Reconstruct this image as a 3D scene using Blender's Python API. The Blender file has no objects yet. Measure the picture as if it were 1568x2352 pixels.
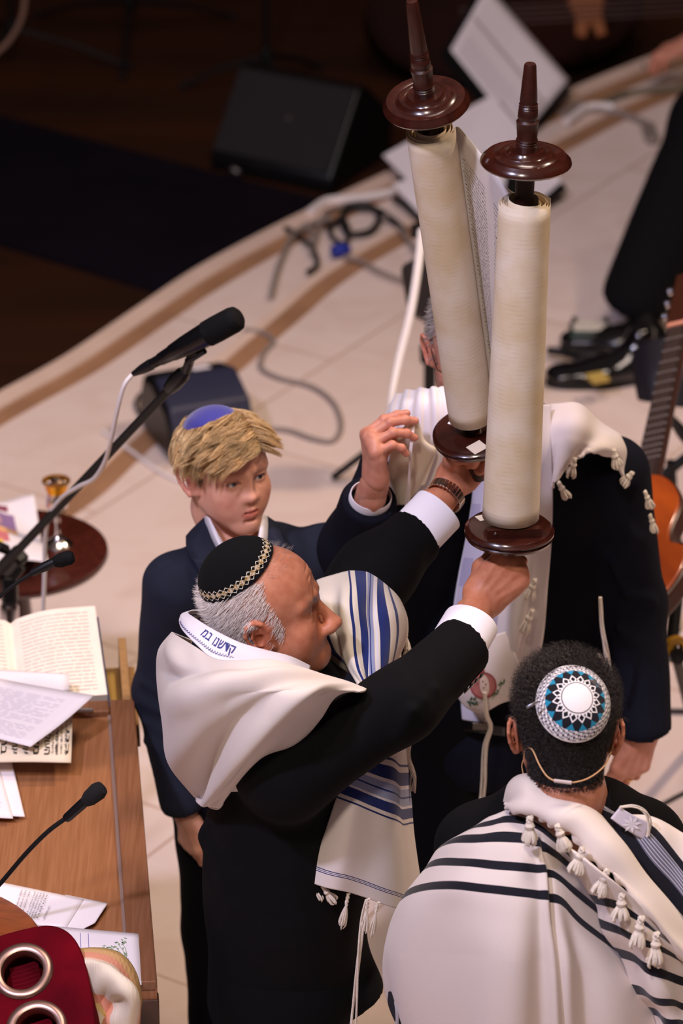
import bpy, bmesh, math, random
import numpy as np
from mathutils import Vector, Matrix, Quaternion

# ------------------------------------------------------------------ camera, world, lights, exposure
SC = bpy.context.scene
COL = SC.collection
PITCH = math.radians(27.0)
F = 9500.0                       # focal length in pixels of the 1568 x 2352 frame
CAMP = np.array([0.0, 0.0, 5.0])
FW = np.array([0.0, math.cos(PITCH), -math.sin(PITCH)])
UP = np.array([0.0, math.sin(PITCH), math.cos(PITCH)])
RT = np.array([1.0, 0.0, 0.0])
cam_data = bpy.data.cameras.new('camera')
cam = bpy.data.objects.new('camera', cam_data); COL.objects.link(cam)
cam.location = CAMP; cam.rotation_euler = (math.pi/2 - PITCH, 0, 0)
cam_data.sensor_fit = 'VERTICAL'; cam_data.sensor_height = 36.0
cam_data.lens = 36.0*F/2352.0
cam_data.clip_start = 0.5; cam_data.clip_end = 100
cam_data.dof.use_dof = True
cam_data.dof.focus_distance = 7.22
cam_data.dof.aperture_fstop = (cam_data.lens/1000)/0.036
SC.camera = cam
SC.view_settings.view_transform = 'Standard'
SC.view_settings.look = 'None'
SC.view_settings.gamma = 1.0
SC.view_settings.exposure = 0.38
SC.view_settings.use_curve_mapping = False

wd = bpy.data.worlds.new('hall_air'); SC.world = wd; wd.use_nodes = True
wd.node_tree.nodes['Background'].inputs[0].default_value = (0.50, 0.36, 0.33, 1)
wd.node_tree.nodes['Background'].inputs[1].default_value = 0.16

def area(name, loc, target, size, power, color, sy=None, spread=180):
    l = bpy.data.lights.new(name, 'AREA'); l.energy = power; l.color = color
    l.shape = 'RECTANGLE' if sy else 'DISK'; l.size = size
    if sy: l.size_y = sy
    l.spread = math.radians(spread)
    o = bpy.data.objects.new(name, l); COL.objects.link(o)
    o.location = loc
    o.rotation_euler = (Vector(target)-Vector(loc)).to_track_quat('-Z', 'Y').to_euler()
    return o
def spot(name, loc, target, power, color, angle=40, rad=0.15, blend=0.5):
    l = bpy.data.lights.new(name, 'SPOT'); l.energy = power; l.color = color
    l.spot_size = math.radians(angle); l.spot_blend = blend; l.shadow_soft_size = rad
    o = bpy.data.objects.new(name, l); COL.objects.link(o); o.location = loc
    o.rotation_euler = (Vector(target)-Vector(loc)).to_track_quat('-Z', 'Y').to_euler()
    return o
WARM = (1.0, 0.76, 0.56); COOL = (0.71, 0.69, 1.0)
spot('warm_stage_lamp', (4.6, 9.5, 8.0), (0.3, 7.4, 0.8), 1250, WARM, 62, 0.35, 0.9)
spot('cool_stage_lamp', (-3.4, 2.6, 8.2), (0.0, 7.2, 0.8), 1500, COOL, 56, 0.30, 0.9)
spot('warm_front_lamp', (-1.0, 0.8, 8.4), (0.0, 7.2, 0.8), 900, (1.0, 0.84, 0.72), 56, 0.45, 0.9)
area('ceiling_light', (0.5, 6.5, 9.5), (0.3, 7.5, 0), 3.0, 230, (1.0, 0.82, 0.72), 2.0)

# ------------------------------------------------------------------ pixel -> place helpers
def ray(px, py):
    return RT*((px-784.0)/F) + UP*((1176.0-py)/F) + FW
def PY(px, py, Y):
    r = ray(px, py); return CAMP + r*(Y/r[1])
def PZ(px, py, z=0.0):
    r = ray(px, py); return CAMP + r*((z-CAMP[2])/r[2])
def V(*a): return np.array(a, dtype=float)
def nrm(v):
    v = np.asarray(v, float); return v/np.linalg.norm(v)
def px_of(p):
    d = np.asarray(p, float)-CAMP; w = d@FW
    return 784+F*(d@RT)/w, 1176-F*(d@UP)/w

# ------------------------------------------------------------------ materials
MATS = {}
def _mix(nt, fac, a, b):
    m = nt.nodes.new('ShaderNodeMix'); m.data_type = 'RGBA'
    for s, v in ((m.inputs[0], fac), (m.inputs[6], a), (m.inputs[7], b)):
        if hasattr(v, 'is_linked') or hasattr(v, 'links'): nt.links.new(v, s)
        elif isinstance(v, (tuple, list)): s.default_value = (*v[:3], 1)
        else: s.default_value = v
    return m.outputs[2]
def srgb(h):
    h = h.lstrip('#'); c = [int(h[i:i+2], 16)/255 for i in (0, 2, 4)]
    return tuple((x/12.92 if x <= 0.04045 else ((x+0.055)/1.055)**2.4) for x in c)
def mat(name, color, rough=0.6, metal=0.0, noise=0.0, nscale=20.0, bump=0.0, bscale=200.0, spec=0.5, sheen=0.0,
        coat=0.0, sss=0.0, color2=None, attr=None, emit=None, estr=0.0, alpha=None, stretch=None, trans=0.0, weave=False):
    if name in MATS: return MATS[name]
    m = bpy.data.materials.new(name); m.use_nodes = True; MATS[name] = m
    nt = m.node_tree; b = nt.nodes['Principled BSDF']; L = nt.links
    if isinstance(color, str): color = srgb(color)
    if isinstance(color2, str): color2 = srgb(color2)
    b.inputs['Base Color'].default_value = (*color, 1)
    b.inputs['Roughness'].default_value = rough; b.inputs['Metallic'].default_value = metal
    b.inputs['Specular IOR Level'].default_value = spec
    if sheen: b.inputs['Sheen Weight'].default_value = sheen; b.inputs['Sheen Roughness'].default_value = 0.5
    if coat: b.inputs['Coat Weight'].default_value = coat; b.inputs['Coat Roughness'].default_value = 0.08
    if sss:
        b.inputs['Subsurface Weight'].default_value = sss
        b.inputs['Subsurface Radius'].default_value = (0.012, 0.005, 0.003); b.inputs['Subsurface Scale'].default_value = 1.0
    if trans: b.inputs['Transmission Weight'].default_value = trans
    if emit is not None:
        b.inputs['Emission Color'].default_value = (*emit, 1); b.inputs['Emission Strength'].default_value = estr
    if alpha is not None: b.inputs['Alpha'].default_value = alpha
    tc = nt.nodes.new('ShaderNodeTexCoord'); src = tc.outputs['Object']
    if stretch:
        mp = nt.nodes.new('ShaderNodeMapping'); mp.inputs['Scale'].default_value = stretch
        L.new(src, mp.inputs['Vector']); src = mp.outputs['Vector']
    out = None
    if noise or color2:
        n = nt.nodes.new('ShaderNodeTexNoise'); n.inputs['Scale'].default_value = nscale; n.inputs['Detail'].default_value = 5
        L.new(src, n.inputs['Vector'])
        c2 = color2 if color2 else tuple(c*(1-noise) for c in color)
        r = nt.nodes.new('ShaderNodeMapRange'); r.inputs[1].default_value = 0.35; r.inputs[2].default_value = 0.65
        L.new(n.outputs['Fac'], r.inputs[0])
        out = _mix(nt, r.outputs[0], color, c2)
    if attr:
        a = nt.nodes.new('ShaderNodeAttribute'); a.attribute_name = attr
        mm = nt.nodes.new('ShaderNodeMix'); mm.data_type = 'RGBA'; mm.blend_type = 'MULTIPLY'; mm.inputs[0].default_value = 1
        if out: L.new(out, mm.inputs[6])
        else: mm.inputs[6].default_value = (*color, 1)
        L.new(a.outputs['Color'], mm.inputs[7]); out = mm.outputs[2]
    if out: L.new(out, b.inputs['Base Color'])
    if bump:
        n2 = nt.nodes.new('ShaderNodeTexNoise'); n2.inputs['Scale'].default_value = bscale; n2.inputs['Detail'].default_value = 3
        L.new(src, n2.inputs['Vector'])
        bp = nt.nodes.new('ShaderNodeBump'); bp.inputs['Strength'].default_value = bump; bp.inputs['Distance'].default_value = 0.002
        L.new(n2.outputs['Fac'], bp.inputs['Height']); L.new(bp.outputs['Normal'], b.inputs['Normal'])
    return m

# ------------------------------------------------------------------ objects, tags
def link(name, me, m=None, parent=None, smooth=True):
    o = bpy.data.objects.new(name, me); COL.objects.link(o)
    if m is not None:
        for x in (m if isinstance(m, (list, tuple)) else [m]): me.materials.append(x)
    if smooth: me.shade_smooth()
    if parent is not None: o.parent = parent; o.matrix_parent_inverse = parent.matrix_world.inverted() if False else Matrix.Translation(-parent.location)
    return o
def tag(o, label=None, cat=None, group=None, kind=None):
    if label: o['label'] = label
    if cat: o['category'] = cat
    if group: o['group'] = group
    if kind: o['kind'] = kind
    return o
def thing(name, loc, label, cat, group=None):
    o = bpy.data.objects.new(name, None); COL.objects.link(o)
    o.location = tuple(loc); o.empty_display_size = 0.1
    return tag(o, label, cat, group)
def from_arrays(name, v, f, m=None, parent=None, smooth=True, attrs=None, mi=None):
    me = bpy.data.meshes.new(name)
    v = np.asarray(v, float)
    if isinstance(f, np.ndarray) and f.ndim == 2:
        n = len(f); k = f.shape[1]
        me.vertices.add(len(v)); me.vertices.foreach_set('co', v.ravel().astype(np.float32))
        me.loops.add(n*k); me.loops.foreach_set('vertex_index', f.ravel().astype(np.int32))
        me.polygons.add(n); me.polygons.foreach_set('loop_start', (np.arange(n)*k).astype(np.int32))
        me.update(calc_edges=True); me.validate()
    else:
        me.from_pydata([tuple(x) for x in v], [], [tuple(int(i) for i in q) for q in f]); me.update()
    if mi is not None: me.polygons.foreach_set('material_index', np.asarray(mi, np.int32))
    if attrs:
        for an, av in attrs.items():
            av = np.asarray(av, float)
            if av.ndim == 2:
                a = me.color_attributes.new(an, 'FLOAT_COLOR', 'POINT')
                if av.shape[1] == 3: av = np.hstack([av, np.ones((len(av), 1))])
                a.data.foreach_set('color', av.ravel().astype(np.float32))
            else:
                a = me.attributes.new(an, 'FLOAT', 'POINT'); a.data.foreach_set('value', av.astype(np.float32))
    return link(name, me, m, parent, smooth)
def from_bm(name, bm, m=None, parent=None, smooth=True, bevel=0.0, bseg=2, angle=None):
    me = bpy.data.meshes.new(name); bm.normal_update(); bm.to_mesh(me); bm.free()
    o = link(name, me, m, parent, smooth)
    if bevel:
        md = o.modifiers.new('bevel', 'BEVEL'); md.width = bevel; md.segments = bseg; md.limit_method = 'ANGLE'
        md.angle_limit = math.radians(35); md.harden_normals = False
    if smooth and angle is None: angle = 40
    if smooth and angle: me.set_sharp_from_angle(angle=math.radians(angle))
    return o
def frame(y, z):          # columns x,y,z ; y kept, z made perpendicular
    y = nrm(y); z = np.asarray(z, float); z = nrm(z-y*(z@y)); x = np.cross(y, z)
    return np.stack([x, y, z], 1)

# geometry accumulators
class G:
    def __init__(s): s.v = []; s.f = []; s.c = []; s.n = 0
    def add(s, v, f, c=None):
        v = np.asarray(v, float); s.v.append(v)
        for q in f: s.f.append(tuple(int(i)+s.n for i in q))
        s.n += len(v); s.c.append(np.tile(np.array(c if c is not None else (1, 1, 1), float), (len(v), 1)))
    def build(s, name, m=None, parent=None, smooth=True, col=False, angle=40, bevel=0, bseg=2):
        o = from_arrays(name, np.vstack(s.v), s.f, m, parent, smooth, {'col': np.vstack(s.c)} if col else None)
        if smooth and angle: o.data.set_sharp_from_angle(angle=math.radians(angle))
        if bevel:
            md = o.modifiers.new('bevel', 'BEVEL'); md.width = bevel; md.segments = bseg; md.limit_method = 'ANGLE'; md.angle_limit = math.radians(35)
        return o
    def box(s, c, size, R=None, col=None):
        sx, sy, sz = [q/2 for q in size]
        v = np.array([[x, y, z] for x in (-sx, sx) for y in (-sy, sy) for z in (-sz, sz)])
        if R is not None: v = v@np.asarray(R).T
        s.add(v+np.asarray(c, float), [(0, 1, 3, 2), (4, 6, 7, 5), (0, 4, 5, 1), (2, 3, 7, 6), (0, 2, 6, 4), (1, 5, 7, 3)], col); return s
    def tube(s, pts, r, n=10, col=None, cap=True, flat=1.0):
        pts = np.asarray(pts, float); k = len(pts)
        r = np.full(k, r) if np.isscalar(r) else np.asarray(r, float)
        t = np.gradient(pts, axis=0); t /= np.linalg.norm(t, axis=1)[:, None]+1e-12
        up = np.array([0, 0, 1.0]) if abs(t[0][2]) < 0.9 else np.array([1.0, 0, 0])
        u = nrm(np.cross(t[0], up)); vs = []
        a = np.linspace(0, 2*math.pi, n, endpoint=False)
        for i in range(k):
            u = nrm(u-t[i]*(u@t[i])); w = np.cross(t[i], u)
            vs.append(pts[i]+r[i]*(np.cos(a)[:, None]*u+flat*np.sin(a)[:, None]*w))
        f = [(i*n+j, i*n+(j+1) % n, (i+1)*n+(j+1) % n, (i+1)*n+j) for i in range(k-1) for j in range(n)]
        if cap: f += [tuple(range(n-1, -1, -1)), tuple((k-1)*n+j for j in range(n))]
        s.add(np.vstack(vs), f, col); return s
    def lathe(s, prof, base, axis=(0, 0, 1), n=40, col=None, ell=1.0, xdir=None):
        axis = nrm(axis)
        xd = np.asarray(xdir if xdir is not None else ((1, 0, 0) if abs(axis[0]) < 0.9 else (0, 1, 0)), float)
        xd = nrm(xd-axis*(xd@axis)); yd = np.cross(axis, xd)
        a = np.linspace(0, 2*math.pi, n, endpoint=False); vs = []; base = np.asarray(base, float)
        for r, h in prof:
            vs.append(base+axis*h+max(r, 1e-5)*(np.cos(a)[:, None]*xd+ell*np.sin(a)[:, None]*yd))
        k = len(prof)
        f = [(i*n+j, i*n+(j+1) % n, (i+1)*n+(j+1) % n, (i+1)*n+j) for i in range(k-1) for j in range(n)]
        s.add(np.vstack(vs), f, col); return s
    def prism(s, poly, z0, z1, R=None, o=(0, 0, 0), col=None):
        n = len(poly); v = np.array([(x, y, z0) for x, y in poly]+[(x, y, z1) for x, y in poly], float)
        if R is not None: v = v@np.asarray(R).T
        v = v+np.asarray(o, float)
        f = [tuple(range(n-1, -1, -1)), tuple(range(n, 2*n))]+[(i, (i+1) % n, n+(i+1) % n, n+i) for i in range(n)]
        s.add(v, f, col); return s

def spline(P, n, closed=False):          # Catmull-Rom through points
    P = np.asarray(P, float)
    if len(P) == 2: return P[0]+(P[1]-P[0])*np.linspace(0, 1, n)[:, None]
    Q = np.vstack([2*P[0]-P[1], P, 2*P[-1]-P[-2]])
    d = np.linalg.norm(np.diff(P[:, :3], axis=0), axis=1)**0.5; s = np.concatenate([[0], np.cumsum(d)]); s /= s[-1]
    out = []
    for t in np.linspace(0, 1, n):
        i = min(max(np.searchsorted(s, t, side='right')-1, 0), len(P)-2)
        u = (t-s[i])/(s[i+1]-s[i]+1e-12); p0, p1, p2, p3 = Q[i], Q[i+1], Q[i+2], Q[i+3]
        out.append(0.5*((2*p1)+(-p0+p2)*u+(2*p0-5*p1+4*p2-p3)*u*u+(-p0+3*p1-3*p2+p3)*u**3))
    return np.array(out)
def crmat(n, m):          # uniform Catmull-Rom interpolation matrix: m samples of n controls
    M = np.zeros((m, n))
    for a, t in enumerate(np.linspace(0, n-1, m)):
        i = min(int(t), n-2); u = t-i
        w = [0.5*(-u+2*u*u-u**3), 0.5*(2-5*u*u+3*u**3), 0.5*(u+4*u*u-3*u**3), 0.5*(-u*u+u**3)]
        for k, q in enumerate(w):
            j = i-1+k
            if j < 0: M[a, 0] += 2*q; M[a, 1] -= q
            elif j >= n: M[a, n-1] += 2*q; M[a, n-2] -= q
            else: M[a, j] += q
    return M
def sheet(name, ctrl, nu, nv, m, parent=None, thick=0.003, disp=None, wave=None, attrs=True, solid=True):
    """cloth: ctrl = rows of world points (grid); dense Catmull-Rom surface, folds pushed along the normal, solidified"""
    P = np.array(ctrl, float); A = crmat(P.shape[0], nv); B = crmat(P.shape[1], nu)
    S = np.einsum('ai,ijk,bj->abk', A, P, B)
    du = np.gradient(S, axis=1); dv = np.gradient(S, axis=0); N = np.cross(du, dv); N /= np.linalg.norm(N, axis=2)[..., None]+1e-9
    if (N*(CAMP-S)).sum() < 0: N = -N
    vv, uu = np.meshgrid(np.linspace(0, 1, nv), np.linspace(0, 1, nu), indexing='ij')
    if disp is not None: S = S+N*disp(uu, vv)[..., None]
    if wave is not None: S = S+wave(uu, vv)
    idx = np.arange(nu*nv).reshape(nv, nu)
    f = np.stack([idx[:-1, :-1], idx[:-1, 1:], idx[1:, 1:], idx[1:, :-1]], -1).reshape(-1, 4)
    o = from_arrays(name, S.reshape(-1, 3), f, m, parent, True, {'u': uu.ravel(), 'v': vv.ravel()} if attrs else None)
    if solid:
        md = o.modifiers.new('cloth_thickness', 'SOLIDIFY'); md.thickness = thick; md.offset = 0
    o['_grid'] = 0; del o['_grid']
    return o, S
def pnoise(x, seed=0):          # cheap smooth 1-D noise
    r = np.random.RandomState(seed); a = r.uniform(-1, 1, 64); x = np.asarray(x, float); i = np.floor(x).astype(int); u = x-i; u = u*u*(3-2*u)
    return a[i % 64]*(1-u)+a[(i+1) % 64]*u

# ------------------------------------------------------------------ smooth implicit modelling (bodies, hands, heads, clothes)
class Field:
    def __init__(s, lo, hi, h):
        s.lo = np.asarray(lo, float); s.h = h
        s.n = np.maximum(np.ceil((np.asarray(hi, float)-s.lo)/h).astype(int)+1, 4)
        s.ax = [(s.lo[i]+h*np.arange(s.n[i])).astype(np.float32) for i in range(3)]
        s.d = np.full(tuple(s.n), 0.3, np.float32)
    def _sl(s, lo, hi):
        a = np.clip(np.floor((np.asarray(lo)-s.lo)/s.h).astype(int), 0, s.n); b = np.clip(np.ceil((np.asarray(hi)-s.lo)/s.h).astype(int)+1, 0, s.n)
        if np.any(b <= a): return None
        sl = tuple(slice(int(a[i]), int(b[i])) for i in range(3))
        X = s.ax[0][sl[0]][:, None, None]; Y = s.ax[1][sl[1]][None, :, None]; Z = s.ax[2][sl[2]][None, None, :]
        return sl, X, Y, Z
    def _op(s, sl, e, k, mode):
        d = s.d[sl]
        if mode == 'u':
            if k > 0: h = np.maximum(k-np.abs(d-e), 0)/k; s.d[sl] = np.minimum(d, e)-h*h*(k*0.25)
            else: s.d[sl] = np.minimum(d, e)
        else:
            e = -e
            if k > 0: h = np.maximum(k-np.abs(d-e), 0)/k; s.d[sl] = np.maximum(d, e)+h*h*(k*0.25)
            else: s.d[sl] = np.maximum(d, e)
    def cap(s, a, b, ra, rb=None, k=0.0, mode='u'):
        rb = ra if rb is None else rb; a = np.asarray(a, float); b = np.asarray(b, float); m = max(ra, rb)+k+4*s.h
        q = s._sl(np.minimum(a, b)-m, np.maximum(a, b)+m)
        if q is None: return s
        sl, X, Y, Z = q; ab = (b-a).astype(np.float32); L = float(ab@ab)+1e-12
        px, py, pz = X-np.float32(a[0]), Y-np.float32(a[1]), Z-np.float32(a[2])
        t = np.clip((px*ab[0]+py*ab[1]+pz*ab[2])/L, 0, 1)
        e = np.sqrt((px-t*ab[0])**2+(py-t*ab[1])**2+(pz-t*ab[2])**2)-(ra+t*(rb-ra))
        s._op(sl, e.astype(np.float32), k, mode); return s
    def chain(s, pts, rs, k=0.0, mode='u'):
        for i in range(len(pts)-1): s.cap(pts[i], pts[i+1], rs[i], rs[i+1], k, mode)
        return s
    def ell(s, c, r, R=None, k=0.0, mode='u'):
        c = np.asarray(c, float); r = np.asarray(r, float)*np.ones(3); m = r.max()+k+4*s.h
        q = s._sl(c-m, c+m)
        if q is None: return s
        sl, X, Y, Z = q; px, py, pz = X-np.float32(c[0]), Y-np.float32(c[1]), Z-np.float32(c[2])
        if R is not None:
            R = np.asarray(R, np.float32)
            px, py, pz = (px*R[0, i]+py*R[1, i]+pz*R[2, i] for i in range(3))
        k0 = np.sqrt((px/r[0])**2+(py/r[1])**2+(pz/r[2])**2); k1 = np.sqrt((px/r[0]**2)**2+(py/r[1]**2)**2+(pz/r[2]**2)**2)+1e-6
        s._op(sl, (k0*(k0-1)/k1).astype(np.float32), k, mode); return s
    def fcap(s, a, b, ra, rb, side, fl, k=0.0, mode='u'):
        """tapered bar whose cross-section is stretched: radius r along `side`, r*fl across it"""
        a = np.asarray(a, float); b = np.asarray(b, float); y = nrm(b-a); x = np.asarray(side, float); x = nrm(x-y*(x@y)); z = np.cross(x, y)
        m = max(ra, rb)*max(1, fl)+k+4*s.h; q = s._sl(np.minimum(a, b)-m, np.maximum(a, b)+m)
        if q is None: return s
        sl, X, Y, Z = q; L = np.linalg.norm(b-a); px, py, pz = X-np.float32(a[0]), Y-np.float32(a[1]), Z-np.float32(a[2])
        lx = px*x[0]+py*x[1]+pz*x[2]; ly = px*y[0]+py*y[1]+pz*y[2]; lz = (px*z[0]+py*z[1]+pz*z[2])/fl
        t = np.clip(ly/L, 0, 1)
        e = (np.sqrt(lx**2+(ly-t*L)**2+lz**2)-(ra+t*(rb-ra)))*min(1, fl)
        s._op(sl, e.astype(np.float32), k, mode); return s
    def plane(s, p, n, k=0.0):          # cut away everything on the side n points to
        n = nrm(n); X, Y, Z = s.ax[0][:, None, None], s.ax[1][None, :, None], s.ax[2][None, None, :]
        e = -((X-p[0])*n[0]+(Y-p[1])*n[1]+(Z-p[2])*n[2]); s._op((slice(None),)*3, e.astype(np.float32), k, 's'); return s
    def warp(s, fn):
        X, Y, Z = s.ax[0][:, None, None], s.ax[1][None, :, None], s.ax[2][None, None, :]
        s.d = (s.d+fn(X, Y, Z)).astype(np.float32); return s
    def mesh(s):
        return surfnet(s.d, s.lo, s.h)
def surfnet(d, lo, h):
    ins = d < 0
    nx, ny, nz = d.shape
    c = np.zeros((nx-1, ny-1, nz-1), np.int8)
    for i in (0, 1):
        for j in (0, 1):
            for k in (0, 1): c += ins[i:nx-1+i, j:ny-1+j, k:nz-1+k]
    act = (c > 0) & (c < 8); I = np.argwhere(act); vid = np.full(act.shape, -1, np.int64); vid[act] = np.arange(len(I))
    acc = np.zeros((len(I), 3)); cnt = np.zeros(len(I))
    corners = [(i, j, k) for i in (0, 1) for j in (0, 1) for k in (0, 1)]
    for a in corners:
        for ax in range(3):
            if a[ax] == 1: continue
            b = list(a); b[ax] = 1
            da = d[I[:, 0]+a[0], I[:, 1]+a[1], I[:, 2]+a[2]]; db = d[I[:, 0]+b[0], I[:, 1]+b[1], I[:, 2]+b[2]]
            m = (da < 0) != (db < 0); t = np.where(m, da/(da-db+1e-12), 0)
            p = np.tile(np.array(a, float), (len(I), 1)); p[:, ax] += t
            acc[m] += p[m]; cnt[m] += 1
    V_ = (I+acc/np.maximum(cnt, 1)[:, None])*h+np.asarray(lo)
    F_ = []
    for ax in range(3):
        b_, c_ = (ax+1) % 3, (ax+2) % 3
        sl0 = [slice(None)]*3; sl1 = [slice(None)]*3; sl0[ax] = slice(0, -1); sl1[ax] = slice(1, None)
        for q in (b_, c_): sl0[q] = slice(1, -1); sl1[q] = slice(1, -1)
        A = ins[tuple(sl0)]; B = ins[tuple(sl1)]; E = np.argwhere(A != B)
        if not len(E): continue
        flip = A[tuple(E.T)]
        E = E.copy(); E[:, b_] += 1; E[:, c_] += 1
        def at(db, dc):
            q = E.copy(); q[:, b_] += db; q[:, c_] += dc; return vid[q[:, 0], q[:, 1], q[:, 2]]
        v = np.stack([at(-1, -1), at(0, -1), at(0, 0), at(-1, 0)], 1)
        v[~flip] = v[~flip][:, ::-1]; F_.append(v)
    Fq = np.vstack(F_)
    return V_, Fq[(Fq >= 0).all(1)]
def smooth_mesh(v, f, it=2, lam=0.5):
    e = np.vstack([f[:, [0, 1]], f[:, [1, 2]], f[:, [2, 3]], f[:, [3, 0]]])
    for _ in range(it):
        s = np.zeros_like(v); n = np.zeros(len(v))
        np.add.at(s, e[:, 0], v[e[:, 1]]); np.add.at(s, e[:, 1], v[e[:, 0]]); np.add.at(n, e[:, 0], 1); np.add.at(n, e[:, 1], 1)
        v = v+(s/np.maximum(n, 1)[:, None]-v)*lam
    return v
# ------------------------------------------------------------------ the setting: stone stage, lower hall floor, inlays
M_stone = mat('cream_stone', '#e6cdbf', 0.42, noise=0.12, nscale=2.2, color2='#dcc0ae', spec=0.35, bump=0.05, bscale=90)
def stone_material():
    m = bpy.data.materials.new('stone_tiles'); m.use_nodes = True; nt = m.node_tree; L = nt.links; b = nt.nodes['Principled BSDF']
    tc = nt.nodes.new('ShaderNodeTexCoord'); mp = nt.nodes.new('ShaderNodeMapping')
    mp.inputs['Rotation'].default_value = (0, 0, math.radians(-57)); mp.inputs['Location'].default_value = (0.18, 0.27, 0)
    L.new(tc.outputs['Object'], mp.inputs['Vector'])
    br = nt.nodes.new('ShaderNodeTexBrick'); br.offset = 0.5; br.inputs['Scale'].default_value = 1.0
    br.inputs['Brick Width'].default_value = 1.15; br.inputs['Row Height'].default_value = 0.56
    br.inputs['Mortar Size'].default_value = 0.0045; br.inputs['Mortar Smooth'].default_value = 0.3
    br.inputs['Color1'].default_value = (*srgb('#e2cfc6'), 1); br.inputs['Color2'].default_value = (*srgb('#ddc8bd'), 1)
    br.inputs['Mortar'].default_value = (*srgb('#b89a86'), 1)
    L.new(mp.outputs['Vector'], br.inputs['Vector'])
    n = nt.nodes.new('ShaderNodeTexNoise'); n.inputs['Scale'].default_value = 3.5; n.inputs['Detail'].default_value = 7; n.inputs['Distortion'].default_value = 1.6
    L.new(tc.outputs['Object'], n.inputs['Vector'])
    r = nt.nodes.new('ShaderNodeMapRange'); r.inputs[1].default_value = 0.45; r.inputs[2].default_value = 0.75; r.inputs[4].default_value = 0.55
    L.new(n.outputs['Fac'], r.inputs[0])
    c = _mix(nt, r.outputs[0], br.outputs['Color'], srgb('#cfb4a6')); L.new(c, b.inputs['Base Color'])
    b.inputs['Roughness'].default_value = 0.38; b.inputs['Specular IOR Level'].default_value = 0.4
    return m
M_tiles = stone_material()
M_band = mat('brown_stone_inlay', '#a67c5c', 0.5, noise=0.2, nscale=6)
M_nose = mat('pale_stone_nosing', '#e2c6b4', 0.45, noise=0.1, nscale=5)
M_dark = mat('dark_wood_floor', '#2b170c', 0.62, noise=0.45, nscale=1.2, color2='#3a1d0d', spec=0.2, stretch=(0.5, 3, 1))
M_rug = mat('dark_carpet', '#17121a', 0.95, noise=0.25, nscale=3, spec=0.05, bump=0.4, bscale=300)
def smap(pp, n=60, z=0.0):
    return spline([PZ(x, y, z)[:2] for x, y in pp], n)
outer_px = [(-330, 1090), (-160, 1005), (0, 914), (153, 829), (306, 726), (459, 624), (638, 527), (796, 451), (1000, 355), (1290, 224), (1463, 151), (1568, 113), (1800, 30)]
inner_px = [(-160, 1330), (0, 1228), (150, 1128), (245, 1040), (330, 965), (480, 838), (610, 728), (745, 617), (960, 492), (1230, 339), (1413, 243), (1568, 176), (1800, 90)]
oc = smap(outer_px, 90); ic = smap(inner_px, 90)
LOW = -0.32
def offset_curve(c, d):
    t = np.gradient(c, axis=0); t /= np.linalg.norm(t, axis=1)[:, None]; n = np.stack([t[:, 1], -t[:, 0]], 1); return c+n*d
def strip(name, a, b, z0, z1, m, parent=None):
    k = len(a); v = [(*p, z1) for p in a]+[(*p, z1) for p in b]+[(*p, z0) for p in a]+[(*p, z0) for p in b]
    f = []
    for i in range(k-1):
        f += [(i, i+1, k+i+1, k+i), (2*k+i, i+2*k+1, i+1, i)[::-1], (k+i, k+i+1, 3*k+i+1, 3*k+i)[::-1]]
    return from_arrays(name, v, f, m, parent, False)
corner = [(6.0, float(oc[-1][1])), (6.0, 2.0), (-6.0, 2.0), (-6.0, float(oc[0][1]))]
poly = [tuple(p) for p in oc]+corner
n = len(poly); v = [(x, y, 0) for x, y in poly]+[(x, y, LOW-0.1) for x, y in poly]
fl = from_arrays('floor', v, [tuple(range(n-1, -1, -1))]+[(i, (i+1) % n, n+(i+1) % n, n+i) for i in range(n)], M_tiles, None, False)
tag(fl, kind='structure')
bm = bmesh.new(); bm.from_mesh(fl.data); bmesh.ops.recalc_face_normals(bm, faces=bm.faces); bm.to_mesh(fl.data); bm.free()
g = G().box((0, 14, LOW-0.05), (26, 26, 0.1)); o = g.build('floor', M_dark, None, False, angle=None); tag(o, kind='structure')
def trim(nm, c, d0, d1, z1, m):
    o = strip(nm, offset_curve(c, d0), offset_curve(c, d1), -0.01, z1, m); tag(o, kind='structure'); return o
trim('trim_1', oc, -0.012, 0.055, 0.012, M_nose)
trim('trim_2', oc, 0.055, 0.115, 0.004, M_band)
k = 25
trim('trim_3', ic, 0.0, 0.035, 0.006, M_nose)
trim('trim_4', ic, 0.035, 0.10, 0.003, M_band)
# carpet runner on the lower floor
rp = [PZ(-60, 255, LOW), PZ(480, 400, LOW), PZ(760, 470, LOW), PZ(900, 520, LOW), PZ(420, 700, LOW), PZ(350, 672, LOW), PZ(-60, 548, LOW)]
g = G(); g.prism([(p[0], p[1]) for p in rp], LOW, LOW+0.012)
o = g.build('carpet_runner', M_rug, None, False, angle=None); tag(o, 'dark plum carpet runner lying on the brown lower floor beyond the stage edge', 'carpet')

# walls of the hall stand outside the picture but close the room
M_wall = mat('hall_wall', '#4a3024', 0.9)
for nm, c, s in (('wall_back', (0, 20.1, 4.5), (26, 0.2, 10)), ('wall_left', (-9.1, 10, 4.5), (0.2, 24, 10)), ('wall_right', (9.1, 10, 4.5), (0.2, 24, 10))):
    o = G().box(c, s).build(nm, M_wall, None, False, angle=None); tag(o, kind='structure')

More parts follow.
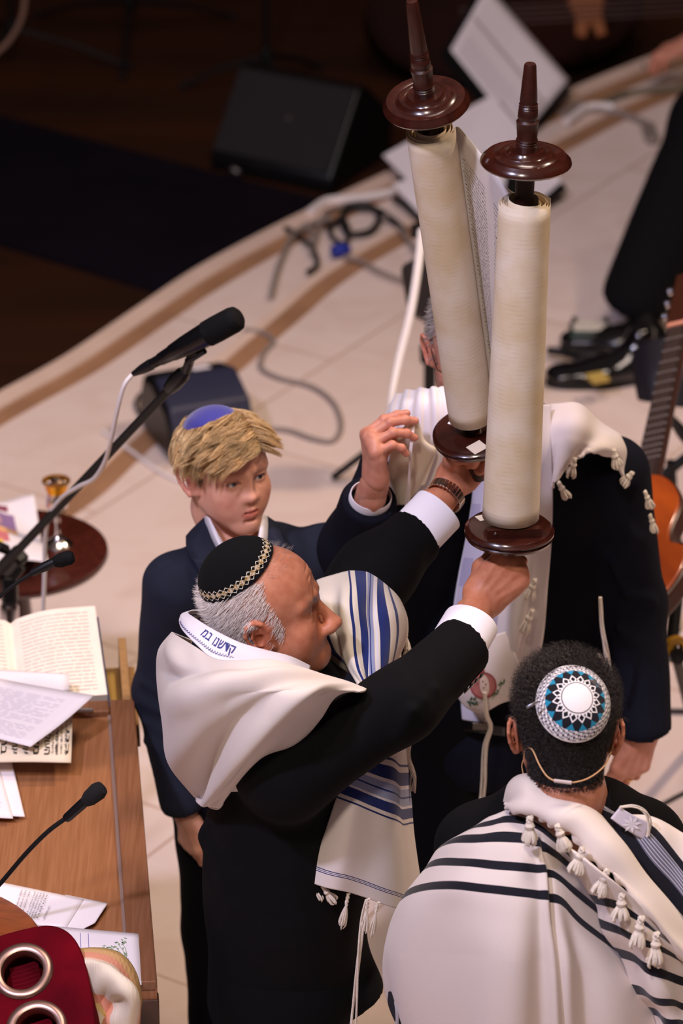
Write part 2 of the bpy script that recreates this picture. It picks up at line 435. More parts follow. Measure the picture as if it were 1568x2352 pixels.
# ------------------------------------------------------------------ stage gear
M_black = mat('black_plastic', '#0d0c0e', 0.42, spec=0.45)
M_blackmatt = mat('matt_black_metal', '#0b0a0b', 0.6, spec=0.35)
M_grille = mat('speaker_grille', '#111012', 0.8, spec=0.15, noise=0.4, nscale=220, bump=0.6, bscale=260)
M_grille2 = mat('wedge_grille', '#2a2729', 0.8, noise=0.3, nscale=220, spec=0.2, bump=0.4, bscale=260)
M_chrome = mat('chrome', '#cfccd2', 0.22, metal=1.0)
M_white = mat('white_cable', '#e9dfdc', 0.5)
M_grayc = mat('grey_cable', '#8d7f78', 0.6)
M_blackc = mat('black_cable', '#1a1718', 0.55)
M_paper = mat('white_paper', '#efe6ea', 0.75, noise=0.05, nscale=4, spec=0.2)
M_cream = mat('cream_paper', '#e9d9c2', 0.8, noise=0.08, nscale=6, spec=0.2)
M_ink = mat('printed_ink', '#6f6a78', 0.8); M_inkd = mat('dark_ink', '#231d22', 0.8); M_inkb = mat('blue_ink', '#7d78b8', 0.8)
M_led = mat('blue_led', (0.1, 0.25, 1.0), 0.3, emit=(0.12, 0.35, 1.0), estr=9.0)
M_ledv = mat('violet_led', (0.2, 0.1, 0.9), 0.3, emit=(0.25, 0.12, 1.0), estr=1.6)

# wedge speaker on the lower floor
def wedge(o, ex, ey, w, d, h, name='floor_speaker'):
    pass
t = thing('floor_speaker', PZ(650, 420, LOW), 'large black wedge floor speaker on the dark lower floor beyond the stage edge', 'speaker')
A = PZ(470, 395, LOW); B = PZ(780, 462, LOW); ex = nrm([B[0]-A[0], B[1]-A[1], 0]); ey = V(-ex[1], ex[0], 0); w = 0.64
mid = (PZ(472, 388, LOW)+PZ(770, 452, LOW))/2
R = np.stack([ex, ey, V(0, 0, 1)], 1)
prof = [(0, 0.0), (0.42, 0.0), (0.44, 0.14), (0.26, 0.30), (0.20, 0.31), (0.0, 0.055)]
def side_prism(prof, w, o, ex, ey, m, name, parent, ins=0, bev=0.012):
    g = G(); Rp = np.stack([ey, V(0, 0, 1), ex], 1)
    g.prism(prof, -w/2, w/2, Rp, o); return g.build(name, m, parent, True, bevel=bev)
side_prism(prof, 0.47, mid+V(0, 0, 0.002), ex, ey, M_black, 'cabinet', t)
g = G(); c0 = mid+ey*0.002+V(0, 0, 0.06); up_ = nrm(ey*0.20+V(0, 0, 0.255)); nn = nrm(np.cross(ex, up_)); nn = nn if nn@FW < 0 else -nn
Rg = np.stack([ex, up_, nn], 1)
g.box(c0+up_*0.160+nn*0.008, (0.445, 0.30, 0.012), Rg); g.build('grille', M_grille2, t, True, bevel=0.004)
g = G(); g.box(c0+up_*0.17+ex*0.02+nn*0.015, (0.02, 0.012, 0.004), Rg); g.build('badge', M_chrome, t)
o = G().lathe([(0, 0), (0.022, 0.004), (0.026, 0.02), (0.02, 0.03), (0, 0.032)], mid-ex*0.10-ey*0.05+V(0, 0, 0.035), -ey, 16).build('socket_ring', M_chrome, t)

def tube_path(px, z, r, name, m, label, cat='cable', group=None, zf=None, n=70, parent=None, LOWf=False):
    zz = z if hasattr(z, '__len__') else [z]*len(px)
    P = spline([PZ(x, y, q) for (x, y), q in zip(px, zz)], n)
    o = G().tube(P, r, 8).build(name, m, parent, True)
    if label: tag(o, label, cat, group or ('cables on the stage' if name == 'stage_cable' else None))
    return o

# stand legs: generic tripod stand
def tripod(nm, base, h, label, cat='stand', feet=0.28, rot=0.0, r=0.011, m=None, zb=0.0, poleh=None):
    m = m or M_blackmatt
    t = thing(nm, base, label, cat); base = np.asarray(base, float)
    G().tube([base+V(0, 0, 0.09), base+V(0, 0, h)], r, 10).build('pole', m, t)
    G().lathe([(0.0, 0.0), (0.02, 0.002), (0.022, 0.06), (0.016, 0.075), (0, 0.076)], base+V(0, 0, 0.10), (0, 0, 1), 14).build('hub', m, t)
    for i in range(3):
        a = rot+i*2*math.pi/3; d = V(math.cos(a), math.sin(a), 0)
        lg = G().tube([base+V(0, 0, 0.14)+d*0.012, base+d*feet*0.55+V(0, 0, 0.085), base+d*feet+V(0, 0, 0.012)], [0.010, 0.009, 0.009], 8).build('leg', m, t)
        G().lathe([(0, 0), (0.013, 0.001), (0.014, 0.018), (0.009, 0.026), (0, 0.027)], base+d*feet+V(0, 0, 0.0), (0, 0, 1), 10).build('rubber_foot', m, lg)
    return t
tripod('microphone_stand', PZ(300, 88, LOW), 1.5, 'black tripod microphone stand on the dark lower floor, far back on the left', rot=0.5, feet=0.42)
tripod('microphone_stand', PZ(30, 150, LOW), 1.4, 'black tripod stand in the far back left corner beneath the grey cable loop', rot=-0.1, feet=0.42)
tripod('microphone_stand', PZ(612, 215, LOW+0.0), 1.5, 'black stand rising behind the large wedge speaker', rot=0.9, feet=0.3)
P = spline([PY(-30, 140, 12.8), PY(20, 95, 12.8), PY(50, 40, 12.8), PY(58, -30, 12.8), PY(50, -120, 12.8)], 30)
tag(G().tube(P, 0.009, 8).build('hanging_cable', mat('tan_cable', '#8c6a5c', 0.6), None), 'thick dull pink cable looping down beside the far left stand', 'cable')

# active monitor speaker on the stage
t = thing('stage_monitor', PZ(470, 1085, 0), 'black stage monitor with glowing blue light on the pale stone behind the boy', 'speaker')
b0 = PZ(352, 1062, 0); b1 = PZ(430, 1080, 0); b2 = PZ(600, 1025, 0)
ex = nrm(V(0.93, 0.36, 0)); ey = V(-ex[1], ex[0], 0)
prof = [(0.0, 0.0), (0.24, 0.0), (0.28, 0.07), (0.235, 0.175), (0.15, 0.195), (0.02, 0.15), (-0.012, 0.10)]
oo = PZ(388, 1070, 0)+ex*0.125
side_prism(prof, 0.245, oo+V(0, 0, 0.002), ex, ey, M_black, 'cabinet', t, bev=0.022)
Rm = np.stack([ex, ey, V(0, 0, 1)], 1)
pts = []
def mon(u, dd, zz): return oo+ex*u+ey*dd+V(0, 0, zz)
# control panel on the sloping right part of the top
na = nrm(np.cross(ex, mon(0, 0.15, 0.195)-mon(0, 0.02, 0.15))); na = na if na[2] > 0 else -na
Rt = frame(mon(0, 0.15, 0.195)-mon(0, 0.02, 0.15), na)
g = G().box(mon(0.06, 0.085, 0.175), (0.115, 0.11, 0.006), Rt); g.build('control_panel', mat('panel_black', '#0a0a10', 0.25), t, bevel=0.002)
G().lathe([(0, 0), (0.0065, 0), (0.006, 0.004), (0, 0.006)], PY(514, 921, PZ(514, 985, 0)[1]+0.0)*0+mon(0.045, 0.105, 0.185), na, 14).build('power_light', M_led, t)
G().lathe([(0, 0), (0.008, 0), (0.008, 0.006), (0, 0.008)], mon(0.068, 0.109, 0.187), na, 14).build('signal_light', M_ledv, t)
for i in range(4):
    G().lathe([(0, 0), (0.007, 0), (0.006, 0.008), (0, 0.009)], mon(0.097, 0.045+0.022*i, 0.161+0.0077*i), na, 12).build('knob', M_black, t)
g = G().box(mon(0.03, 0.175, 0.1915), (0.05, 0.035, 0.004), frame(mon(0, 0.235, 0.175)-mon(0, 0.15, 0.195), V(0, 0, 1))); g.build('tape_label', M_paper, t)
side_prism([(-0.016, 0.08), (0.018, 0.15), (0.15, 0.198), (0.12, 0.202), (0.012, 0.162), (-0.022, 0.10)], 0.23, oo, ex, ey, mat('navy_plastic', '#25263c', 0.5), 'carry_handle', t, bev=0.006)

tube_path([(600, 985), (660, 988), (720, 1008), (765, 1012), (783, 975), (765, 925), (715, 888), (640, 868), (600, 845), (606, 810), (628, 785), (605, 765), (560, 757)], 0.008, 0.0075, 'stage_cable', M_grayc,
          'grey cable lying in an S curve on the stone floor right of the stage monitor')
tube_path([(235, 990), (300, 1035), (370, 1085), (440, 1115), (520, 1130)], 0.006, 0.005, 'stage_cable', M_white, 'thin white cable lying on the stone floor in front of the stage monitor')
tube_path([(350, 975), (322, 950), (312, 925), (322, 905)], [0.02, 0.01, 0.01, 0.02], 0.006, 'stage_cable', M_blackc, 'short black cable tail curling left of the stage monitor')

# cables bundle at the edge
cb = [
 ([(622, 680), (640, 610), (668, 548), (700, 520), (760, 500)], M_grayc, 0.008, 'grey cable dangling from the tangle, its end nearest the outer stage edge'),
 ([(655, 523), (690, 545), (718, 570), (728, 608), (706, 625)], M_blackc, 0.008, 'black cable hooking down beside the blue plug'),
 ([(712, 487), (750, 462), (800, 458), (850, 452), (905, 440)], M_white, 0.014, 'thick white cable lying along the outer stage edge above the tangle'),
 ([(790, 475), (840, 470), (870, 495), (850, 530), (800, 535), (785, 505), (800, 480), (860, 480), (900, 505), (930, 530)], M_blackc, 0.010, 'black cable coiled in a round loop in the tangle at the stage edge'),
 ([(760, 520), (785, 500), (800, 530), (790, 560), (765, 545), (750, 515)], M_blackc, 0.008, 'small black cable loop directly above the blue plug'),
 ([(880, 500), (905, 505), (930, 540), (955, 575), (970, 600)], M_grayc, 0.008, 'grey cable running from the tangle towards the black speaker on its stand'),
 ([(790, 590), (830, 600), (870, 622), (915, 640), (950, 650)], M_grayc, 0.007, 'thin grey cable crossing the inner brown inlay below the tangle'),
 ([(700, 515), (720, 545), (715, 580), (740, 500), (760, 480), (800, 470)], M_grayc, 0.007, 'grey cable bent into a narrow hairpin left of the blue plug'),
 ([(905, 455), (930, 470), (960, 500), (975, 515)], M_blackc, 0.011, 'black cable coming down from the music stand at the stage edge'),
]
for px, m, r, lb in cb: tube_path(px, 0.02, r, 'stage_cable', m, lb, group=None)
g = G().lathe([(0, 0), (0.018, 0.003), (0.022, 0.02), (0.020, 0.045), (0.013, 0.06), (0, 0.061)], PZ(762, 578, 0.03), nrm(V(0.6, 0.35, -0.05)), 14)
tag(g.build('cable_plug', mat('blue_plug', '#1e2f94', 0.45), None), 'bright blue cable plug beside the tangle at the stage edge', 'plug')
tube_path([(1290, 262), (1330, 240), (1380, 255), (1430, 262), (1500, 290)], 0.012, 0.012, 'stage_cable', M_grayc, 'grey cable lying across the stage near the black trouser leg, at upper right')
tube_path([(1300, 280), (1345, 248), (1375, 244), (1410, 246)], 0.02, 0.014, 'stage_cable', M_white, 'pale cable joint at upper right between music stand and black trousers')
tube_path([(1370, 245), (1420, 220), (1480, 210), (1600, 200)], 0.014, 0.012, 'stage_cable', mat('olive_cable', '#6d6450', 0.7), 'olive cable running off to the right along the inner brown inlay')
tube_path([(1478, 285), (1490, 320), (1505, 320), (1500, 300)], 0.014, 0.012, 'stage_cable', M_grayc, 'short grey cable coil against the black trouser leg')
tube_path([(1475, 1862), (1510, 1852), (1568, 1822), (1620, 1800)], 0.006, 0.005, 'stage_cable', M_blackc, 'thin black cable on the floor at right, below the hanging hand')
tube_path([(1536, 1632), (1620, 1634)], 0.01, 0.006, 'stage_cable', M_blackc, 'thin straight black cable on the floor right of the navy sleeve hem')

# music stands with sheet music
def music_stand(corners, base_px, label, lab2, pagel, Ydesk, pages):
    P = [PY(x, y, Y) for (x, y), Y in corners]            # bl, br, tr, tl of the desk
    c = sum(P)/4; up_ = nrm((P[3]+P[2])-(P[0]+P[1])); ex = nrm((P[1]-P[0])); n_ = nrm(np.cross(ex, up_)); n_ = n_ if n_@FW < 0 else -n_
    base = V(c[0], c[1]+0.05, LOW if c[1] > 13.0 else 0.0)
    t = thing('music_stand', base, label, 'music stand')
    g = G(); q = [p-n_*0.012 for p in P]; cc = sum(q)/4; q = [cc+(p-cc)*1.05 for p in q]
    v = [*q, *[p-n_*0.006 for p in q]]; g.add(v, [(0, 1, 2, 3), (7, 6, 5, 4), (0, 4, 5, 1), (1, 5, 6, 2), (2, 6, 7, 3), (3, 7, 4, 0)])
    g.build('desk', M_blackmatt, t, False)
    G().box((q[0]+q[1])/2+n_*0.012, (np.linalg.norm(q[1]-q[0]), 0.006, 0.045), np.stack([nrm(q[1]-q[0]), np.cross(n_, nrm(q[1]-q[0])), n_], 1)).build('ledge', M_blackmatt, t)
    pc = (q[0]+q[1])/2*0.4+(q[2]+q[3])/2*0.6-n_*0.02
    G().tube([base+V(0, 0, 0.02), V(base[0], base[1], pc[2]-0.05), pc], 0.011, 8).build('pole', M_blackmatt, t)
    for i in range(3):
        a = 0.4+i*2.094; d = V(math.cos(a), math.sin(a), 0)
        G().tube([base+V(0, 0, 0.10), base+d*0.24+V(0, 0, 0.012)], 0.008, 6).build('leg', M_blackmatt, t)
    return t, P, ex, up_, n_
def bil(P, u, v): return (P[0]*(1-u)+P[1]*u)*(1-v)+(P[3]*(1-u)+P[2]*u)*v
def paper(P, name, m, label, cat='paper', lines=0, ink=None, curl=None, bulge=0.0, nu=14, nv=10, seed=0, margins=(0.1, 0.9, 0.12, 0.88), lift=0.0006, group=None, thick=0.0004, dash=(0.02, 0.06), lh=0.0016, vertical=False, parent=None):
    """thin sheet through four corners (bl, br, tr, tl) with optional bulge and curled corner, plus printed lines lying on it"""
    P = [np.asarray(p, float) for p in P]; n_ = nrm(np.cross(P[1]-P[0], P[3]-P[0])); n_ = n_ if n_@FW < 0 else -n_
    def S(u, v):
        p = bil(P, u, v)+n_*(bulge*math.sin(math.pi*u))
        if curl: p = p+n_*curl(u, v)
        return p
    vs = [S(i/nu, j/nv) for j in range(nv+1) for i in range(nu+1)]
    f = [(j*(nu+1)+i, j*(nu+1)+i+1, (j+1)*(nu+1)+i+1, (j+1)*(nu+1)+i) for j in range(nv) for i in range(nu)]
    o = from_arrays(name, vs, f, m, parent, True); md = o.modifiers.new('t', 'SOLIDIFY'); md.thickness = thick; md.offset = 0
    if label: tag(o, label, cat, group)
    if lines:
        rnd = random.Random(seed); g = G(); u0, u1, v0, v1 = margins; W = np.linalg.norm(P[1]-P[0]); H = np.linalg.norm(P[3]-P[0])
        if vertical: W, H = H, W
        for k in range(lines):
            b = (k+0.5)/lines; x = 0.0; end = 1.0 if rnd.random() < 0.8 else rnd.uniform(0.4, 0.9)
            while x < end:
                L_ = rnd.uniform(*dash); x2 = min(x+L_/W*0.5, end); hh = lh/H*0.5
                quad = []
                for (a, c) in ((x, b-hh), (x2, b-hh), (x2, b+hh), (x, b+hh)):
                    if vertical: uu, vv = u0+(u1-u0)*c, v0+(v1-v0)*a
                    else: uu, vv = u0+(u1-u0)*a, v0+(v1-v0)*c
                    quad.append(S(uu, vv)+n_*(thick/2+lift))
                g.add(quad, [(0, 1, 2, 3)]); x = x2+0.012/W*0.5
        g.build('printed_lines', ink or M_ink, o, False, angle=None)
    return o
# the far stand: open music folder
Yf = 12.75
t, P, ex_, up_, n_ = music_stand([((1026, 118), 12.6), ((1195, 330), 12.4), ((1312, 190), 12.75), ((1115, -40), 13.0)], None,
    'black music stand holding an open white music folder, topmost in the picture', '', '', 12.7, 2)
Pp = [p+n_*0.006 for p in P]
paper([bil(Pp, 0.02, 0.0), bil(Pp, 0.97, 0.0), bil(Pp, 0.97, 0.98), bil(Pp, 0.02, 0.98)], 'sheet_music', M_paper, 'large open white sheet music on the topmost music stand', 'sheet music', bulge=0.0)
paper([bil(Pp, 0.05, 0.02)+n_*0.004, bil(Pp, 0.93, 0.02)+n_*0.004, bil(Pp, 0.93, 0.55)+n_*0.004, bil(Pp, 0.05, 0.55)+n_*0.004], 'sheet_music', M_paper, 'smaller printed sheet clipped over the lower half of the open music folder', 'sheet music', lines=7, ink=M_inkb, seed=3, lh=0.004, margins=(0.05, 0.95, 0.05, 0.6))
Pn = [((905, 455), 12.0), ((1270, 480), 11.6), ((1300, 425), 11.7), ((1130, 205), 12.35)]
t2, P2, ex2, up2, n2 = music_stand([((925, 400), 12.1), ((1190, 488), 11.75), ((1292, 424), 11.95), ((1146, 232), 12.4)], None,
    'black music stand with loose white pages, behind the two scroll rollers', '', '', 12, 2)
def poly_page(pts, Yp, n_, label, off):
    pr = [PY(x, y, Y)+n_*off for (x, y), Y in pts]
    g = G(); k = len(pr); g.add([*pr, *[p-n_*0.002 for p in pr]], [tuple(range(k)), tuple(range(2*k-1, k-1, -1))]+[(i, k+i, k+(i+1) % k, (i+1) % k) for i in range(k)])
    o = g.build('sheet_music', M_paper, None, False, angle=None); tag(o, label, 'sheet music'); return o
poly_page([((880, 362), 12.15), ((1128, 224), 12.45), ((1130, 400), 12.05), ((985, 470), 11.85)], 12, n2, 'loose white page on the second music stand, left one, behind the left roller', 0.008)
poly_page([((1010, 500), 11.80), ((1134, 226), 12.44), ((1290, 424), 11.98), ((1222, 484), 11.82)], 12, n2, 'loose white page on the second music stand, right one, behind the right roller', 0.012)
poly_page([((902, 432), 11.95), ((1010, 395), 12.05), ((1050, 500), 11.8), ((965, 500), 11.8)], 12, n2, 'lowest loose white page on the second music stand, left of the left roller', 0.014)

# speaker on a stand behind the scroll
bx = PZ(984, 1120, 0)
t = thing('speaker_stand', bx, 'slim black pole stand behind the left scroll roller', 'stand')
Yb = bx[1]
p0 = bx; topz = PY(984, 640, Yb)[2]
G().tube([p0+V(0, 0, 0.05), V(p0[0], p0[1], PY(984, 820, Yb)[2])], 0.016, 12).build('pole', M_blackmatt, t)
G().lathe([(0, 0), (0.026, 0.003), (0.028, 0.045), (0.018, 0.06), (0, 0.061)], V(p0[0], p0[1], PY(984, 832, Yb)[2]), (0, 0, 1), 14).build('clamp', M_blackmatt, t)
G().tube([V(p0[0], p0[1], PY(984, 822, Yb)[2]), V(p0[0], p0[1], topz)], 0.011, 12).build('inner_pole', M_blackmatt, t)
for i in range(3):
    a = 0.9+i*2.094; d = V(math.cos(a), math.sin(a), 0)
    G().tube([p0+V(0, 0, 0.25), p0+d*0.26+V(0, 0, 0.012)], 0.010, 8).build('leg', M_blackmatt, t)
cq = [PY(920, 612, Yb), PY(938, 715, Yb), PY(975, 738, Yb), PY(1015, 720, Yb), PY(1010, 560, Yb), PY(960, 592, Yb)]
g = G(); q = cq; kk = len(q); g.add([*[p-FW*0.05 for p in q], *[p+FW*0.10 for p in q]], [tuple(range(kk)), tuple(range(2*kk-1, kk-1, -1))]+[(i, kk+i, kk+(i+1) % kk, (i+1) % kk) for i in range(kk)])
o = g.build('small_speaker', mat('dark_brown_plastic', '#1d1514', 0.6), None, True, bevel=0.012, bseg=3); tag(o, 'small black box speaker on the pole stand beside the left scroll roller', 'speaker')
P = spline([PY(968, 530, 9.4), PY(960, 610, 9.3), PY(942, 720, 9.2), PY(915, 830, 9.1), PY(897, 925, 9.0), PY(893, 1000, 9.0)], 40)
tag(G().tube(P, [0.0105 if i < 22 else 0.0105-0.0003*(i-22) for i in range(40)], 8).build('dropped_rope', M_white, None), 'slim white rope hanging down beside the small box speaker', 'rope')
tag(G().lathe([(0, 0), (0.013, 0.002), (0.013, 0.03), (0, 0.032)], PY(955, 544, 9.45), (0, 0, 1), 10).build('cord_clip', M_black, None), 'small black clip at the top of the white rope', 'clip')
# ------------------------------------------------------------------ the raised parchment scroll on its two rollers
def wood(name, c1, c2, rough=0.22, coat=0.6, stretch=(30, 30, 2), ns=3.0):
    return mat(name, c1, rough, noise=0.3, nscale=ns, color2=c2, coat=coat, stretch=stretch)
M_mahog = wood('polished_mahogany', '#3a170f', '#2e110b', 0.22, 0.55, ns=1.5); M_handle = mat('handle_wood', '#3a170f', 0.38, noise=0.2, nscale=60, color2='#2e110b', coat=0.12, spec=0.4); M_axle = mat('dark_axle_wood', '#2c120c', 0.45, noise=0.2, nscale=40, spec=0.3)
def parchment_material():
    m = bpy.data.materials.new('parchment'); m.use_nodes = True; nt = m.node_tree; L = nt.links; b = nt.nodes['Principled BSDF']
    a = nt.nodes.new('ShaderNodeAttribute'); a.attribute_name = 'v'; a2 = nt.nodes.new('ShaderNodeAttribute'); a2.attribute_name = 'u'
    tc = nt.nodes.new('ShaderNodeTexCoord')
    n = nt.nodes.new('ShaderNodeTexNoise'); n.inputs['Scale'].default_value = 9; n.inputs['Detail'].default_value = 5; L.new(tc.outputs['Object'], n.inputs['Vector'])
    # ghost lines of the ink on the far side of the skin
    cmb = nt.nodes.new('ShaderNodeCombineXYZ'); mu = nt.nodes.new('ShaderNodeMath'); mu.operation = 'MULTIPLY'; mu.inputs[1].default_value = 74; L.new(a.outputs['Fac'], mu.inputs[0])
    ad = nt.nodes.new('ShaderNodeMath'); ad.operation = 'MULTIPLY_ADD'; ad.inputs[1].default_value = 1.3; L.new(n.outputs['Fac'], ad.inputs[0]); L.new(mu.outputs[0], ad.inputs[2])
    fr = nt.nodes.new('ShaderNodeMath'); fr.operation = 'SINE'; m6 = nt.nodes.new('ShaderNodeMath'); m6.operation = 'MULTIPLY'; m6.inputs[1].default_value = 6.283; L.new(ad.outputs[0], m6.inputs[0]); L.new(m6.outputs[0], fr.inputs[0])
    n2 = nt.nodes.new('ShaderNodeTexNoise'); n2.inputs['Scale'].default_value = 40; n2.inputs['Detail'].default_value = 2; L.new(tc.outputs['Object'], n2.inputs['Vector'])
    r = nt.nodes.new('ShaderNodeMapRange'); r.inputs[1].default_value = 0.2; r.inputs[2].default_value = 1.0; L.new(fr.outputs[0], r.inputs[0])
    r2 = nt.nodes.new('ShaderNodeMapRange'); r2.inputs[1].default_value = 0.42; r2.inputs[2].default_value = 0.68; L.new(n2.outputs['Fac'], r2.inputs[0])
    ml = nt.nodes.new('ShaderNodeMath'); ml.operation = 'MULTIPLY'; L.new(r.outputs[0], ml.inputs[0]); L.new(r2.outputs[0], ml.inputs[1])
    ml2 = nt.nodes.new('ShaderNodeMath'); ml2.operation = 'MULTIPLY'; ml2.inputs[1].default_value = 0.16; L.new(ml.outputs[0], ml2.inputs[0])
    r3 = nt.nodes.new('ShaderNodeMapRange'); r3.inputs[1].default_value = 0.4; r3.inputs[2].default_value = 0.62; L.new(n.outputs['Fac'], r3.inputs[0])
    c = _mix(nt, r3.outputs[0], srgb('#e6d8c4'), srgb('#d9c3a0'))
    c = _mix(nt, ml2.outputs[0], c, srgb('#8a7a6e'))
    L.new(c, b.inputs['Base Color']); b.inputs['Roughness'].default_value = 0.55; b.inputs['Specular IOR Level'].default_value = 0.3
    return m
M_parch = parchment_material()
M_parchin = mat('parchment_edge', '#ddd3cc', 0.6, noise=0.1, nscale=12)
M_torahink = mat('scribe_ink', '#221a18', 0.7)
SCR = thing('scroll', PY(1150, 1225, 6.55), 'open parchment scroll of Hebrew columns on two polished wooden rollers, held upright', 'scroll')
rollers = []
def roller(bot_px, top_px, Yb, Yt, tip_px, Yend, low_px, Ylow, rd_t, rd_b, r0, r1, s_lo, s_hi):
    B = PY(*bot_px, Yb); T = PY(*top_px, Yt); ax = nrm(T-B); L_ = np.linalg.norm(T-B)
    tip = B+ax*(np.dot(PY(*tip_px, Yend)-B, ax)); low = 0.118
    rr = G().lathe([(0.0, -low), (0.012, -low+0.001), (0.0165, -low+0.02), (0.0165, -0.02), (0.016, 0.0), (0.0155, L_*0.5), (0.0165, L_)], B, ax, 24).build('roller_axle', M_axle, SCR)
    hl = np.dot(tip-T, ax)
    H = G().lathe([(0.0185, 0.0), (0.0185, 0.020), (0.0165, 0.022), (0.0188, 0.024), (0.0165, 0.0265), (0.0188, 0.029), (0.017, 0.032), (0.0185, 0.055), (0.0195, 0.062), (0.0160, 0.066), (0.0175, 0.070), (0.0165, 0.084), (0.0150, 0.086), (0.0165, 0.088), (0.0148, 0.0905), (0.0163, 0.093), (0.0145, 0.096), (0.0150, 0.10), (0.0105, hl-0.004), (0.009, hl), (0, hl+0.001)], T, ax, 28).build('upper_handle', M_handle, rr)
    # top disc with turned rings
    pd = [(0.0, 0.004), (0.019, 0.010), (0.030, 0.011), (0.033, 0.006), (0.036, 0.0035), (0.041, 0.0065), (0.045, 0.006), (0.049, 0.001), (0.053, -0.001), (0.060, 0.002), (0.068, 0.0015), (rd_t-0.006, -0.003), (rd_t-0.001, -0.008), (rd_t, -0.012), (rd_t-0.003, -0.016), (rd_t-0.012, -0.019), (0.03, -0.021), (0.0, -0.021)]
    G().lathe(pd, T, ax, 64).build('upper_disc', M_mahog, SCR)
    pb = [(0.0, 0.0), (rd_b-0.010, 0.0), (rd_b-0.006, -0.001), (rd_b-0.004, -0.004), (rd_b, -0.007), (rd_b, -0.010), (rd_b-0.003, -0.012), (rd_b, -0.015), (rd_b-0.002, -0.020), (rd_b-0.010, -0.023), (0.0, -0.024)]
    bd = G().lathe(pb, B, ax, 64).build('lower_disc', M_mahog, SCR)
    # parchment wound round the axle: spiral of many turns so the ends read as layers
    turns = 5; N = turns*48; vs = []; uu = []; vv = []
    xd = nrm(RT-ax*(RT@ax)); yd = np.cross(ax, xd)
    zs = np.linspace(s_lo, s_hi, 26)
    for i in range(N+1):
        a = i/48*2*math.pi; fr = i/N; R_ = 0.55+0.45*fr
        off = 0.010*math.sin(i/48*2.1+1)*(1-fr)                 # inner turns stand slightly proud or sunk
        for j, z in enumerate(zs):
            q = j/25; rad = (r0*(1-q)+r1*q)*R_
            e = off*(1 if j in (0, 25) else 0)
            vs.append(B+ax*(z+(e if j == 25 else -abs(e)*0.5 if j == 0 else 0))+(math.cos(a)*xd+math.sin(a)*yd)*rad); uu.append(fr*turns); vv.append(q)
    M = len(zs); f = [(i*M+j, (i+1)*M+j, (i+1)*M+j+1, i*M+j+1) for i in range(N) for j in range(M-1)]
    o = from_arrays('parchment_roll', vs, f, M_parch, SCR, True, {'u': uu, 'v': vv}); md = o.modifiers.new('t', 'SOLIDIFY'); md.thickness = 0.0007; md.offset = -1
    return B, T, ax, xd, yd, bd
RRo = roller((1170, 1208), (1208, 357), 6.50, 6.50, (1216, 146), 6.50, None, None, 0.078, 0.0795, 0.0515, 0.0455, 0.020, 0.618)
LRo = roller((1085, 985), (977, 226), 6.78, 6.62, (930, -30), 6.62, None, None, 0.0755, 0.0745, 0.0425, 0.0440, 0.030, 0.665)
# stretched parchment between the rollers, with two columns of writing
def span_point(s, q):
    """s: 0 at left roll .. 1 at right roll, q: 0 bottom .. 1 top"""
    BL, TL, aL = LRo[0], LRo[1], LRo[2]; BR, TR, aR = RRo[0], RRo[1], RRo[2]
    zl = 0.030+(0.665-0.030)*q; zr = 0.020+(0.618-0.020)*q
    cl = BL+aL*zl; cr = BR+aR*zr
    back = V(0, 1, 0)
    pl0 = cl+RT*0.0425+back*0.004; pl1 = cl+RT*0.052+back*0.004; pr1 = cr+RT*(-0.020)+back*0.050; pr0 = cr+RT*0.022+back*0.050
    pr00 = cr+RT*0.046+back*0.018
    P_ = [pl0, pl1, pl1*0.5+pr1*0.5+back*0.010*math.sin(q*3.1), pr1, pr0, pr00]
    return P_
QN = 30; SN = 50
qs = np.linspace(0, 1, QN); rows = []
for q in qs:
    c_ = spline(span_point(0, q), 160); s_ = np.concatenate([[0], np.cumsum(np.linalg.norm(np.diff(c_, axis=0), axis=1))]); tq = np.linspace(0, s_[-1], SN)
    rows.append(np.stack([np.interp(tq, s_, c_[:, i]) for i in range(3)], 1))
S = np.array(rows); idx = np.arange(QN*SN).reshape(QN, SN)
f = np.stack([idx[:-1, :-1], idx[:-1, 1:], idx[1:, 1:], idx[1:, :-1]], -1).reshape(-1, 4)
vv, uu = np.meshgrid(qs, np.linspace(0, 1, SN), indexing='ij')
span = from_arrays('parchment_sheet', S.reshape(-1, 3), f, M_parchin, SCR, True); md = span.modifiers.new('t', 'SOLIDIFY'); md.thickness = 0.0006; md.offset = 0
def surf(S, u, v):
    n, m = S.shape[:2]; a = min(max(v, 0), 1)*(n-1); b = min(max(u, 0), 1)*(m-1); i = min(int(a), n-2); j = min(int(b), m-2); a -= i; b -= j
    p = (S[i, j]*(1-a)+S[i+1, j]*a)*(1-b)+(S[i, j+1]*(1-a)+S[i+1, j+1]*a)*b
    e1 = S[i, j+1]-S[i, j]; e2 = S[i+1, j]-S[i, j]; n_ = nrm(np.cross(e1, e2)); n_ = n_ if n_@FW < 0 else -n_
    return p, n_
_glyph = {}
def text_mesh(body, bold=0.0):
    key = (body, bold)
    if key in _glyph: return _glyph[key]
    c = bpy.data.curves.new('writing', 'FONT'); c.body = body; c.resolution_u = 1; c.offset = bold
    o = bpy.data.objects.new('writing', c); COL.objects.link(o)
    dg = bpy.context.evaluated_depsgraph_get(); dg.update(); ev = o.evaluated_get(dg); me = ev.to_mesh()
    v = np.array([tuple(x.co)[:2] for x in me.vertices]).reshape(-1, 2); f = [tuple(p.vertices) for p in me.polygons]
    ev.to_mesh_clear(); bpy.data.objects.remove(o); bpy.data.curves.remove(c)
    _glyph[key] = (v, f); return v, f
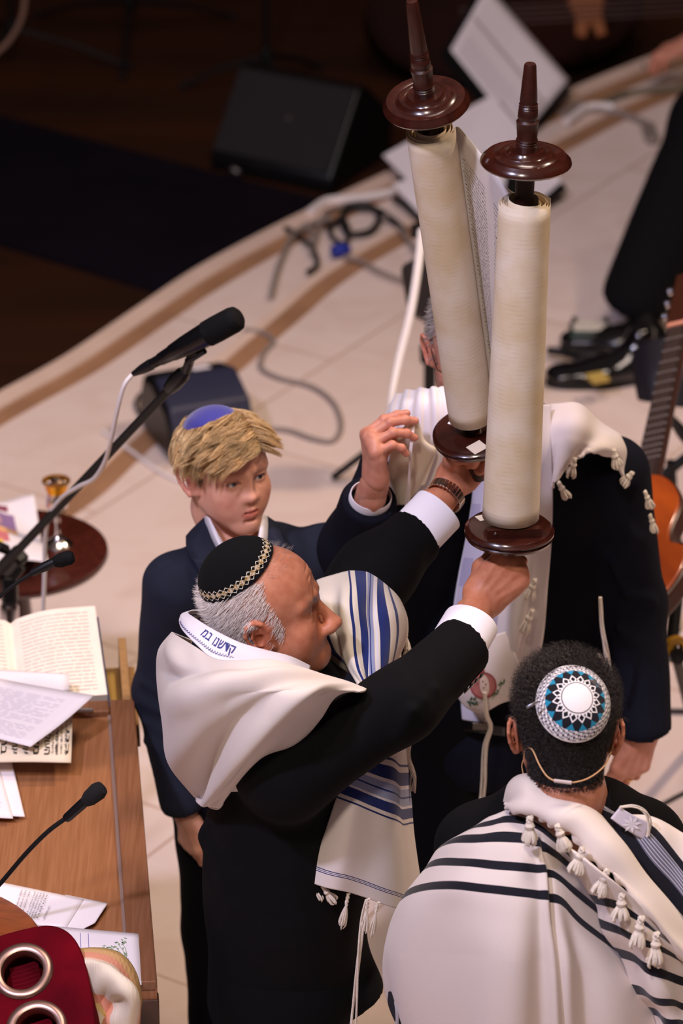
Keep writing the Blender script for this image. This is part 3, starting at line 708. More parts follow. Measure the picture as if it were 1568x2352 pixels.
def write_on(g, S, body, u0, u1, v_base, height_v, lift=0.0005, fit=True, bold=0.0, du=None):
    """letters laid on surface grid S: baseline at v_base, running u0..u1"""
    v, f = text_mesh(body, bold)
    if not len(v): return
    w = v[:, 0].max()-v[:, 0].min(); x = (v[:, 0]-v[:, 0].min())/w; y = v[:, 1]/0.7
    pts = []
    for a, b in zip(x, y):
        p, n_ = surf(S, u0+(u1-u0)*a, v_base+height_v*b); pts.append(p+n_*lift)
    g.add(pts, f)
verse = 'בראשית ברא אלהים את השמים ואת הארץ והארץ היתה תהו ובהו וחשך על פני תהום ורוח אלהים מרחפת על פני המים ויאמר אלהים יהי אור ויהי אור וירא אלהים את האור כי טוב ויבדל אלהים בין האור ובין החשך'.split()
rnd = random.Random(5); g = G(); NL = 62
# arc-length positions of the two columns
lines = []
for k in range(14):
    i = rnd.randrange(len(verse)-5); lines.append((' '.join(verse[i:i+4]))[::-1])
for k in range(NL):
    vb = 0.895-k*(0.87/NL)
    write_on(g, S, lines[k % 14], 0.03, 0.325, vb-0.004, 0.0072)
    write_on(g, S, lines[(k*5+3) % 14], 0.45, 0.78, vb-0.004, 0.0072)
g.build('written_columns', M_torahink, span, False, angle=None)
# small paper labels and a wooden block on the lower discs
def chip(B, ax, ctr_px, Y, sx, sy, rot, name, m, parent, h=0.0008):
    p = PY(*ctr_px, Y); p = p-ax*((p-B)@ax-h/2-0.0003)
    x = V(math.cos(rot), math.sin(rot), 0); x = nrm(x-ax*(x@ax)); y = np.cross(ax, x)
    return G().box(p, (sx, sy, h), np.stack([x, y, ax], 1)).build(name, m, parent)
chip(LRo[0], LRo[2], (1092, 1003), 6.72, 0.030, 0.028, 0.6, 'paper_label', M_cream, LRo[5])
chip(LRo[0], LRo[2], (1048, 967), 6.80, 0.016, 0.03, 1.0, 'paper_label', M_paper, LRo[5])
chip(RRo[0], RRo[2], (1110, 1210), 6.53, 0.026, 0.02, 0.5, 'paper_label', M_cream, RRo[5])
blk = chip(RRo[0], RRo[2], (1180, 1226), 6.46, 0.098, 0.014, 0.12, 'wooden_block', M_mahog, RRo[5], 0.016)
G().lathe([(0, 0), (0.0028, 0), (0.0022, 0.0015), (0, 0.002)], PY(1137, 1226, 6.447), nrm(-FW*V(1, 1, 0)), 10).build('screw', M_chrome, RRo[5])
# ------------------------------------------------------------------ left side: boom microphone, side table, lectern and everything on it
def lathe_between(name, a, b, prof, m, parent, n=20):
    a = np.asarray(a, float); b = np.asarray(b, float); L_ = np.linalg.norm(b-a)
    return G().lathe([(r, t*L_) for t, r in prof], a, b-a, n).build(name, m, parent)
Ym = 7.85
T0 = PZ(20, 1890, 0.0)
t = thing('microphone_stand', V(PY(22, 1400, Ym)[0], Ym, 0), 'black boom microphone stand at the left, its long arm rising diagonally to the big microphone', 'microphone stand')
sx = PY(22, 1400, Ym)[0]
piv = PY(22, 1300, Ym)
G().tube([V(sx, Ym, 0.03), V(sx, Ym, piv[2]-0.10)], 0.0145, 14).build('pole', M_blackmatt, t)
G().tube([V(sx, Ym, piv[2]-0.14), V(sx, Ym, piv[2]-0.02)], 0.010, 12).build('inner_pole', M_blackmatt, t)
G().lathe([(0, 0), (0.02, 0.002), (0.021, 0.05), (0.016, 0.06), (0, 0.061)], V(sx, Ym, piv[2]-0.15), (0, 0, 1), 16).build('pole_clutch', M_chrome, t)
G().lathe([(0, 0), (0.15, 0), (0.155, 0.01), (0.14, 0.025), (0.02, 0.035), (0, 0.036)], V(sx, Ym, 0.0), (0, 0, 1), 40).build('round_base', M_blackmatt, t)
a0 = PY(-60, 1372, Ym+0.06); a1 = PY(430, 850, 7.25)
lathe_between('boom_arm', a0, a1, [(0, 0.0), (0.001, 0.0100), (0.999, 0.0085), (1, 0)], M_blackmatt, t)
ad = nrm(a1-a0)
bxo = PY(28, 1290, Ym-0.02)
fx = frame(ad, -FW)
bo = G().box(bxo, (0.042, 0.085, 0.035), fx).build('boom_clamp', M_black, t, bevel=0.008, bseg=3)
G().lathe([(0, 0), (0.011, 0.0), (0.012, 0.03), (0, 0.034)], PY(14, 1262, Ym-0.04), nrm(PY(-12, 1240, 6.9)-PY(14, 1262, 6.9)+V(0, -0.02, 0)), 10).build('wing_knob', M_black, bo)
G().lathe([(0, 0), (0.007, 0.0), (0.009, 0.036), (0, 0.04)], PY(32, 1330, Ym-0.04), nrm(PY(48, 1305, 6.9)-PY(32, 1330, 6.9)), 10).build('wing_knob', M_black, bo)
G().box(PY(22, 1350, Ym), (0.035, 0.04, 0.07)).build('pivot_block', M_black, t, bevel=0.008, bseg=3)
lathe_between('arm_end', PY(388, 893, 7.28), PY(428, 850, 7.25), [(0, 0.0), (0.01, 0.013), (0.3, 0.016), (0.75, 0.016), (0.95, 0.011), (1, 0)], M_black, t)
# microphone
m0 = PY(306, 859, 7.25); m1 = PY(550, 727, 7.20)
mt = thing('microphone', m0, 'large black condenser microphone at the tip of the long boom arm, above the boy', 'microphone')
prof = [(0, 0.0), (0.005, 0.0035), (0.05, 0.0045), (0.13, 0.0095), (0.17, 0.0105), (0.25, 0.0110), (0.255, 0.0125), (0.36, 0.0150), (0.37, 0.0165), (0.50, 0.0205), (0.66, 0.0235), (0.70, 0.0240)]
lathe_between('housing', m0, m1, prof+[(0.72, 0.024), (0.73, 0)], mat('satin_black', '#0a0a0d', 0.3, spec=0.6), mt, 36)
lathe_between('grille_head', m0+(m1-m0)*0.695, m1, [(0, 0.0), (0.01, 0.0255), (0.3, 0.0262), (0.8, 0.0258), (0.93, 0.0235), (1.0, 0.017), (1.01, 0.0)], M_grille, mt, 36)
lathe_between('connector', m0+(m1-m0)*-0.01, m0+(m1-m0)*0.17, [(0, 0.0), (0.02, 0.005), (0.5, 0.0095), (1, 0.0115), (1.0, 0)], M_black, mt, 20)
G().tube([PY(428, 852, 7.25), PY(438, 822, 7.23), PY(455, 808, 7.22)], [0.010, 0.009, 0.0085], 12).build('shock_clip', M_black, mt)
G().tube([PY(430, 830, 7.23), PY(470, 806, 7.21)], [0.007, 0.006], 12).build('clip_arm', M_black, mt)
cab = spline([PY(304, 860, 7.25), PY(285, 885, 7.24), PY(270, 940, 7.25), PY(255, 1010, 7.29), PY(240, 1062, 7.36), PY(215, 1100, 7.44), PY(180, 1118, 7.52), PY(140, 1145, 7.60), PY(112, 1190, 7.66), PY(103, 1250, 7.70), PY(102, 1330, 7.72), PY(98, 1420, 7.74), PY(92, 1500, 7.76), PY(90, 1640, 7.78), PY(88, 1800, 7.8)], 90)
cb_ = G().tube(cab, 0.0046, 10).build('microphone_cable', M_white, None); tag(cb_, 'white microphone cable hanging from the big microphone along the boom arm', 'cable')

# round side table with goblet and leaflet
M_ctable = wood('red_brown_wood', '#4a1d13', '#3a150e', 0.30, 0.35)
zt = 0.62
tc_ = PZ(40, 1262, zt)
rt = np.linalg.norm(PZ(249, 1262, zt)-tc_)
t = thing('side_table', V(tc_[0], tc_[1], 0), 'round dark red wooden side table at the left edge', 'table')
G().lathe([(0, -0.03), (rt-0.03, -0.028), (rt-0.006, -0.022), (rt, -0.012), (rt-0.002, -0.002), (rt-0.012, 0.0), (0, 0.0)], tc_, (0, 0, 1), 80).build('table_top', M_ctable, t)
G().lathe([(0, 0), (0.13, 0), (0.13, 0.02), (0.03, 0.06), (0.025, 0.2), (0.035, 0.35), (0.025, 0.5), (0.06, 0.585), (0, 0.59)], V(tc_[0], tc_[1], 0), (0, 0, 1), 32).build('pedestal', M_ctable, t)
# goblet
cbase = PZ(134, 1252, zt); tp = PY(143, 1104, cbase[1]); H = tp[2]-zt
M_silver = mat('silver', '#d8cfc8', 0.14, metal=1.0); M_gold = mat('gilt', '#e8a52c', 0.38, metal=1.0)
gb = thing('goblet', cbase, 'silver kiddush goblet with gilt inside standing on the round side table', 'goblet')
rg = 0.031
pr = [(0, 0), (0.033, 0), (0.034, 0.004), (0.026, 0.012), (0.010, 0.022), (0.006, 0.032), (0.0052, 0.055), (0.0075, 0.062), (0.0048, 0.070), (0.0075, 0.078), (0.020, 0.090), (0.0265, 0.104), (0.0255, 0.118), (0.0215, 0.132), (0.022, 0.150), (rg, H-0.001)]
G().lathe(pr, cbase, (0, 0, 1), 48).build('cup_body', M_silver, gb)
G().lathe([(0, H-0.075), (0.015, H-0.070), (0.0195, H-0.05), (0.020, H-0.035), (rg-0.001, H), (rg+0.0012, H+0.0008), (rg+0.0018, H-0.001), (rg, H-0.003)], cbase, (0, 0, 1), 48).build('gilt_lining', M_gold, gb)
# leaflet: crumpled coloured papers
z_ = zt+0.02
lf = [PZ(-90, 1340, z_), PZ(112, 1318, z_), PZ(78, 1142, z_), PZ(-110, 1150, z_)]
def leaf_curl(u, v): return 0.02*math.sin(3*u+2*v)+0.012*math.sin(7*u*v+1)+0.016
o = paper(lf, 'leaflet', M_paper, 'crumpled white leaflet with purple and orange print lying on the round side table', curl=leaf_curl, nu=20, nv=20, thick=0.001)
mt_art = []
def patch(P, poly, color, name, parent, curl, lift=0.0012):
    n_ = nrm(np.cross(P[1]-P[0], P[3]-P[0])); n_ = n_ if n_@FW < 0 else -n_
    N = 8; (u0, v0), (u1, v1) = poly; vs = []
    for j in range(N+1):
        for i in range(N+1):
            u = u0+(u1-u0)*i/N; v = v0+(v1-v0)*j/N; vs.append(bil(P, u, v)+n_*(curl(u, v)+lift))
    f = [(j*(N+1)+i, j*(N+1)+i+1, (j+1)*(N+1)+i+1, (j+1)*(N+1)+i) for j in range(N) for i in range(N)]
    from_arrays(name, vs, f, mat('print_'+color[1:], color, 0.7), parent, True)
patch(lf, ((0.0, 0.50), (0.72, 0.80)), '#8f6fa0', 'printed_patch', o, leaf_curl)
patch(lf, ((0.0, 0.40), (0.72, 0.50)), '#e8b07a', 'printed_patch', o, leaf_curl)
patch(lf, ((0.5, 0.84), (0.66, 0.93)), '#8a4058', 'printed_patch', o, leaf_curl)
patch(lf, ((0.40, 0.55), (0.55, 0.70)), '#c9a0a4', 'printed_patch', o, leaf_curl, 0.0024)
patch(lf, ((0.0, 0.24), (0.60, 0.40)), '#d0767a', 'printed_patch', o, leaf_curl)
patch(lf, ((0.2, 0.12), (0.52, 0.26)), '#e9c65e', 'printed_patch', o, leaf_curl, 0.0024)
# gooseneck microphone (upper)
gq = [PY(-60, 1410, 6.3), PY(-20, 1385, 6.3), PY(30, 1345, 6.3), PY(75, 1315, 6.3)]
t = thing('gooseneck_microphone', gq[0], 'small black gooseneck microphone pointing right in front of the round side table', 'microphone')
G().tube(spline(gq, 20), 0.0035, 10).build('gooseneck', M_blackmatt, t)
lathe_between('microphone_body', PY(72, 1317, 6.3), PY(128, 1289, 6.3), [(0, 0), (0.02, 0.0065), (0.6, 0.0085), (1, 0.0075), (1.0, 0)], M_black, t)
lathe_between('windscreen', PY(122, 1292, 6.3), PY(170, 1278, 6.3), [(0, 0), (0.05, 0.009), (0.3, 0.0125), (0.8, 0.0125), (0.97, 0.009), (1, 0)], M_grille, t, 24)

# lectern
M_oak = mat('oak_veneer', '#9a6845', 0.45, noise=0.2, nscale=3.0, color2='#8b5a38', stretch=(70, 2.2, 3.0), spec=0.4)
M_oakd = mat('oak_edge', '#86593d', 0.45, noise=0.2, nscale=3, color2='#774c30', stretch=(50, 2.2, 20))
ZL = 0.96
cUR = PZ(308, 1612, ZL); cLR = PZ(361, 2262, ZL)
ed = nrm(cUR-cLR); left = nrm(V(-ed[1], ed[0], 0)); left = left if left[0] < 0 else -left
t = thing('lectern', V(cLR[0]-0.4, (cUR[1]+cLR[1])/2, 0), 'wide oak reading lectern with a raised rim, filling the lower left corner', 'lectern')
Lw = 0.95; Ll = np.linalg.norm(cUR-cLR)
Rl = np.stack([left, ed, V(0, 0, 1)], 1)
if np.linalg.det(Rl) < 0: Rl = np.stack([-left, ed, V(0, 0, 1)], 1)
sg = 1 if Rl[:, 0]@left > 0 else -1
def lc(a, b, z=ZL): return cLR+left*a+ed*b+V(0, 0, z-ZL)       # a: inwards from right edge, b: away along edge
G().box(lc(Lw/2, Ll/2, ZL-0.022), (Lw, Ll, 0.03), Rl).build('desk_panel', M_oak, t, False, bevel=0.002)
G().box(lc(0.024, Ll/2, ZL-0.004), (0.048, Ll, 0.022), Rl).build('rim', M_oakd, t, False, bevel=0.003)
G().box(lc(Lw/2, Ll-0.022, ZL-0.004), (Lw-0.1, 0.044, 0.022), Rl).build('rim', M_oakd, t, False, bevel=0.003)
G().box(lc(0.051, Ll/2-0.02, ZL-0.004), (0.006, Ll-0.05, 0.004), Rl).build('brass_strip', mat('polished_strip', '#b89a8e', 0.2, metal=0.5), t, False)
G().box(lc(Lw/2+0.03, Ll/2, ZL/2-0.03), (Lw-0.1, Ll-0.08, ZL-0.06), Rl).build('cabinet', mat('dark_oak', '#4a2d1c', 0.5, noise=0.3, nscale=3, stretch=(20, 20, 2)), t, False)
G().box(lc(0.02, 0.01, ZL-0.07), (0.045, 0.03, 0.08), Rl).build('corner_block', mat('dark_oak', '#4a2d1c'), t, False, bevel=0.003)
# book tray behind the upper rim (lower)
M_lt = mat('light_oak', '#a98052', 0.5, noise=0.2, nscale=4, stretch=(20, 20, 3))
G().box(lc(0.30, Ll+0.14, ZL-0.09), (0.62, 0.29, 0.02), Rl).build('book_tray', M_lt, t, False)
G().box(lc(0.014, Ll+0.14, ZL-0.055), (0.016, 0.29, 0.09), Rl).build('tray_side', M_lt, t, False, bevel=0.002)
lf2 = [lc(0.16, Ll+0.015, ZL-0.074), lc(0.03, Ll+0.015, ZL-0.074), lc(0.03, Ll+0.25, ZL-0.07), lc(0.16, Ll+0.25, ZL-0.07)]
o = paper(lf2, 'booklet', mat('yellow_print', '#e2b25e', 0.7), 'small yellow and grey printed booklet in the tray beside the open book', thick=0.003)
patch(lf2, ((0.0, 0.0), (1.0, 0.4)), '#8c93b4', 'printed_patch', o, lambda u, v: 0.0, 0.002)
patch(lf2, ((0.25, 0.15), (0.6, 0.32)), '#a8404a', 'printed_patch', o, lambda u, v: 0.0, 0.003)
# open book lying across tray and rim
def book(origin, ex, ey, ez, w, h, th, label):
    t = thing('open_book', origin, label, 'book')
    N = 16
    for sgn, nm in ((-1, 'page_block'), (1, 'page_block')):
        top = []; bot = []
        for i in range(N+1):
            u = i/N; x = sgn*u*w; zt_ = th*(0.55+0.75*math.sin(min(u*2.6, 1.57))*(1-0.25*u)) if u > 0 else th*0.35
            top.append((x, zt_)); bot.append((x, 0.002))
        poly = bot+top[::-1]
        if sgn < 0: poly = poly[::-1]
        g = G(); Rb = np.stack([ex, ez, ey], 1); o3 = origin
        g.prism([(x, z) for x, z in poly], -h/2, h/2, Rb, o3)
        pb = g.build(nm, M_cream2, t, True, angle=30)
        g = G(); rr = random.Random(int(9+sgn))
        for k in range(22):
            b = -h/2+h*(0.07+0.86*k/21); u = 0.1
            while u < 0.9:
                u2 = min(u+rr.uniform(0.05, 0.2), 0.9); q = []
                for (uu, bb) in ((u, b), (u2, b), (u2, b+0.0016), (u, b+0.0016)):
                    zz = th*(0.55+0.75*math.sin(min(uu*2.6, 1.57))*(1-0.25*uu)); q.append(origin+ex*(sgn*uu*w)+ey*bb+ez*(zz+0.0008))
                g.add(q, [(0, 1, 2, 3)]); u = u2+0.02
        g.build('printed_lines', mat('faint_ink', '#b9a8a0', 0.8), pb, False, angle=None)
    g = G(); g.box(origin+ez*-0.001, (2*w+0.012, 0.004, h+0.012), np.stack([ex, ez, ey], 1)); g.build('cover', mat('navy_cover', '#2b3a63', 0.5), t, True, bevel=0.001)
M_cream2 = mat('book_paper', '#f2e6d6', 0.8, noise=0.06, nscale=30, spec=0.15)
bo_ = PY(40, 1568, 7.20); bx1 = PY(262, 1585, 7.24); ex_ = nrm(bx1-bo_); nz = nrm(V(0.0, -0.30, 1.0)); ex_ = nrm(ex_-nz*(ex_@nz)); ey_ = np.cross(nz, ex_)
book(bo_+ey_*0.03, ex_, ey_, nz, 0.172, 0.25, 0.035, 'thick open book with cream pages and navy cover at the top of the lectern')
# papers on the desk
def desk_pt(px, py, dz=0.006): return PZ(px, py, ZL+dz)
cr = [desk_pt(-160, 1760, 0.03), desk_pt(163, 1752, 0.035), desk_pt(168, 1612, 0.05), desk_pt(-150, 1590, 0.05)]
o = paper(cr, 'hebrew_sheet', M_cream, 'stiff cream sheet with bold sideways Hebrew letters, raised over the lectern desk', thick=0.0025, bulge=0.006)
Sg = np.array([[bil(cr, i/20, j/12)+V(0, 0, 0.0015)+nrm(V(0, -.2, 1))*(0.006*math.sin(math.pi*i/20)) for i in range(21)] for j in range(13)])
g = G()
def write_rot(g, P, body, u0, v0, u1, v1, h, lift=0.003, bold=0.0):
    """text running from (u0,v0) to (u1,v1) in the sheet"""
    v, f = text_mesh(body, bold); A_ = bil(P, u0, v0); B_ = bil(P, u1, v1); n_ = nrm(np.cross(P[1]-P[0], P[3]-P[0])); n_ = n_ if n_@FW < 0 else -n_
    d = B_-A_; L_ = np.linalg.norm(d); d = d/L_; up2 = np.cross(n_, d); w = v[:, 0].max()-v[:, 0].min()
    g.add([A_+d*(x-v[:, 0].min())/w*L_+up2*(y*h/0.7)+n_*(lift+0.006*math.sin(math.pi*(u0+u1)/2)) for x, y in v], f)
words = ['ברוך', 'אתה יי', 'אלהינו', 'מלך', 'העולם', 'אשר בחר', 'בנו']
for i, wd_ in enumerate(words):
    uu = 0.50+0.077*i
    write_rot(g, cr, wd_[::-1], uu, 0.50, uu, 0.10, 0.012 if i < 5 else 0.006, bold=0.01)
for i in range(4):
    write_rot(g, cr, (' '.join(verse[i*4:i*4+5]))[::-1], 0.86+0.03*i, 0.85 if i < 3 else .8, 0.86+0.03*i, 0.12, 0.0042)
g.build('hebrew_letters', M_torahink, o, False, angle=None)
# big white sheet, its right corner folded up
wp = [desk_pt(-150, 1660, 0.055), desk_pt(70, 1715, 0.062), desk_pt(218, 1608, 0.075), desk_pt(-130, 1530, 0.08)]
o = paper(wp, 'printed_page', M_paper, 'large white printed page with one corner curling over the lectern rim, uppermost of the pile', lines=26, ink=mat('pale_ink', '#c6bccb', 0.8), seed=4,
          curl=lambda u, v: 0.022*max(0, u+v-1.35)**1.5, lh=0.0014, margins=(0.05, 0.86, 0.08, 0.86), thick=0.0012)
wp2 = [desk_pt(-140, 1600, 0.06), desk_pt(160, 1585, 0.05), desk_pt(158, 1548, 0.055), desk_pt(-140, 1530, 0.06)]
paper(wp2, 'printed_page', M_paper, 'white page peeping out behind the large printed page, below the open book', thick=0.0015)
lp = [desk_pt(-120, 1872, 0.008), desk_pt(30, 1880, 0.008), desk_pt(-15, 1722, 0.012), desk_pt(-160, 1722, 0.012)]
paper(lp, 'loose_page', M_paper, 'loose white page under the pile at the left edge, left of its twin', lines=12, ink=mat('pale_ink', '#c6bccb'), seed=6, thick=0.0015, lh=0.0012)
lp = [desk_pt(-20, 1872, 0.004), desk_pt(57, 1876, 0.004), desk_pt(25, 1742, 0.006), desk_pt(-40, 1742, 0.006)]
paper(lp, 'loose_page', M_paper, 'loose white page under the pile, its lower right corner nearest the gooseneck microphone', thick=0.0012)
G().lathe([(0, 0), (0.004, 0), (0.004, 0.035), (0, 0.036)], desk_pt(172, 1631, 0.01), nrm(V(1, 0, 0)), 8).build('pen', M_chrome, None)
tag(bpy.data.objects['pen'], 'slim metal pen tip showing from under the printed page at the lectern rim', 'pen')
# lower sheets
q1 = [desk_pt(-140, 2090, 0.004), desk_pt(150, 2185, 0.004), desk_pt(186, 2064, 0.004), desk_pt(-100, 1980, 0.004)]
q1 = [desk_pt(-60, 2120, 0.005), desk_pt(152, 2130, 0.005), desk_pt(192, 2066, 0.005), desk_pt(-40, 2018, 0.005)]
o = paper(q1, 'printed_page', M_paper, 'white printed page lying on the lower part of the lectern desk', lines=0, thick=0.0012)
g = G(); rr = random.Random(2)
for k, uu in enumerate([0.42, 0.46, 0.50, 0.55, 0.58, 0.61, 0.64, 0.67, 0.74]):
    write_rot(g, q1, (' '.join(['tefilat', 'shalom', 'rabbi', 'service', 'read', 'rise'][rr.randrange(5):][:3])), uu, 0.15, uu, 0.85 if k < 8 else 0.55, 0.004, 0.0012)
g.build('printed_lines', M_inkd, o, False, angle=None)
q2 = [desk_pt(120, 2170, 0.003), desk_pt(218, 2120, 0.003), desk_pt(247, 2075, 0.003), desk_pt(150, 2055, 0.003)]
paper(q2, 'loose_page', M_paper, 'white page with a fold line peeking out to the right of the lower printed page', thick=0.001)
q3 = [desk_pt(60, 2230, 0.007), desk_pt(325, 2262, 0.007), desk_pt(318, 2145, 0.007), desk_pt(60, 2122, 0.007)]
o = paper(q3, 'certificate', M_paper, 'white certificate with a green leafy tree print, lowest sheet on the lectern desk', thick=0.0012)
g = G(); rr = random.Random(11); M_leafg = mat('green_print', '#8ea882', 0.8)
def q3p(u, v, l=0.0016): return bil(q3, u, v)+V(0, 0, l)
for k in range(90):
    u = 0.60+0.28*rr.random(); v = 0.30+0.58*rr.random()*(0.5+0.5*(u-0.6)/0.28); a = rr.uniform(0, 3.14); c_ = q3p(u, v); d = V(math.cos(a), math.sin(a), 0)*0.0042; e = V(-math.sin(a), math.cos(a), 0)*0.0016
    g.add([c_-d, c_+e, c_+d, c_-e], [(0, 1, 2, 3)])
for k in range(9):
    a = q3p(0.86, 0.1); b = q3p(0.60+0.03*k, 0.4+0.05*k); c_ = (a+b)/2+V(0.005, 0.004*k-.01, 0)
    P_ = spline([a, c_, b], 8); g.tube(P_, 0.0005, 4)
g.build('tree_print', M_leafg, o, False, angle=None)
g = G()
for (a, b, c_, d) in ((0.30, 0.72, 0.55, 0.76), (0.48, 0.30, 0.485, 0.9), (0.55, 0.3, 0.555, 0.9), (0.3, 0.46, 0.9, 0.475)):
    g.add([q3p(a, b), q3p(c_, b), q3p(c_, d), q3p(a, d)], [(0, 1, 2, 3)]) if (d-b) < 0.03 or (c_-a) < 0.03 else None
g.build('printed_lines', M_inkb, o, False, angle=None) if g.n else None
# gooseneck on the lectern
gq = [PY(-40, 2068, 6.25), PY(0, 2030, 6.25), PY(60, 1960, 6.25), PY(110, 1910, 6.25), PY(150, 1880, 6.25)]
t = thing('gooseneck_microphone', gq[0], 'black gooseneck microphone rising diagonally over the oak lectern desk', 'microphone')
G().tube(spline(gq, 24), 0.0042, 10).build('gooseneck', M_blackmatt, t)
lathe_between('microphone_body', PY(150, 1882, 6.25), PY(204, 1833, 6.25), [(0, 0), (0.02, 0.0075), (0.1, 0.0085), (0.9, 0.0095), (1, 0.009), (1.0, 0)], M_black, t)
lathe_between('windscreen', PY(194, 1843, 6.25), PY(238, 1806, 6.25), [(0, 0), (0.03, 0.010), (0.25, 0.0145), (0.7, 0.0165), (0.92, 0.013), (1, 0)], mat('foam', '#0c0b0c', 0.9, bump=0.8, bscale=500), t, 24)
# velvet mantle with two ringed openings
M_velvet = mat('crimson_velvet', '#6e0616', 0.9, noise=0.35, nscale=7, color2='#4c0410', spec=0.06, sheen=0.0, bump=0.2, bscale=400)
nv_ = nrm(-FW*0.80+UP*0.50+RT*(-0.10))
mo = PY(52, 2231, 5.92)
dn = PY(82, 2345, 5.90)-mo; dn = nrm(dn-nv_*(dn@nv_)); rtv = np.cross(dn, nv_); rtv = rtv if rtv@RT > 0 else -rtv
t = thing('torah_mantle', mo-V(0, 0, 0.0), 'crimson velvet scroll mantle with two metal ringed openings in its top', 'mantle')
def mp_(a, b, h=0.0): return mo+rtv*a+dn*b+nv_*h
outl = []
for k in range(64):
    th_ = 2*math.pi*k/64; ca, sa = math.cos(th_), math.sin(th_); e = 2/3.2
    outl.append((0.01+0.098*abs(ca)**e*(1 if ca > 0 else -1), 0.055+0.135*abs(sa)**e*(1 if sa > 0 else -1)))
g = G(); vs = []; hole = [(0.0, 0.0), (0.004, 0.112)]
layers = [(0.0, 0.0), (0.0015, 0.96), (-0.004, 1.0), (-0.012, 1.0), (-0.013, 0.975), (-0.02, 0.985), (-0.10, 1.0)]
# top surface as radial grid around each opening would leave seams: build a plate with two real holes
bmv = bmesh.new()
def ringv(pts, h): return [bmv.verts.new(tuple(mp_(a, b, h))) for a, b in pts]
ol = [( (a-0.01)*0.97+0.01, (b-0.055)*0.97+0.055) for a, b in outl]
vo = ringv(ol, 0.0); hs = []
for c in hole: hs.append(ringv([(c[0]+0.037*math.cos(2*math.pi*k/40), c[1]+0.037*math.sin(2*math.pi*k/40)) for k in range(40)], 0.0))
edges = []
for loop in [vo]+hs:
    for i in range(len(loop)): edges.append(bmv.edges.new((loop[i], loop[(i+1) % len(loop)])))
bmesh.ops.triangle_fill(bmv, use_beauty=True, use_dissolve=False, edges=edges)
for f_ in list(bmv.faces):
    c_ = f_.calc_center_median()
    if any(np.linalg.norm(np.array(c_)-mp_(h_[0], h_[1])) < 0.030 for h_ in hole) and all(any(v_ in L_ for L_ in hs) for v_ in f_.verts): bmv.faces.remove(f_)
prev = vo
for h, s_ in layers[2:]:
    cur = ringv([((a-0.01)*s_+0.01, (b-0.055)*s_+0.055) for a, b in outl], h)
    for i in range(64): bmv.faces.new((prev[i], prev[(i+1) % 64], cur[(i+1) % 64], cur[i]))
    prev = cur
for lp_ in hs:
    cur = []
    for v_ in lp_: cur.append(bmv.verts.new(tuple(np.array(v_.co)-nv_*0.05)))
    for i in range(40): bmv.faces.new((lp_[i], lp_[(i+1) % 40], cur[(i+1) % 40], cur[i]))
    bmv.faces.new(cur)
bmesh.ops.recalc_face_normals(bmv, faces=bmv.faces)
from_bm('velvet_cover', bmv, M_velvet, t, True)
M_ring = mat('antique_metal_ring', '#9a7a6c', 0.32, metal=0.85)
for c in hole:
    G().lathe([(0.0345, -0.014), (0.0350, 0.001), (0.0365, 0.0045), (0.041, 0.0065), (0.049, 0.0058), (0.0525, 0.003), (0.0535, -0.001), (0.0530, -0.003), (0.038, -0.004)], mp_(c[0], c[1], 0.0), nv_, 56).build('metal_ring', M_ring, t)
    fo = G(); rr = random.Random(4)
    for k in range(7):
        a = -0.024+0.008*k; P_ = [mp_(c[0]-0.022, c[1]+a, -0.035), mp_(c[0], c[1]+a+0.004, -0.028+0.004*rr.random()), mp_(c[0]+0.024, c[1]+a-0.003, -0.036)]
        fo.tube(spline(P_, 8), 0.0055, 8)
    fo.build('inner_folds', M_velvet, t)
# wooden disc rim glimpsed above the velvet
o = G().lathe([(0.0, 0.0), (0.13, 0.0), (0.137, 0.006), (0.138, 0.02), (0.131, 0.028), (0.122, 0.022), (0.05, 0.02), (0, 0.02)], PY(-75, 2190, 6.12), nrm(UP*0.75-FW*0.62+RT*0.2), 64).build('wooden_disc', mat('orange_wood', '#8a4418', 0.5, noise=0.3, nscale=5, stretch=(3, 20, 3), spec=0.2), None)
tag(o, 'orange-brown wooden disc edge behind the crimson velvet mantle', 'wooden disc')
# draped woven shawl beside the velvet
def woven():
    m = bpy.data.materials.new('woven_pastel'); m.use_nodes = True; nt = m.node_tree; L = nt.links; b = nt.nodes['Principled BSDF']
    a = nt.nodes.new('ShaderNodeAttribute'); a.attribute_name = 'v'; r = nt.nodes.new('ShaderNodeValToRGB'); cr_ = r.color_ramp; cr_.interpolation = 'CONSTANT'
    stops = [(0.0, '#b7935a'), (0.05, '#d9ac74'), (0.12, '#e39a7c'), (0.22, '#efc9b0'), (0.27, '#efe0c9'), (0.60, '#e9d8c4'), (0.66, '#efa283'), (0.78, '#ecd08a'), (0.84, '#efe0c9')]
    cr_.elements[0].position = 0; cr_.elements[0].color = (*srgb(stops[0][1]), 1); cr_.elements[1].position = stops[1][0]; cr_.elements[1].color = (*srgb(stops[1][1]), 1)
    for p, c in stops[2:]: e = cr_.elements.new(p); e.color = (*srgb(c), 1)
    L.new(a.outputs['Fac'], r.inputs[0]); L.new(r.outputs[0], b.inputs['Base Color']); b.inputs['Roughness'].default_value = 0.9
    tc = nt.nodes.new('ShaderNodeTexCoord'); w = nt.nodes.new('ShaderNodeTexWave'); w.inputs['Scale'].default_value = 150; w.inputs['Distortion'].default_value = 1; L.new(tc.outputs['Object'], w.inputs['Vector'])
    bp = nt.nodes.new('ShaderNodeBump'); bp.inputs['Strength'].default_value = 0.35; bp.inputs['Distance'].default_value = 0.0015; L.new(w.outputs['Fac'], bp.inputs['Height']); L.new(bp.outputs['Normal'], b.inputs['Normal'])
    return m
M_woven = woven()
def Q(x, y, Y): return PY(x, y, Y)
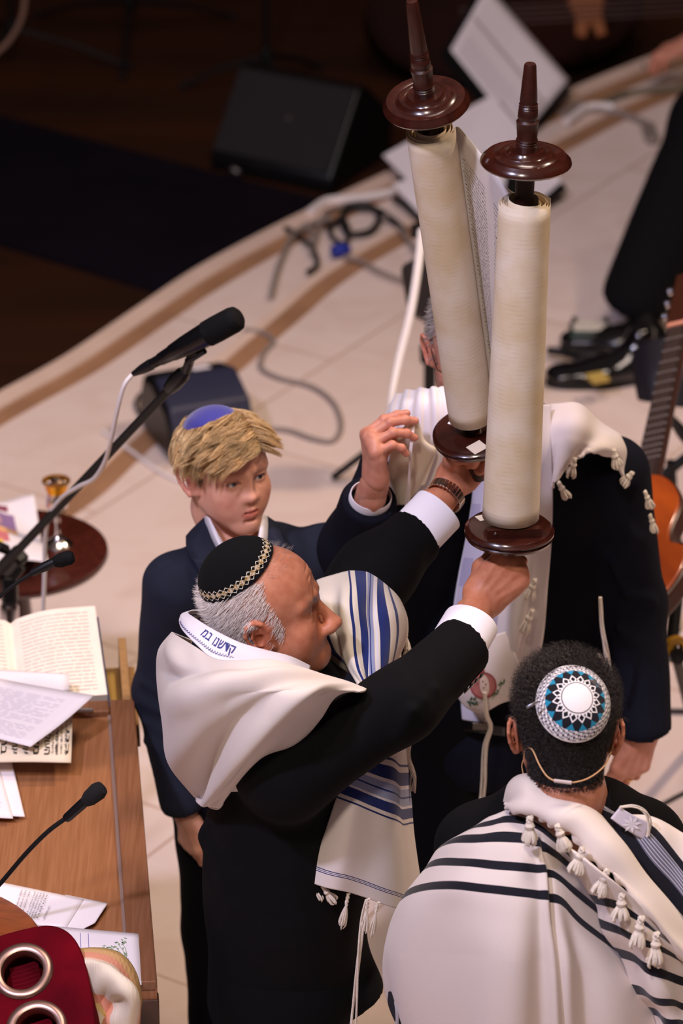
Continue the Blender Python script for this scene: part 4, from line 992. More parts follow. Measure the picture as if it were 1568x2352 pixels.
ctrl = [
 [Q(150, 2185, 6.02), Q(210, 2182, 6.00), Q(270, 2196, 5.98), Q(310, 2235, 5.96), Q(330, 2290, 5.94), Q(326, 2330, 5.92), Q(312, 2420, 5.92)],
 [Q(160, 2206, 5.97), Q(215, 2198, 5.94), Q(268, 2214, 5.92), Q(300, 2250, 5.90), Q(318, 2295, 5.88), Q(312, 2345, 5.88), Q(300, 2420, 5.88)],
 [Q(175, 2215, 5.94), Q(218, 2212, 5.91), Q(255, 2230, 5.88), Q(285, 2262, 5.86), Q(300, 2300, 5.85), Q(292, 2352, 5.86), Q(282, 2420, 5.86)],
 [Q(185, 2260, 5.93), Q(215, 2262, 5.905), Q(235, 2275, 5.885), Q(252, 2290, 5.88), Q(262, 2312, 5.88), Q(262, 2350, 5.87), Q(250, 2420, 5.87)],
 [Q(190, 2300, 5.92), Q(212, 2305, 5.90), Q(228, 2312, 5.89), Q(240, 2325, 5.895), Q(246, 2340, 5.89), Q(244, 2370, 5.88), Q(235, 2430, 5.87)],
 [Q(200, 2352, 5.91), Q(210, 2356, 5.89), Q(220, 2360, 5.89), Q(228, 2368, 5.89), Q(234, 2380, 5.88), Q(230, 2400, 5.88), Q(225, 2440, 5.87)]]
o, _ = sheet('woven_shawl', ctrl, 80, 80, M_woven, None, 0.004, disp=lambda u, v: 0.007*np.sin(v*12+u*6)*np.sin(u*3.0)+0.004*np.sin(u*23+v*4)*v)
tag(o, 'cream and salmon woven shawl bunched against the crimson velvet mantle', 'shawl')
# ------------------------------------------------------------------ people: heads, hands, hair, clothes
def skin_mat(name, c, c2, rough=0.48):
    return mat(name, c, rough, noise=0.2, nscale=55, color2=c2, sss=0.22, attr='tint', bump=0.12, bscale=420, spec=0.4)
def g3(p, c, r):          # soft blob weight
    return np.exp(-(((p-np.asarray(c))/np.asarray(r))**2).sum(1))
def head_field(P, neck, h=0.0017):
    """head in its own frame: x sideways, y forward, z up, origin midway between the eyes' level and the ears"""
    lo = np.array([-0.098, -0.125, -0.155]); hi = np.array([0.098, 0.135, 0.135])
    for p, r in neck: lo = np.minimum(lo, np.array(p)-r-0.01); hi = np.maximum(hi, np.array(p)+r+0.01)
    f = Field(lo, hi, h); s = P.get('w', 1.0); E = P.get
    jw = E('jaw', 1.0); cl = E('chin', 0.0); fat = E('fat', 0.0); ns = E('nose', 1.0); fz = E('fz', 1.0)
    tp_ = E('top', 1.0)
    bk = E('back', 0.0)
    f.ell((0, -0.020+bk, 0.036*tp_), (0.0755*s, 0.096-bk, 0.080*tp_), k=0)
    f.ell((0, 0.020, 0.030*tp_), (0.066*s, 0.066, 0.066*tp_), k=0.03)
    f.ell((0, 0.026, -0.022*fz), (0.062*s, 0.056, 0.068*fz), k=0.025)
    f.ell((0, 0.034, -0.066*fz), ((0.047+fat*0.4)*s*jw, 0.044, 0.040), k=0.03)
    for q in (-1, 1):
        f.cap((q*0.052*s*jw, 0.000, -0.058*fz), (q*0.018*s, 0.062+cl*0.4, -0.098*fz), 0.015+fat, 0.013+fat, k=0.028)
        f.ell((q*0.042*s, 0.055, -0.029*fz), (0.018, 0.018, 0.015), k=0.028)            # cheekbone
        f.ell((q*(0.036*s+fat), 0.044, -0.054*fz), (0.021, 0.023+E('cheek', 0), 0.026), k=0.03)
        f.cap((q*0.014*s, 0.0815, 0.019), (q*0.050*s, 0.062, 0.018), 0.0075*E('brow', 1), 0.007, k=0.016)
    f.ell((0, 0.070+cl, -0.101*fz), (0.019*s*jw, 0.015, 0.0145), k=0.022)                      # chin
    for q in (-1, 1):
        f.ell((q*0.031*s, 0.092, 0.000), (0.0165, 0.0145, 0.0125), k=0.014, mode='s')          # socket
    # nose
    nl = 0.034*ns; nt = 0.100+0.012*(ns-1)*3+E('tip', 0.0)
    f.cap((0, 0.080, 0.008), (0, nt-0.004, -nl), 0.0062, 0.0088*E('nw', 1), k=0.010)
    f.ell((0, nt, -nl-0.003), (0.0092*E('nw', 1), 0.0090, 0.0080), k=0.007)
    for q in (-1, 1):
        f.ell((q*0.0118*E('nw', 1), nt-0.0105, -nl-0.006), (0.0068, 0.0092, 0.0066), k=0.006)
        f.cap((q*0.012, nt-0.012, -nl-0.002), (q*0.029, 0.066, -0.062*fz), 0.006, 0.008, k=0.018)    # cheek to mouth
        f.ell((q*0.0062*E('nw', 1), nt-0.006, -nl-0.0125), (0.0036, 0.0048, 0.0036), k=0.003, mode='s')
    mz = -0.066*fz-0.002*(ns-1)
    f.ell((0, 0.066, mz), (0.027*s, 0.019, 0.018), k=0.02)
    f.cap((0, 0.0885, mz+0.019), (0, 0.0880, mz+0.010), 0.002, 0.003, k=0.006, mode='s')
    op = E('open', 0.0); mw = 0.0225*E('mw', 1)
    for q in (-1, 1):
        f.chain([(q*0.0005, 0.0855, mz+0.0045), (q*0.0050, 0.0860, mz+0.0054), (q*0.013, 0.0815, mz+0.0034), (q*mw, 0.0725, mz+0.0005+E('smile', 0))], [0.0032*E('lip', 1), 0.0034*E('lip', 1), 0.0028, 0.0014], k=0.005)
        f.chain([(0, 0.0842, mz-0.0052-op), (q*0.010, 0.0822, mz-0.0046-op), (q*mw*0.93, 0.0730, mz-0.001+E('smile', 0))], [0.0044*E('lip', 1), 0.0038*E('lip', 1), 0.0016], k=0.005)
        f.chain([(0, 0.0905, mz+0.0012-op*0.4), (q*0.011, 0.0870, mz+0.0014-op*0.3), (q*mw, 0.0755, mz+E('smile', 0))], [0.0012+op*0.55, 0.0011+op*0.4, 0.0010], k=0.0022, mode='s')
        f.ell((q*(mw+0.003), 0.0735, mz-0.001), (0.003, 0.003, 0.004), k=0.006, mode='s')
    f.cap((-0.010, 0.0835, mz-0.0155-op), (0.010, 0.0835, mz-0.0155-op), 0.0025, 0.0025, k=0.008, mode='s')
    # eyelids round the eyeball, opened by an almond cut
    eo = E('eye', 1.0)
    for q in (-1, 1):
        c = np.array((q*0.0315*s, 0.0665, 0.0))
        f.ell(c, (0.0148, 0.0136, 0.0138), k=0.006)
        f.cap(c+(q*-0.009, 0.0085, 0.0105), c+(q*0.012, 0.004, 0.0085), 0.0028, 0.0026, k=0.005)       # upper lid fold
        if eo > 0.2:
            f.ell(c+(0.0, 0.0125, -0.0006+0.0006*eo), (0.0128, 0.0090, 0.0046*eo), np.array([[math.cos(0.08*q), 0, -math.sin(0.08*q)], [0, 1, 0], [math.sin(0.08*q), 0, math.cos(0.08*q)]]), k=0.0012, mode='s')
        else:
            f.chain([c+(-0.012, 0.0095, -0.004), c+(0, 0.0145, -0.0062), c+(0.012, 0.0095, -0.004)], [0.0008, 0.0010, 0.0008], k=0.002, mode='s')
        if E('bag', 0):
            f.cap(c+(-0.010, 0.0085, -0.0125), c+(0.010, 0.006, -0.0125), 0.0035*E('bag', 0), 0.003*E('bag', 0), k=0.006)
    # ears
    es = E('ear', 1.0)
    for q in (-1, 1):
        e0 = np.array((q*(0.0725*s), -0.010, -0.012)); ou = lambda a, b, o: e0+np.array((q*(o+0.002-b*0.12), b*es, a*es))
        H_ = [ou(-0.004, 0.012, 0.004), ou(0.010, 0.011, 0.008), ou(0.024, 0.004, 0.0125), ou(0.029, -0.008, 0.0155), ou(0.024, -0.0185, 0.0175), ou(0.010, -0.0225, 0.0175), ou(-0.006, -0.0185, 0.015), ou(-0.019, -0.009, 0.011), ou(-0.028, 0.001, 0.0075)]
        f.fcap(ou(0.017, -0.006, 0.007), ou(-0.018, 0.000, 0.004), 0.0165*es, 0.0100*es, (0, 1, 0), 0.30, k=0.006)
        f.chain(H_, [0.0030, 0.0033, 0.0036, 0.0038, 0.0038, 0.0035, 0.0034, 0.0042, 0.0060], k=0.0025)
        f.chain([ou(0.014, -0.010, 0.012), ou(0.004, -0.0135, 0.0125), ou(-0.010, -0.009, 0.0105), ou(-0.015, -0.001, 0.0085)], [0.0022, 0.0026, 0.0026, 0.0020], k=0.002)
        f.ell(ou(-0.003, -0.002, 0.010), (0.0055, 0.0085, 0.0105), k=0.003, mode='s')
        f.cap(ou(-0.006, 0.0105, 0.006), ou(0.001, 0.0105, 0.0055), 0.0038, 0.003, k=0.004)
        f.cap(ou(-0.02, 0.012, -0.004), ou(0.012, 0.014, -0.004), 0.009, 0.009, k=0.012)
    for i in range(len(neck)-1):
        f.cap(neck[i][0], neck[i+1][0], neck[i][1], neck[i+1][1], k=0.03)
    for fn in P.get('extra', []): fn(f)
    return f
def head_tint(v, P, lipc=(0.84, 0.52, 0.52)):
    t = np.ones((len(v), 3)); s = P.get('w', 1.0); fz = P.get('fz', 1.0); ns = P.get('nose', 1.0); mz = -0.066*fz-0.002*(ns-1); op = P.get('open', 0)
    def mixc(w, c):
        nonlocal t
        w = np.clip(w, 0, 1)[:, None]; t = t*(1-w)+t*np.array(c)*w
    x = np.abs(v[:, 0]); lipw = np.clip(1.15-(((x/0.0215)**2)+((v[:, 2]-(mz-0.0008-op*.5))/(0.0088+op*.6))**2), 0, 1)*(v[:, 1] > 0.069)
    mixc(np.clip(lipw*2.2, 0, 1), lipc)
    mixc(np.clip(1.2-((x/0.018)**2+((v[:, 2]-(mz+0.0006-op*.4))/(0.0015+op*.5))**2), 0, 1)*(v[:, 1] > 0.069)*(v[:, 1] < 0.087)*0.8, (0.35, 0.2, 0.2))
    for q in (-1, 1):
        mixc(0.35*g3(v, (q*0.045, 0.06, -0.04), (0.022, 0.05, 0.02)), (1.0, 0.72, 0.70))
        mixc(0.55*g3(v, (q*0.088*s, -0.01, -0.012), (0.014, 0.03, 0.035)), (1.0, 0.62, 0.58))
        c = np.array((q*0.0315*s, 0.0665, 0.0)); d = v-c
        ring = np.exp(-((np.sqrt((d[:, 0]/0.0135)**2+((d[:, 2]-0.0008)/(0.0052*max(P.get('eye', 1), 0.5)))**2)-1)/0.16)**2)*(d[:, 1] > 0.004)
        mixc(0.75*ring*(d[:, 2] > -0.001), (0.35, 0.24, 0.22)); mixc(0.3*ring, (0.8, 0.5, 0.5))
        mixc(P.get('browt', 0.5)*np.clip(1.3-(((np.abs(v[:, 0])-0.033)/0.019)**2+((v[:, 2]-0.0225-0.002*np.sin(np.abs(v[:, 0])*60))/0.0042)**2), 0, 1)*(v[:, 1] > 0.05)*(v[:, 0]*q > 0), P.get('browc', (0.5, 0.38, 0.3)))
    mixc(0.3*g3(v, (0, 0.105, -0.036), (0.014, 0.015, 0.012)), (1.0, 0.72, 0.70))
    return t
EYEM = None
def eyeballs(O, R, P, parent, gaze=(0, 1, 0), iris='#5b6f7d', sc=1.0):
    me = mat('eyeball', (1, 1, 1), 0.08, attr='col', spec=0.7, coat=0.5); s = P.get('w', 1.0)
    for q in (-1, 1):
        g = G(); n, m_ = 40, 40; vs = []; cs = []
        gz = nrm(gaze); rot = np.array(Vector((0, 1, 0)).rotation_difference(Vector(gz)).to_matrix())
        for i in range(n+1):
            th = math.pi*(i/n)**1.5
            for j in range(m_):
                a = 2*math.pi*j/m_; vs.append(rot@np.array((math.sin(th)*math.cos(a), math.cos(th), math.sin(th)*math.sin(a)))*0.0122)
                cs.append((0.01, 0.01, 0.012) if th < 0.19 else (np.array(srgb(iris))*(0.7 if th > 0.44 else 1.0) if th < 0.50 else (0.80, 0.74, 0.72)))
        v = np.array(vs)+np.array((q*0.0315*s, 0.0665, 0.0)); f = [(i*m_+j, (i+1)*m_+j, (i+1)*m_+(j+1) % m_, i*m_+(j+1) % m_) for i in range(n) for j in range(m_)]
        from_arrays('eye', O+(v*sc)@R.T, f, me, parent, True, {'col': np.array(cs)})
def finger_pts(root, L, curl, spread, bend_axis_sign=1):
    a = 0.0; p = np.array(root, float); pts = [p.copy()]
    for l, c in zip(L, curl):
        a += math.radians(c); d = np.array((math.sin(math.radians(spread))*math.cos(a), math.cos(math.radians(spread))*math.cos(a), -math.sin(a))); p = p+d*l; pts.append(p.copy())
    return pts
def hand_field(side, curls, spreads, thumb, forearm, h=0.0014, sc=1.0):
    """hand in its own frame: y to the fingers, z out of the back, thumb at +x for side=+1 (left hand), -x for side=-1 (right hand)"""
    X = [0.0275, 0.0090, -0.0100, -0.0270]; Yk = [0.088, 0.092, 0.087, 0.078]
    Ls = [(0.043, 0.026, 0.019), (0.048, 0.030, 0.020), (0.044, 0.028, 0.020), (0.034, 0.021, 0.018)]
    Rs = [(0.0100, 0.0088, 0.0080, 0.0070), (0.0102, 0.0090, 0.0082, 0.0072), (0.0097, 0.0085, 0.0078, 0.0068), (0.0086, 0.0075, 0.0068, 0.0060)]
    fp = []
    for i in range(4): fp.append(finger_pts((side*X[i], Yk[i], 0.000), Ls[i], curls[i], spreads[i]*side))
    th = [np.array((side*p[0], p[1], p[2])) for p in thumb]
    allp = np.vstack([np.vstack(fp), np.array(th), np.array([p for p, r in forearm])]); lo = allp.min(0)-0.045; hi = allp.max(0)+0.045
    f = Field(lo, hi, h)
    for i in range(4):
        f.cap((side*X[i]*0.55, 0.012, 0.0), (side*X[i], Yk[i], -0.001), 0.0125, 0.0108, k=0.014)
    f.fcap((0, 0.03, -0.003), (0, 0.075, -0.004), 0.026, 0.030, (1, 0, 0), 0.42, k=0.012)
    f.cap((side*0.016, 0.02, -0.008), (side*0.024, 0.055, -0.010), 0.014, 0.012, k=0.014)
    f.cap((-side*0.020, 0.02, -0.007), (-side*0.026, 0.06, -0.007), 0.012, 0.010, k=0.014)
    for i in range(4):
        f.ell(fp[i][0]+(0, -0.001, 0.0035), (0.0090, 0.0090, 0.0075), k=0.008)       # knuckle
        g_ = Field.__new__(Field)
        f.chain(fp[i], Rs[i], k=0.0045)
        for j in (1, 2): f.ell(fp[i][j], Rs[i][j]*1.08, k=0.003)
        f.cap((side*X[i]*0.6, 0.03, 0.0125), fp[i][0]+(0, -0.004, 0.0085), 0.0012, 0.0020, k=0.006)   # tendon
    f.chain(th, [0.0165, 0.0125, 0.0105, 0.0085], k=0.010); f.ell(th[2], 0.0112, k=0.003)
    for i in range(len(forearm)-1):
        a, b = forearm[i], forearm[i+1]; f.fcap(a[0], b[0], a[1], b[1], (1, 0, 0), 0.80 if i == 0 else 0.86, k=0.018)
    return f, fp, th
def hand_tint(v, fp, th):
    t = np.ones((len(v), 3))
    for ch in fp+[th]:
        for j in range(1, len(ch)-1):
            w = 0.35*np.exp(-(np.linalg.norm(v-ch[j], axis=1)/0.010)**2); t = t*(1-w[:, None])+t*np.array((1.0, 0.72, 0.66))*w[:, None]
        w = 0.5*np.exp(-(np.linalg.norm(v-ch[-1], axis=1)/0.012)**2); t = t*(1-w[:, None])+t*np.array((1.0, 0.76, 0.72))*w[:, None]
    return t
def place(v, O, R, sc=1.0): return np.asarray(O)+(v*sc)@np.asarray(R).T
def merge(parts):
    vs, fs, ts, n = [], [], [], 0
    for v, f, t in parts: vs.append(v); fs.append(f+n); ts.append(t); n += len(v)
    return np.vstack(vs), np.vstack(fs), np.vstack(ts)
def strands(name, paths, width, m, parent, cols=None, sides=3):
    """paths (N,K,3); width scalar or (N,) ; each strand a thin tapering 3-sided tube"""
    N, K, _ = paths.shape; w = np.asarray(width)*np.ones(N)
    T = np.gradient(paths, axis=1); T /= np.linalg.norm(T, axis=2)[..., None]+1e-9
    ref = np.array([0.31, 0.47, 0.83]); U = np.cross(T, ref); U /= np.linalg.norm(U, axis=2)[..., None]+1e-9; W = np.cross(T, U)
    tp = np.linspace(0, 1, K); tap = np.clip(1.15*(1-tp**2.2), 0.06, 1)
    vs = []
    for k in range(sides):
        a = 2*math.pi*k/sides; vs.append(paths+(U*math.cos(a)+W*math.sin(a))*(w[:, None]*tap[None])[..., None])
    Vt = np.stack(vs, 2).reshape(-1, 3)                        # index = (n*K+k)*sides+s
    i = np.arange(N)[:, None, None]; k = np.arange(K-1)[None, :, None]; s = np.arange(sides)[None, None, :]
    a = (i*K+k)*sides+s; b = (i*K+k)*sides+(s+1) % sides; c = (i*K+k+1)*sides+(s+1) % sides; d = (i*K+k+1)*sides+s
    f = np.stack([a, b, c, d], -1).reshape(-1, 4)
    at = None
    if cols is not None: at = {'col': np.repeat(cols, K*sides, axis=0)}
    return from_arrays(name, Vt, f, m, parent, True, at)
def grow(roots, d0, K, step, target, stiff=0.75, c=None, r=None, lift=0.003, jitter=0.0, seed=1, curl=None):
    """march strands over a head-shaped ellipsoid (c, r); target(p) gives the combing direction"""
    rs = np.random.RandomState(seed); p = roots.copy(); d = d0/np.linalg.norm(d0, axis=1)[:, None]; out = [p.copy()]; L_ = lift*(0.5+rs.rand(len(p)))
    st = step*(0.75+0.5*rs.rand(len(p)))
    for k in range(K-1):
        t = target(p, k/(K-1)); t = t/(np.linalg.norm(t, axis=1)[:, None]+1e-9)
        d = d*stiff+t*(1-stiff)+jitter*rs.randn(*d.shape); d /= np.linalg.norm(d, axis=1)[:, None]
        p = p+d*st[:, None]
        if c is not None:
            q = (p-c)/r; m = np.linalg.norm(q, axis=1); lim = 1+L_/np.mean(r); bad = m < lim
            p[bad] = c+((p[bad]-c)*(lim[bad]/m[bad])[:, None])
        out.append(p.copy())
    return np.stack(out, 1)
def cap_patch(name, O, R, sc, c, r, axis, thmax, m, parent, puff=0.006, thick=0.002, nu=96, nt=30, prof=None):
    """skull cap following an ellipsoid (c, r) of the head frame around `axis`; attributes u = turn, v = 0 centre .. 1 rim"""
    ax = nrm(axis); x = nrm(np.cross((0.3, 1, 0.1), ax)); y = np.cross(ax, x); vs = []; uu = []; vv = []
    for i in range(nt+1):
        th = thmax*i/nt
        for j in range(nu+1):
            a = 2*math.pi*j/nu; d = ax*math.cos(th)+(x*math.cos(a)+y*math.sin(a))*math.sin(th)
            k = 1/math.sqrt(((d/r)**2).sum()); e = puff*(prof(i/nt, a) if prof else (1-(i/nt)**3)+0.35)
            vs.append(np.array(c)+d*(k+e)); uu.append(j/nu); vv.append(i/nt)
    f = [(i*(nu+1)+j, i*(nu+1)+j+1, (i+1)*(nu+1)+j+1, (i+1)*(nu+1)+j) for i in range(nt) for j in range(nu)]
    o = from_arrays(name, place(np.array(vs), O, R, sc), f, m, parent, True, {'u': uu, 'v': vv}); md = o.modifiers.new('t', 'SOLIDIFY'); md.thickness = thick; md.offset = 1
    return o
def fold_noise(amp, freq, seed, dirs=5, aniso=(1, 1, 1)):
    rs = np.random.RandomState(seed); k = rs.randn(dirs, 3)*freq*np.array(aniso); ph = rs.rand(dirs)*6.28
    def fn(X, Y, Z):
        s = 0
        for i in range(dirs): s = s+np.sin(X*np.float32(k[i, 0])+Y*np.float32(k[i, 1])+Z*np.float32(k[i, 2])+np.float32(ph[i]))
        return (s*np.float32(amp/dirs)).astype(np.float32)
    return fn
def garment(name, build, lo, hi, h, m, parent, warp=None, smooth=1, tint=None):
    f = Field(lo, hi, h); build(f)
    if warp: f.warp(warp)
    v, q = f.mesh()
    if smooth: v = smooth_mesh(v, q, smooth, 0.5)
    return from_arrays(name, v, q, m, parent, True)
def cuff(name, a, b, ra, rb, m, parent, flat=0.85, side=None, th=0.0018, n=40, flare=0.0, bev=True):
    """open fabric tube with thickness from a to b"""
    a = np.asarray(a, float); b = np.asarray(b, float); y = nrm(b-a); x = np.asarray(side if side is not None else RT, float); x = nrm(x-y*(x@y)); z = np.cross(x, y); L_ = np.linalg.norm(b-a)
    prof = [(0, ra), (0.5, (ra+rb)/2), (0.97, rb), (1.0, rb-th*0.3), (1.0, rb-th), (0.96, rb-th*1.1), (0.3, (ra+rb)/2-th), (0.0, ra-th)]
    vs = []
    for t, r in prof:
        for j in range(n):
            A = 2*math.pi*j/n; vs.append(a+y*(L_*t)+x*(math.cos(A)*r)+z*(math.sin(A)*r*flat))
    k = len(prof); f = [(i*n+j, i*n+(j+1) % n, ((i+1) % k)*n+(j+1) % n, ((i+1) % k)*n+j) for i in range(k) for j in range(n)]
    o = from_arrays(name, vs, f, m, parent, True); o.data.set_sharp_from_angle(angle=math.radians(50)); return o
def stripes(name, base, bands, attr='v', rough=0.85, wob=0.0, extra=None, bump=0.25, bscale=700, sheen=0.15):
    """woven cloth whose coloured bands follow a surface coordinate: bands = [(start, end, colour), ...]"""
    m = bpy.data.materials.new(name); m.use_nodes = True; MATS[name] = m; nt = m.node_tree; L = nt.links; b = nt.nodes['Principled BSDF']
    col = (*srgb(base), 1); prev = None
    at = nt.nodes.new('ShaderNodeAttribute'); at.attribute_name = attr; fac = at.outputs['Fac']
    cur = srgb(base)
    for s, e, c in bands:
        def cmp(op, val):
            n = nt.nodes.new('ShaderNodeMath'); n.operation = op; n.inputs[1].default_value = val; L.new(fac, n.inputs[0]); return n.outputs[0]
        a = cmp('GREATER_THAN', s); bb = cmp('LESS_THAN', e); mu = nt.nodes.new('ShaderNodeMath'); mu.operation = 'MULTIPLY'; L.new(a, mu.inputs[0]); L.new(bb, mu.inputs[1])
        cur = _mix(nt, mu.outputs[0], cur, srgb(c))
    if hasattr(cur, 'links') or hasattr(cur, 'is_linked'): L.new(cur, b.inputs['Base Color'])
    else: b.inputs['Base Color'].default_value = (*cur, 1)
    b.inputs['Roughness'].default_value = rough; b.inputs['Specular IOR Level'].default_value = 0.2
    if sheen: b.inputs['Sheen Weight'].default_value = sheen
    tc = nt.nodes.new('ShaderNodeTexCoord'); n2 = nt.nodes.new('ShaderNodeTexNoise'); n2.inputs['Scale'].default_value = bscale; L.new(tc.outputs['Object'], n2.inputs['Vector'])
    bp = nt.nodes.new('ShaderNodeBump'); bp.inputs['Strength'].default_value = bump; bp.inputs['Distance'].default_value = 0.001; L.new(n2.outputs['Fac'], bp.inputs['Height']); L.new(bp.outputs['Normal'], b.inputs['Normal'])
    return m
M_suitblack = mat('black_suit_wool', '#0d0c0f', 0.9, noise=0.15, nscale=30, spec=0.12, bump=0.25, bscale=900)
M_suitnavy = mat('navy_suit_wool', '#272a38', 0.9, noise=0.15, nscale=30, spec=0.12, bump=0.25, bscale=900)
M_suitnavy2 = mat('dark_navy_suit_wool', '#10111c', 0.9, noise=0.12, nscale=30, spec=0.12, bump=0.25, bscale=900)
M_shirt = mat('white_shirt_cotton', '#e9e4ec', 0.75, spec=0.25, bump=0.1, bscale=900)
M_tassel = mat('cream_wool_tassel', '#e9dccd', 0.9, noise=0.15, nscale=200, bump=0.6, bscale=700)
M_button = mat('dark_button', '#2a2624', 0.35)
def tassel(name, top, bot, r, parent, seed=0, strands_n=7, knot=True, m=None, fray=0.35):
    """knotted fringe tassel: a twisted cord, a knot and a loose brush of threads"""
    rs = random.Random(seed); top = np.asarray(top, float); bot = np.asarray(bot, float); d = bot-top; L_ = np.linalg.norm(d); y = d/L_
    x = nrm(np.cross(y, FW)); z = np.cross(x, y); g = G(); kn = top+d*0.34
    for s in range(2):
        pts = [top+(kn-top)*t+(x*math.cos(s*math.pi+t*9)+z*math.sin(s*math.pi+t*9))*r*0.35 for t in np.linspace(0, 1, 9)]; g.tube(pts, r*0.42, 6)
    if knot: g.lathe([(0, -r*0.9), (r*0.7, -r*0.7), (r*1.0, -r*0.1), (r*0.8, r*0.6), (r*0.3, r*0.95), (0, r)], kn, y, 12)
    for k in range(strands_n):
        a = 2*math.pi*k/strands_n; o = x*math.cos(a)+z*math.sin(a); q = rs.uniform(0.88, 1.05)
        e = top+d*q+o*r*fray*(1.2+rs.random())+x*rs.uniform(-1, 1)*r*0.4
        pts = spline([kn, kn+(e-kn)*0.4+o*r*0.62, kn+(e-kn)*0.8+o*r*0.75, e], 9); g.tube(pts, [r*0.36]*7+[r*0.25, r*0.08], 5)
    return g.build(name, m or M_tassel, parent)
def cords(name, path, r, n, parent, seed=0, spread=1.0, m=None):
    """a bundle of n thin strings following a path"""
    rs = random.Random(seed); P_ = spline(path, 40); g = G(); t = nrm(P_[-1]-P_[0]); x = nrm(np.cross(t, FW)); z = np.cross(x, t)
    for k in range(n):
        a = rs.random()*6.28; ph = rs.random()*6; o = np.array([(x*math.cos(a+i*0.10+ph)+z*math.sin(a+i*0.10+ph))*r*1.1*(0.6+spread*i/40) for i in range(40)])
        g.tube(P_+o, r*0.6, 5)
    return g.build(name, m or M_tassel, parent)
# ------------------------------------------------------------------ node shorthand for patterned cloth
class NB:
    def __init__(s, name, rough=0.8, sheen=0.1):
        s.m = bpy.data.materials.new(name); s.m.use_nodes = True; s.nt = s.m.node_tree; s.b = s.nt.nodes['Principled BSDF']
        s.b.inputs['Roughness'].default_value = rough; s.b.inputs['Specular IOR Level'].default_value = 0.25; s.b.inputs['Sheen Weight'].default_value = sheen
    def at(s, n):
        a = s.nt.nodes.new('ShaderNodeAttribute'); a.attribute_name = n; return a.outputs['Fac']
    def m_(s, op, a, b=0.0, c=None):
        n = s.nt.nodes.new('ShaderNodeMath'); n.operation = op
        for i, x in enumerate((a, b) if c is None else (a, b, c)):
            if isinstance(x, (int, float)): n.inputs[i].default_value = x
            else: s.nt.links.new(x, n.inputs[i])
        return n.outputs[0]
    def tri(s, x): return s.m_('ABSOLUTE', s.m_('SUBTRACT', s.m_('FRACT', x), 0.5))          # 0.5 at whole numbers, 0 halfway
    def lt(s, a, b): return s.m_('LESS_THAN', a, b)
    def gt(s, a, b): return s.m_('GREATER_THAN', a, b)
    def land(s, *x):
        r = x[0]
        for y in x[1:]: r = s.m_('MULTIPLY', r, y)
        return r
    def band(s, v, a, b): return s.land(s.gt(v, a), s.lt(v, b))
    def mix(s, f, a, b): return _mix(s.nt, f, srgb(a) if isinstance(a, str) else a, srgb(b) if isinstance(b, str) else b)
    def done(s, c, bump=0.25, bscale=600, metal=None):
        s.nt.links.new(c, s.b.inputs['Base Color'])
        if metal is not None: s.nt.links.new(metal, s.b.inputs['Metallic'])
        tc = s.nt.nodes.new('ShaderNodeTexCoord'); n2 = s.nt.nodes.new('ShaderNodeTexNoise'); n2.inputs['Scale'].default_value = bscale; s.nt.links.new(tc.outputs['Object'], n2.inputs['Vector'])
        bp = s.nt.nodes.new('ShaderNodeBump'); bp.inputs['Strength'].default_value = bump; bp.inputs['Distance'].default_value = 0.001; s.nt.links.new(n2.outputs['Fac'], bp.inputs['Height']); s.nt.links.new(bp.outputs['Normal'], s.b.inputs['Normal'])
        return s.m
def flatcut(f, p, d, r=0.12, dep=0.06):
    d = nrm(d); a = nrm(np.cross(d, (0.3, 0.2, 1))); R_ = np.stack([a, d, np.cross(a, d)], 1); f.ell(np.asarray(p)+d*dep, (r, dep, r), R_, k=0.004, mode='s')
def sample(v, mask, n, seed=0):
    idx = np.where(mask)[0]; rs = np.random.RandomState(seed); return rs.choice(idx, n, replace=n > len(idx))
def legs_and_shoes(parent, hipL, hipR, m, zb, shoe_dir, rt=0.085, rk=0.065, ra=0.060, h=0.010, warp=None):
    def bl(f):
        for hp in (hipL, hipR):
            hp = np.asarray(hp, float); f.chain([hp, hp*V(1, 1, 0)+V(0, 0, hp[2]*0.53), hp*V(1, 1, 0)+V(0, 0, 0.06)], [rt, rk, ra], k=0.03)
        f.cap(hipL, hipR, rt*1.1, rt*1.1, k=0.05)
    a = np.minimum(hipL, hipR)-0.2; b = np.maximum(hipL, hipR)+0.2; a[2] = -0.02
    garment('trousers', bl, a, b, h, m, parent, warp or fold_noise(0.006, 18, 5))
    for hp in (hipL, hipR):
        c = np.asarray(hp, float)*V(1, 1, 0); d = nrm(V(*shoe_dir)); f = Field(c-0.2, c+V(0.2, 0.2, 0.16), 0.006); f.lo[2] = -0.01
        f = Field(np.append(c[:2]-0.22, -0.012), np.append(c[:2]+0.22, 0.16), 0.006)
        f.cap(c-d*0.05+V(0, 0, 0.042), c+d*0.14+V(0, 0, 0.034), 0.040, 0.034, k=0.02); f.cap(c+V(0, 0, 0.05), c+V(0, 0, 0.11), 0.045, 0.05, k=0.03)
        f.plane((0, 0, 0.001), (0, 0, -1)); v, q = f.mesh(); from_arrays('shoe', v, q, M_shoe, parent)
M_shoe = mat('black_shoe_leather', '#0c0b0c', 0.25, spec=0.6)

